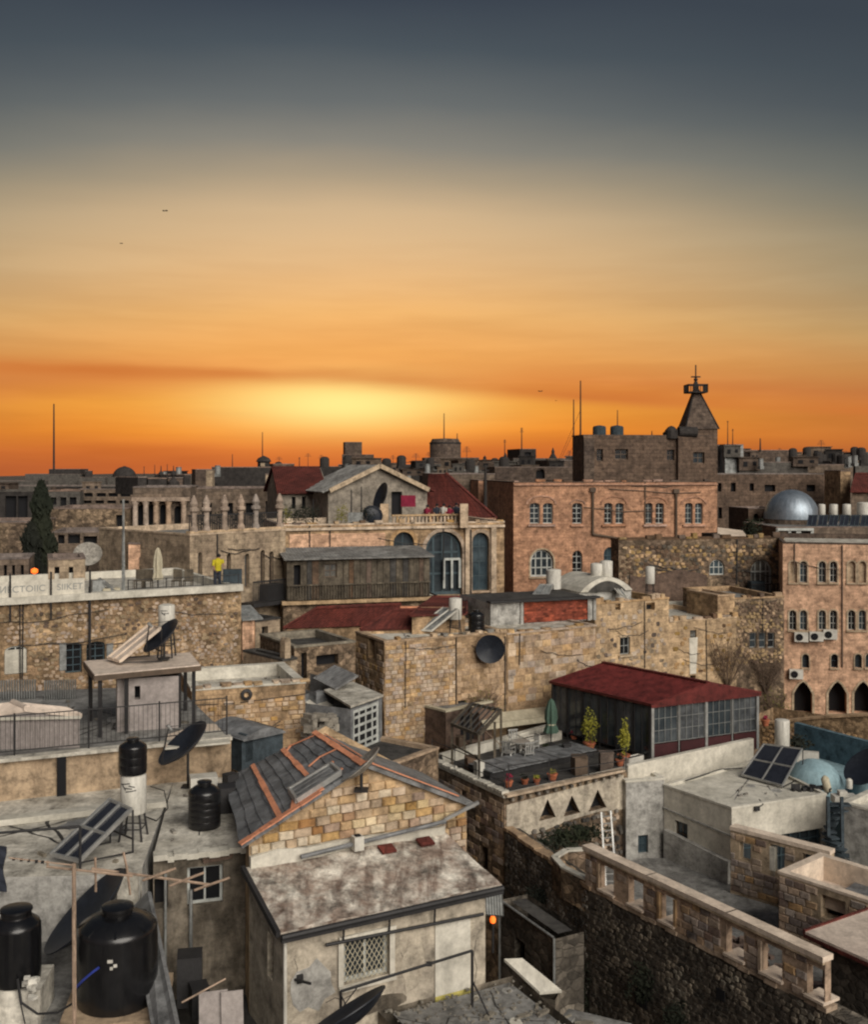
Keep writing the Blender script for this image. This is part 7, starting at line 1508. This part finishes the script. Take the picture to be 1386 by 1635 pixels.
tb_('dark_glass_block', 'dark glazed block with pale piers near the frame edge', -30, 52, 785, 100, 8, 'far_dark', 'building', [(8, 792, 26, 830), (28, 792, 44, 830)], cop='far_grey')
tb_('pale_pier_block', 'pale block with dark bays just beyond the cypress', 74, 128, 784, 105, 8, 'far_grey', 'building', [(78, 794, 90, 806), (96, 794, 106, 810), (111, 794, 122, 810)])
tb_('window_grid_block', 'long grey block with two rows of wide dark openings', 126, 214, 781, 108, 8, 'far_stone', 'building', [(134, 787, 148, 793), (154, 787, 169, 793), (173, 787, 188, 793), (192, 787, 208, 793), (132, 799, 146, 804), (152, 799, 166, 804), (171, 799, 185, 804), (191, 799, 206, 804)])
# columned building
cbd = tb_('columned_building', 'cream building with tall slender columns and a planted balcony', 212, 304, 778, 86, 7, 'far_stone', 'building', [(220, 806, 232, 850, 'arch'), (237, 806, 247, 850, 'arch'), (255, 806, 266, 862, 'arch'), (278, 808, 291, 850, 'arch')], cop='s_dusk')
f = cbd.front
for px in (217, 234, 250, 270, 294): u = f.pix(px, 830)[0]; mb = MB(); zb, zt = Z(852, 86), Z(800, 86); mb.lathe(f.pt(u, zb, .45), [(.3, 0), (.22, .2), (.2, zt - zb - .35), (.36, zt - zb)], 12); mb.build('column', 's_mauve2', cbd.root)
mb = MB(); mb.box(f.pt(f.W / 2, Z(797, 86), .4), f.W, .8, .3, X=f.U, Y=f.n, Z=ZV); mb.box(f.pt(f.W / 2, Z(856, 86), .6), f.W, 1.2, .3, X=f.U, Y=f.n, Z=ZV); mb.build('balcony_slab', 's_mauve', cbd.root)
for i, px in enumerate((228, 242, 282)):
    mb = MB(); clumps(mb, P(px, 850, 84.4), .5 + .1 * i, .4, .55, 350, .13); tag(mb.build('balcony_hedge', 'leaf_dark'), ['dark hedge clump at the start of the column balcony', 'dark hedge clump in the middle of the column balcony', 'dark hedge clump at the far end of the column balcony'][i], 'hedge')
tb_('long_cream_block', 'long cream block with shaded porch behind the balustrade', 300, 446, 780, 92, 8, 'far_stone', 'building', [(322, 803, 338, 822), (352, 803, 372, 822), (392, 803, 404, 822), (424, 800, 442, 822)], cop='s_dusk')
for px, py0, Y, lb, h in ((257, 756, 95, 'first small onion finial on the columned roofline', .9), (277, 752, 95, 'second small onion finial on the columned roofline', 1.1)):
    t = thing('roof_finial', lb, 'finial', (X(px, Y), Y, Z(776, Y))); z0_ = Z(776, Y); mb = MB(); mb.lathe((X(px, Y), Y, z0_), [(.55, 0), (.5, .35), (.2, .6), (.12, .8), (.25, 1.0), (.22, 1.15), (.06, 1.35), (.03, 1.8)], 12); mb.build('body', 'far_dark', t)
for i, (a, b, py, Y, m_) in enumerate(((220, 234, 762, 93, 'far_dark'), (236, 266, 764, 94, 'far_dark'), (268, 292, 763, 96, 'far_brown'), (294, 304, 758, 97, 'far_dark'), (312, 342, 750, 110, 'far_brown'), (338, 440, 746, 118, 'far_dark'), (436, 470, 741, 122, 'far_brown'))):
    lbs = ['dark roof box nearest the columned corner', 'low dark roof shelter before the finials', 'brown roof shelter under the second finial', 'slim dark chimney block past the finials', 'brown rooftop frame room with open bays', 'long dark roof ridge block behind the cream block', 'brown sloped block beside the white gabled house']
    tb_('roof_block', lbs[i], a, b, py, Y, 4, m_, 'building', z0=Z(790, Y), para=.1)
tb_('pale_chimney', 'pale square chimney before the long dark ridge', 424, 434, 757, 90, 1, 'cream_stone', 'chimney', z0=Z(785, 90), dY=0)
tb_('pale_roof_pier', 'pale square pier at the open-bay roof room', 329, 339, 750, 100, 1, 'cream_stone', 'chimney', z0=Z(785, 100), dY=0)
tk_ = thing('round_turret', 'small dark round turret carrying a mast', 'turret', (X(421, 130), 130, 18)); mb = MB(); mb.lathe((X(421, 130), 130, Z(750, 130)), [(.75, 0), (.75, .9), (.95, 1.0), (.7, 1.4), (.1, 1.7)], 14); mb.build('drum', 'far_dark', tk_); mb = MB(); mb.box((X(421, 130), 129.3, Z(742, 130)), .5, .1, .4); mb.build('opening', 'cream_stone', tk_)
# white gabled houses with red roofs
A, B = XY(447, 76), XY(523, 77); g1 = Block('red_gabled_house', 'white house with long red tiled roof slope and three slit windows', 'house', A, B, Z(784, 76), 6.5, 'far_plaster')
for a in (466, 482, 508): g1.win((a, 793, a + 6, 812), style='dark')
g1.finish(roof=False); ez = Z(784, 76); Cc, Dd = g1.C, g1.D; m0, m1 = (A + Dd) / 2, (B + Cc) / 2; rz_ = Z(745, 79.5)
sh = (B - A).normalized() * 2.6
for p, q in ((A, B), (Dd, Cc)): mb = MB(); e = (p - (A + Dd) / 2).normalized() * .4; mb.ribs(V3(p + e - sh * .1, ez - .15), V3(q + e, ez - .15), V3(m1 + sh * .0, rz_), V3(m0 - sh * .05, rz_), 26, .06); mb.build('roof_slope', 'red_tile', g1.root)
mb = MB(); mb.prism([V3(B, ez), V3(Cc, ez), V3(m1, rz_ - .1)], (B - A).normalized() * .1); mb.prism([V3(A, ez), V3(Dd, ez), V3(m0, rz_ - .1)], (B - A).normalized() * .1); mb.build('gable_end', 'far_plaster', g1.root)
A, B = XY(524, 72.5), XY(682, 75); g2_ = Block('white_gabled_house', 'white plaster house with wide low gable and dark roof verges', 'house', A, B, Z(783, 73), 7, 'far_plaster'); ff = g2_.front; zr = Z(746, 74); ff.top = [(0, 0), (ff.W, 0), (ff.W, Z(778, 75)), (ff.W * .5, zr), (0, Z(783, 73))]
g2_.win((625, 785, 642, 824), style='dark'); g2_.win((560, 772, 572, 800), style='dark') if False else None
g2_.finish(roof=False); m0 = (A + B) / 2; m1 = (g2_.C + g2_.D) / 2; e = ff.n * .4; ez = Z(783, 73)
for p, q in ((A, g2_.D), (B, g2_.C)): mb = MB(); o_ = (p - m0).normalized() * .5; mb.ribs(V3(p + e + o_, ez - .1), V3(q + o_, ez - .1), V3(m1, zr + .15), V3(m0 + e, zr + .15), 20, .05); mb.build('roof_slope', 'roof_grey' if p is A else 'red_tile', g2_.root)
mb = MB(); mb.bar(V3(A + e * 1.05, ez), V3(m0 + e * 1.05, zr + .1), .12, .3); mb.bar(V3(B + e * 1.05, ez), V3(m0 + e * 1.05, zr + .1), .12, .3); mb.build('verge_board', 'stone_trim', g2_.root)
A, B = XY(684, 74), XY(792, 76); g3 = Block('red_hipped_house', 'house with broad red tiled roof sweeping down behind the terrace party', 'house', A, B, Z(828, 75), 9, 'pink_wall')
g3.finish(roof=False); c = [V3(A, Z(800, 74)), V3(B, Z(829, 76)), V3(g3.C, Z(829, 76)), V3(g3.D, Z(800, 76))]; r0, r1 = P(684, 757, 78), P(712, 757, 80)
mb = MB(); mb.ribs(V3(A - ff.U * .2, Z(829, 74)), V3(B, Z(829, 76)), r1, r0, 34, .06); mb.build('roof_slope', 'red_tile', g3.root); mb = MB(); mb.ribs(V3(B, Z(829, 76)), V3(g3.C, Z(829, 80)), r1 + Vector((-.2, 3, 0)), r1, 20, .06); mb.build('roof_slope', 'red_tile', g3.root)
mb = MB(); mb.bar(r1 + ZV * .05, V3(B, Z(829, 76)) + ZV * .1, .25, .15); mb.build('hip_cap', 'red_tile', g3.root)
dish('tall dark dish seen side-on against the white gable', P(607, 792, 71), (-.75, -.35, .3), .95, (X(610, 71.3), 71.3, 16.0), arm=False)
# people on the ochre building's terrace
TZ2 = 15.95
for px, Y, h, cl, sk, lb in ((682, 67.6, 1.65, 'cloth_red', False, 'person in dark crimson seen at the parapet nearest the door'), (697, 68.0, 1.7, 'cloth_dark', False, 'person in dark clothes beside the one in crimson'), (708, 67.8, 1.72, 'cloth_white', False, 'person in a pale top in the middle of the terrace party'), (717, 67.9, 1.6, 'cloth_red', True, 'person in a crimson dress on the terrace'), (728, 68.1, 1.75, 'cloth_dark', False, 'person in black nearest the red roof')):
    person(lb, (X(px, Y), Y, TZ2), h, cl, 'cloth_dark' if not sk else cl, random.uniform(-1, 1), .1, .3, skirt=sk)
mb = MB(); mb.box(P(652, 800, 70), .95, .05, .75); tag(mb.build('red_blanket', 'cloth_red'), 'dark red patterned blanket hung beside the terrace door', 'blanket')
for px, lb in ((741, 'pale square pier ending the terrace parapet'), (614, 'pale ochre pier at the start of the party terrace')):
    mb = MB(); Yq = 67.2; mb.box((X(px, Yq), Yq, 16.9), .5, .5, 1.5); tag(mb.build('parapet_pier', 's_buff'), lb, 'pier')
f = D_.front; t = thing('stone_balustrade', 'pierced stone balustrade along the party terrace', 'balustrade', f.pt(f.pix(625, 830)[0], 16.45, 0)); a, b = f.pix(626, 830)[0], f.pix(742, 830)[0]; mb = MB(); mb.bar(f.pt(a, 16.95, -.1), f.pt(b, 16.95, -.1), .3, .1); mb.build('top_rail', 's_buff', t)
for i in range(20): mb = MB(); mb.box(f.pt(a + (b - a) * (i + .5) / 20, 16.7, -.1), .13, .13, .42, X=f.U, Y=f.n, Z=ZV); mb.build('baluster', 's_buff', t)
for px, lb, k in ((470, 'grey dish-shaped planter by the slit-windowed white house', 0), (484, 'dark potted shrub on the ochre building roof', 1), (500, 'second dark potted shrub on the ochre building roof', 1), (545, 'olive-leaved potted shrub against the white gable', 2), (585, 'dark potted shrub beside the side-on dish', 1), (730, 'dark potted shrub by the end pier', 1), (455, 'pale potted shrub at the balustrade corner', 2)):
    Yp = 66.3 if px < 600 else 68.6; potted(lb, (X(px, Yp), Yp, 15.95), .35, .5, 'leaf_olive' if k == 2 else 'leaf_dark', 1.1, .5, 220, pot='terracotta' if k else 'tin')
for px, h, lb in ((561, 2.6, 'thin dark frame post before the white gable'), (577, 2.8, 'second thin frame post before the white gable'), (500, 2.0, 'thin post near the slit windows')):
    mast(lb, (X(px, 67), 67, 15.95), h, .06, 0, 'iron', 'frame_post', 'post')
mb = MB(); c = P(595, 822, 66.6); mb.lathe(c, [(.01, -.2), (.5, -.05), (.65, .05)], 20, axis=(.3, -.8, .5), cap=False); mb.lathe(c, [(.65, .05), (.5, -.09), (.01, -.24)], 20, axis=(.3, -.8, .5), cap=False); tag(mb.build('roof_dish', 'dish_dark'), 'round dark dish low on the ochre building roof', 'satellite dish')
mb = MB(); c = P(568, 826, 66.4); mb.box(c, .9, .5, .6); tag(mb.build('roof_chest', 'tin'), 'grey metal chest beside the low round dish', 'chest')
# ------------------------------------------------------------ skyline
def sky_block(name, label, px0, px1, py, Y, mat='far_dark', dep=8, cat='building', wins=(), base=None, **k): return tb_(name, label, px0, px1, py, Y, dep, mat, cat, wins, z0=0 if base is None else Z(base, Y), **k)
sky_block('stepped_tower', 'square stepped tower block standing on the skyline under the glow', 546, 597, 726, 240, 'far_brown', 10, 'tower'); sky_block('tower_block', 'upper box of the stepped skyline tower', 551, 578, 706, 241, 'far_brown', 6, 'tower', base=730)
t = thing('drum_tower', 'broad round drum building with mast on the skyline', 'tower', (X(711, 200), 205, 0)); mb = MB(); r = 25 / F * 200; mb.lathe((X(711, 200), 200, 0), [(r, 0), (r, Z(708, 200)), (r * .9, Z(704, 200)), (r * .85, Z(701, 200)), (.1, Z(700, 200))], 28); mb.build('drum', 'far_brown', t, smooth=True); mb = MB(); mb.lathe((X(711, 200), 200, Z(709, 200)), [(r * 1.02, 0), (r * 1.02, .3)], 28, cap=False); mb.build('cornice', 'far_dark', t)
sky_block('drum_base_block', 'flat dark block the round drum stands on', 678, 765, 731, 196, 'far_brown', 10)
sky_block('white_window_block', 'pale block with a row of white windows below the drum', 676, 758, 740, 150, 'far_grey', 8, wins=[(681 + i * 12, 744, 689 + i * 12, 751, 'rect', 'white') for i in range(6)])
SK = [('long dark hill house at the frame edge', 'hill_house', -520, 60, 768, 330, 'far_grey'), ('low dark hill house behind the tall mast', 'hill_house', 40, 130, 757, 340, 'far_grey'), ('dark flat-topped hill building under the mast', 'hill_house', 78, 128, 749, 345, 'far_dark'), ('dark hill house stepping down toward the dome', 'hill_house', 125, 168, 762, 335, 'far_grey'), ('small dark chimney house on the hill', 'hill_house', 136, 147, 752, 338, 'far_dark'), ('wide dim house filling the foot of the hill', 'hill_house', -560, 220, 776, 200, 'far_grey'),
      ('grey low block between stepped tower and red gable', 'skyline_house', 465, 560, 745, 170, 'far_dark'), ('dark low block under the stepped tower', 'skyline_house', 540, 680, 742, 180, 'far_dark'), ('grey roof block beneath the scattered aerials', 'skyline_house', 755, 830, 738, 170, 'far_grey'), ('dark box with one bright opening on the skyline', 'skyline_house', 830, 856, 717, 210, 'far_dark'), ('grey parapet block behind the box', 'skyline_house', 820, 905, 732, 190, 'far_grey'), ('brown block with a small arched opening', 'skyline_house', 790, 936, 746, 115, 'far_brown'), ('low brown block leading to the upper brown storey', 'skyline_house', 895, 935, 735, 120, 'far_brown'), ('pinkish wall block behind the red hipped roof', 'skyline_house', 690, 790, 757, 100, 'far_stone'), ('pinkish tall wall between red roof and russet building', 'skyline_house', 764, 826, 767, 97, 'pink_stone'),
      ('grey metal-clad shed beyond the spire', 'skyline_shed', 1158, 1187, 710, 125, 'tin'), ('dark shed joined to the metal-clad one', 'skyline_shed', 1143, 1160, 711, 126, 'far_dark'), ('brown flat block beyond the metal-clad shed', 'skyline_house', 1186, 1260, 719, 140, 'far_brown'), ('mixed low roofs block beyond the brown one', 'skyline_house', 1180, 1290, 738, 125, 'far_grey'), ('pale low block with dark roofs near the frame edge', 'skyline_house', 1278, 1300, 727, 170, 'far_grey'), ('long dark low block on the far skyline', 'skyline_house', 1296, 1372, 725, 180, 'far_dark'), ('grey stepped block at the far frame edge', 'skyline_house', 1366, 1900, 722, 175, 'far_grey'), ('cream roofs block before the far dark one', 'skyline_house', 1286, 1362, 742, 130, 'far_stone')]
for lb, nm, a, b, py, Y, m_ in SK:
    w = []
    if 'arched opening' in lb: w = [(856, 748, 870, 764, 'arch')]
    if 'bright opening' in lb: w = [(838, 722, 848, 731)]
    sky_block(nm, lb, a, b, py, Y, m_, 10, 'house' if 'house' in nm else 'building', wins=w, para=.3)
t = thing('domed_hill_building', 'dark domed building on the hill skyline', 'building', (X(193, 260), 262, 0)); mb = MB(); mb.box((X(193, 260), 265, Z(762, 260) / 2), 44 / F * 260, 9, Z(762, 260)); mb.build('wall', 'far_grey', t); mb = MB(); r = 19 / F * 260; mb.lathe((X(193, 260), 263, Z(763, 260)), [(r * math.cos(a * math.pi / 16), r * .95 * math.sin(a * math.pi / 16)) for a in range(8)] + [(.05, r)], 20); mb.build('dome', 'far_dark', t)
for px, py, Y, lb in ((774, 728, 150, 'dark pointed pinnacle over the grey roofs'), (807, 724, 150, 'second pointed pinnacle over the grey roofs'), (883, 716, 150, 'dark conical pinnacle beside the arched opening')):
    mb = MB(); z = Z(742, Y); h = Z(py, Y) - z; mb.lathe((X(px, Y), Y, z), [(.75, 0), (.6, h * .4), (.2, h * .7), (.25, h * .8), (.03, h * 1.05)], 10); tag(mb.build('pinnacle', 'far_dark'), lb, 'pinnacle')
# far brown building beyond the dome
FB = tb_('brown_window_building', 'long brown building with small square windows behind the silver dome', 1140, 1345, 757, 112, 8, 'tower_brown', 'building', [(1146, 771, 1152, 785), (1167, 771, 1175, 785), (1197, 772, 1204, 784), (1221, 774, 1238, 785), (1288, 774, 1302, 785), (1147, 810, 1153, 828), (1167, 810, 1175, 832)], dY=1)
tb_('orange_pier_building', 'narrow ochre pier building at the brown building end', 1342, 1358, 752, 108, 3, 'ochre_wall', 'building', dY=.2); 
hip('maroon_roof_house', 'house with dark maroon roof at the far frame edge', [(1358, 786), (1430, 786), (1430, 780), (1362, 780)], Z(786, 104), (P(1366, 757, 107), P(1430, 757, 107)), wall='far_stone')
# silver dome
dz0 = Z(828, 96); t = thing('silver_dome', 'large silver metal-clad dome above the pink arcaded building', 'dome', (X(1264, 96), 96, dz0)); r = 43 / F * 96; n = 24
for i in range(12):
    mb = MB(); a0, a1 = 2 * math.pi * i / 12, 2 * math.pi * (i + 1) / 12; mb2 = []
    for j in range(9):
        for s in range(5):
            e_ = math.pi / 2 * j / 8; a = a0 + (a1 - a0) * s / 4; mb.v.append(Vector((X(1264, 96) + r * math.cos(e_) * math.cos(a), 96 + r * math.cos(e_) * math.sin(a), dz0 + r * 1.08 * math.sin(e_))))
    for j in range(8):
        for s in range(4): k = j * 5 + s; mb.f.append((k, k + 1, k + 6, k + 5)); mb.mi.append(0)
    mb.build('dome_panel', 'silver', t, smooth=True)
mb = MB(); mb.lathe((X(1264, 96), 96, dz0 - 3.5), [(r * .98, 0), (r * .98, 3.5)], 28); mb.build('drum', 'far_stone', t)
HB = tb_('roof_terrace_block', 'low roof block with white-framed dark windows under the silver dome', 1240, 1420, 842, 88, 8, 'far_stone', 'building', [(1262, 848, 1270, 864), (1278, 848, 1294, 864)], para=.1)
f = HB.front; mb = MB()
for a in (1241, 1260, 1273, 1276, 1296): u = f.pix(a, 856)[0]; mb.box(f.pt(u, f.pix(a, 856)[1], .08), .25, .12, 1.3, X=f.U, Y=f.n, Z=ZV)
mb.bar(f.pt(0, f.pix(1250, 845)[1], .1), f.pt(f.pix(1297, 845)[0], f.pix(1297, 845)[1], .1), .3, .2); mb.build('white_frames', 'white_frame', HB.root)
for i in range(6):
    a = 1288 + i * 17; collector(['first dark panel of the long row beside the dome', 'second dark panel of the row beside the dome', 'third dark panel of the row beside the dome', 'fourth dark panel of the row beside the dome', 'fifth dark panel of the row beside the dome', 'last dark panel of the row, cut by the frame edge'][i], P(a, 840, 88.5), P(a + 15, 840, 88.5), P(a + 18, 823, 90), P(a + 3, 823, 90), 2, 1, None, 'slate_blue', 'collector', group='dark solar panels in a row beside the silver dome', fw=.06)
for px, lb, r_ in ((1312, 'white heater nearest the silver dome', .30), (1331, 'white heater second from the silver dome', .34), (1352, 'white heater third from the silver dome', .34), (1379, 'wide white tank at the frame edge past the heaters', .55)): boiler(lb, (X(px, 91), 91, Z(823, 91)), r_, .95 if r_ < .5 else 1.1)
t = Block('awning_hut', 'dark hut with pale pink slanted awning beside the russet building', 'hut', XY(1147, 80), XY(1191, 81), Z(853, 80), 2, 'far_dark'); t.finish(roof=False); mb = MB(); mb.slab(P(1146, 855, 79), P(1192, 855, 79.5), P(1186, 847, 82), P(1146, 842, 82), .1); mb.build('awning', 'coping_pink', t.root)
mb = MB(); clumps(mb, P(1200, 845, 84), .8, .6, .9, 400, .16); tag(mb.build('dark_bush', 'leaf_dark'), 'dark bush between the awning hut and silver dome', 'bush')
tb_('dim_arch_house', 'dim brown house with a dark arch behind the awning hut', 1195, 1248, 812, 98, 4, 'tower_brown', 'house', [(1203, 820, 1212, 850, 'arch'), (1222, 822, 1236, 850, 'arch')])
# masts and aerials on the skyline
for px, y0, y1, Y, r_, cr, lb in ((86, 645, 756, 300, .34, 0, 'tall thick mast alone above the hill houses'), (419, 690, 735, 130, .08, 0, 'thin mast on the round turret'), (371, 725, 750, 125, .07, 0, 'short mast over the long dark ridge'), (709, 660, 701, 200, .12, 0, 'tall aerial on the round drum'), (730, 692, 706, 200, .12, 0, 'short post beside the drum aerial'), (806, 702, 740, 150, .09, 2, 'aerial on the second pinnacle'), (833, 683, 722, 200, .13, 3, 'branched aerial over the dark box'), (927, 608, 733, 120, .12, 0, 'tallest whip mast beside the upper brown block'), (916, 638, 733, 120, .1, 0, 'second whip mast beside the tallest one'), (986, 655, 695, 95, .06, 0, 'thin aerial behind the two roof tanks'), (1041, 688, 697, 94, .06, 0, 'stub aerial on the brown upper block'), (1162, 672, 710, 125, .06, 1, 'faint aerial on the metal-clad shed'), (1170, 685, 712, 125, .06, 2, 'small comb aerial on the metal-clad shed'), (1214, 700, 722, 140, .12, 0, 'thick short mast on the brown flat block'), (1300, 716, 735, 160, .2, 0, 'dark stub post on the far low block'), (230, 745, 764, 94, .05, 1, 'small aerial at the columned corner'), (247, 742, 764, 95, .05, 0, 'thin rod between roof shelter and finial'), (267, 741, 764, 95, .05, 0, 'thin rod between the two finials'), (775, 742, 835, 80, .16, 2, 'dark utility pole before the pinkish wall'), (478, 730, 747, 160, .08, 3, 'low comb aerial beside the stepped tower'), (614, 735, 748, 150, .2, 0, 'dark chimney post right behind the white gable')):
    foot = P(px, y1, Y); mast(lb, foot, Z(y0, Y) - foot.z, r_, cr, 'far_dark', 'mast' if not cr else 'aerial_mast', 'mast' if not cr else 'aerial')
mb = MB(); mb.bar(P(927, 655, 120), P(893, 733, 121), .03); mb.bar(P(916, 690, 120), P(896, 733, 120.5), .03); mb.bar(P(927, 690, 120), P(905, 733, 120), .03); tag(mb.build('guy_wires', 'far_dark'), 'thin guy wires slanting from the two whip masts', 'wires')
mb = MB(); mb.tube([P(614, 740, 150), P(680, 737, 160), P(760, 745, 150)], .06, 4); tag(mb.build('overhead_wire', 'far_dark'), 'overhead wire from the gable to the drum block', 'wire')
for px, py, Y, s, lb in ((263, 337, 60, .32, 'largest of the dark birds high in the pale sky'), (193, 389, 70, .22, 'small dark bird below the largest one'), (863, 625, 90, .42, 'dark bird low over the skyline near the whip masts'), (888, 640, 120, .25, 'tiny bird beside the whip masts')):
    s *= .65; c = P(px, py, Y); t = thing('flying_bird', lb, 'bird', c); mb = MB(); mb.lathe(c, [(.01, -s * .4), (s * .10, -s * .2), (s * .12, 0), (s * .07, s * .25), (.05 * s, s * .35), (.01, s * .45)], 8, axis=(.8, .3, .2))
    for sg in (-1, 1): mb.prism([c + Vector((0, 0, 0)), c + Vector((sg * s * .45, .0, s * .28)), c + Vector((sg * s * .8, .1, s * .12)), c + Vector((sg * s * .3, .05, -.06 * s))], (0, .02, -.01))
    mb.build('body', 'far_dark', t)

# crowded small roof furniture all along the far rows: alike, a few pixels each
rr = random.Random(77); m0 = MB(); m0.box((0, 0, .5), 1, 1, 1); pr = {}
def far_proto(name, mb, mat, sub=None):
    me_o = mb.build(name, mat); me = me_o.data; bpy.data.objects.remove(me_o); return me
hut_m = []
for mt in ('far_dark', 'far_brown', 'far_grey', 'far_stone'):
    m = MB(); m.box((0, 0, .5), 1, 1, 1); m.box((0, 0, 1.03), 1.12, 1.12, .08); m.cur = 1; m.box((-.2, -.502, .5), .2, .02, .4); m.box((.25, -.502, .55), .18, .02, .3); hut_m.append(far_proto('rooftop_hut', m, [mt, 'dark']))
m = MB(); m.lathe((0, 0, .25), [(.45, 0), (.45, .8), (.3, .95), (.12, 1.0)], 10); m.box((0, 0, .13), .8, .8, .25); tank_m = far_proto('rooftop_tank', m, 'far_dark')
m = MB(); m.lathe((0, 0, .35), [(.28, 0), (.28, .9)], 10); m.box((0, 0, .2), .5, .5, .35); wt_m = far_proto('rooftop_heater', m, 'tin')
m = MB(); m.cyl((0, 0, 0), (0, 0, 1), .02, .012, 5)
for z_, w_ in ((.97, .10), (.90, .14), (.83, .18), (.76, .22)): m.bar((-w_, 0, z_), (w_, 0, z_), .016)
ant_m = far_proto('rooftop_aerial', m, 'far_dark')
LM = [(-20, 'the frame edge by the tall mast'), (86, 'the tall mast'), (193, 'the domed hill building'), (268, 'the onion finials'), (345, 'the long dark ridge'), (421, 'the round turret'), (505, 'the red gabled house'), (571, 'the stepped tower'), (711, 'the round drum'), (806, 'the pointed pinnacles'), (862, 'the small dark arch'), (935, 'the upper brown block'), (1143, 'the spire'), (1172, 'the metal-clad shed'), (1223, 'the brown flat block'), (1300, 'the stub post'), (1345, 'the ochre pier'), (1420, 'the far frame edge')]
ORD = ['nearest', 'second', 'third', 'fourth', 'fifth', 'sixth', 'seventh', 'eighth', 'ninth', 'tenth', 'eleventh', 'twelfth', 'thirteenth', 'fourteenth']
def scatter(name, me_list, what, cat, group, spots, shades=('dark',)):
    n = {}
    for (px, py, Y, sx, sz) in sorted(spots):
        j = rr.randrange(len(me_list)); o = bpy.data.objects.new(name, me_list[j]); COL.objects.link(o); p = P(px, py, Y); o.location = p; o.scale = (sx, sx * rr.uniform(.7, 1.3), sz); o.rotation_euler = (0, 0, rr.uniform(-.4, .4))
        k = max(q for q in range(len(LM)) if LM[q][0] <= px); a, b = LM[k][1], LM[min(k + 1, len(LM) - 1)][1]; c = n.get((k, j), 0); n[(k, j)] = c + 1
        tag(o, f'{shades[j]} {what}, {ORD[min(c, 13)]} from {a} towards {b}', cat, group)
H_sp = [(px, py, Y, rr.uniform(1.2, 3.0) * Y / 130, rr.uniform(.7, 1.6) * Y / 130) for px, py, Y in [(rr.uniform(215, 560), rr.uniform(766, 790), rr.uniform(120, 135)) for _ in range(20)] + [(rr.uniform(560, 925), rr.uniform(746, 762), rr.uniform(118, 165)) for _ in range(32)] + [(rr.uniform(1150, 1386), rr.uniform(730, 752), rr.uniform(124, 165)) for _ in range(28)] + [(rr.uniform(0, 215), rr.uniform(784, 800), rr.uniform(110, 119)) for _ in range(12)]]
scatter('rooftop_hut', hut_m, 'rooftop hut', 'rooftop hut', 'small rooftop huts on the far roofs', H_sp, ('near-black', 'brown', 'grey', 'tan'))
scatter('rooftop_tank', [tank_m], 'round rooftop tank', 'water tank', 'dark water tanks on the far roofs', [(rr.uniform(440, 925), rr.uniform(746, 757), rr.uniform(115, 160), 1.2, 1.2) for _ in range(15)] + [(rr.uniform(1190, 1386), rr.uniform(730, 745), rr.uniform(124, 150), 1.2, 1.2) for _ in range(10)])
scatter('rooftop_heater', [wt_m], 'heater cylinder', 'water heater', 'pale heaters on the far roofs', [(rr.uniform(230, 925), rr.uniform(757, 772), rr.uniform(110, 130), 1.1, 1.0) for _ in range(12)] + [(rr.uniform(1190, 1386), rr.uniform(742, 752), rr.uniform(118, 130), 1.1, 1.0) for _ in range(7)], ('pale',))
scatter('rooftop_aerial', [ant_m], 'comb aerial', 'aerial', 'comb aerials on the far roofs', [(rr.uniform(440, 930), rr.uniform(744, 752), rr.uniform(110, 160), 2.2, rr.uniform(1.0, 2.4)) for _ in range(13)] + [(rr.uniform(1190, 1386), rr.uniform(728, 742), rr.uniform(124, 150), 2.2, rr.uniform(1.0, 2.2)) for _ in range(8)], ('thin dark',))
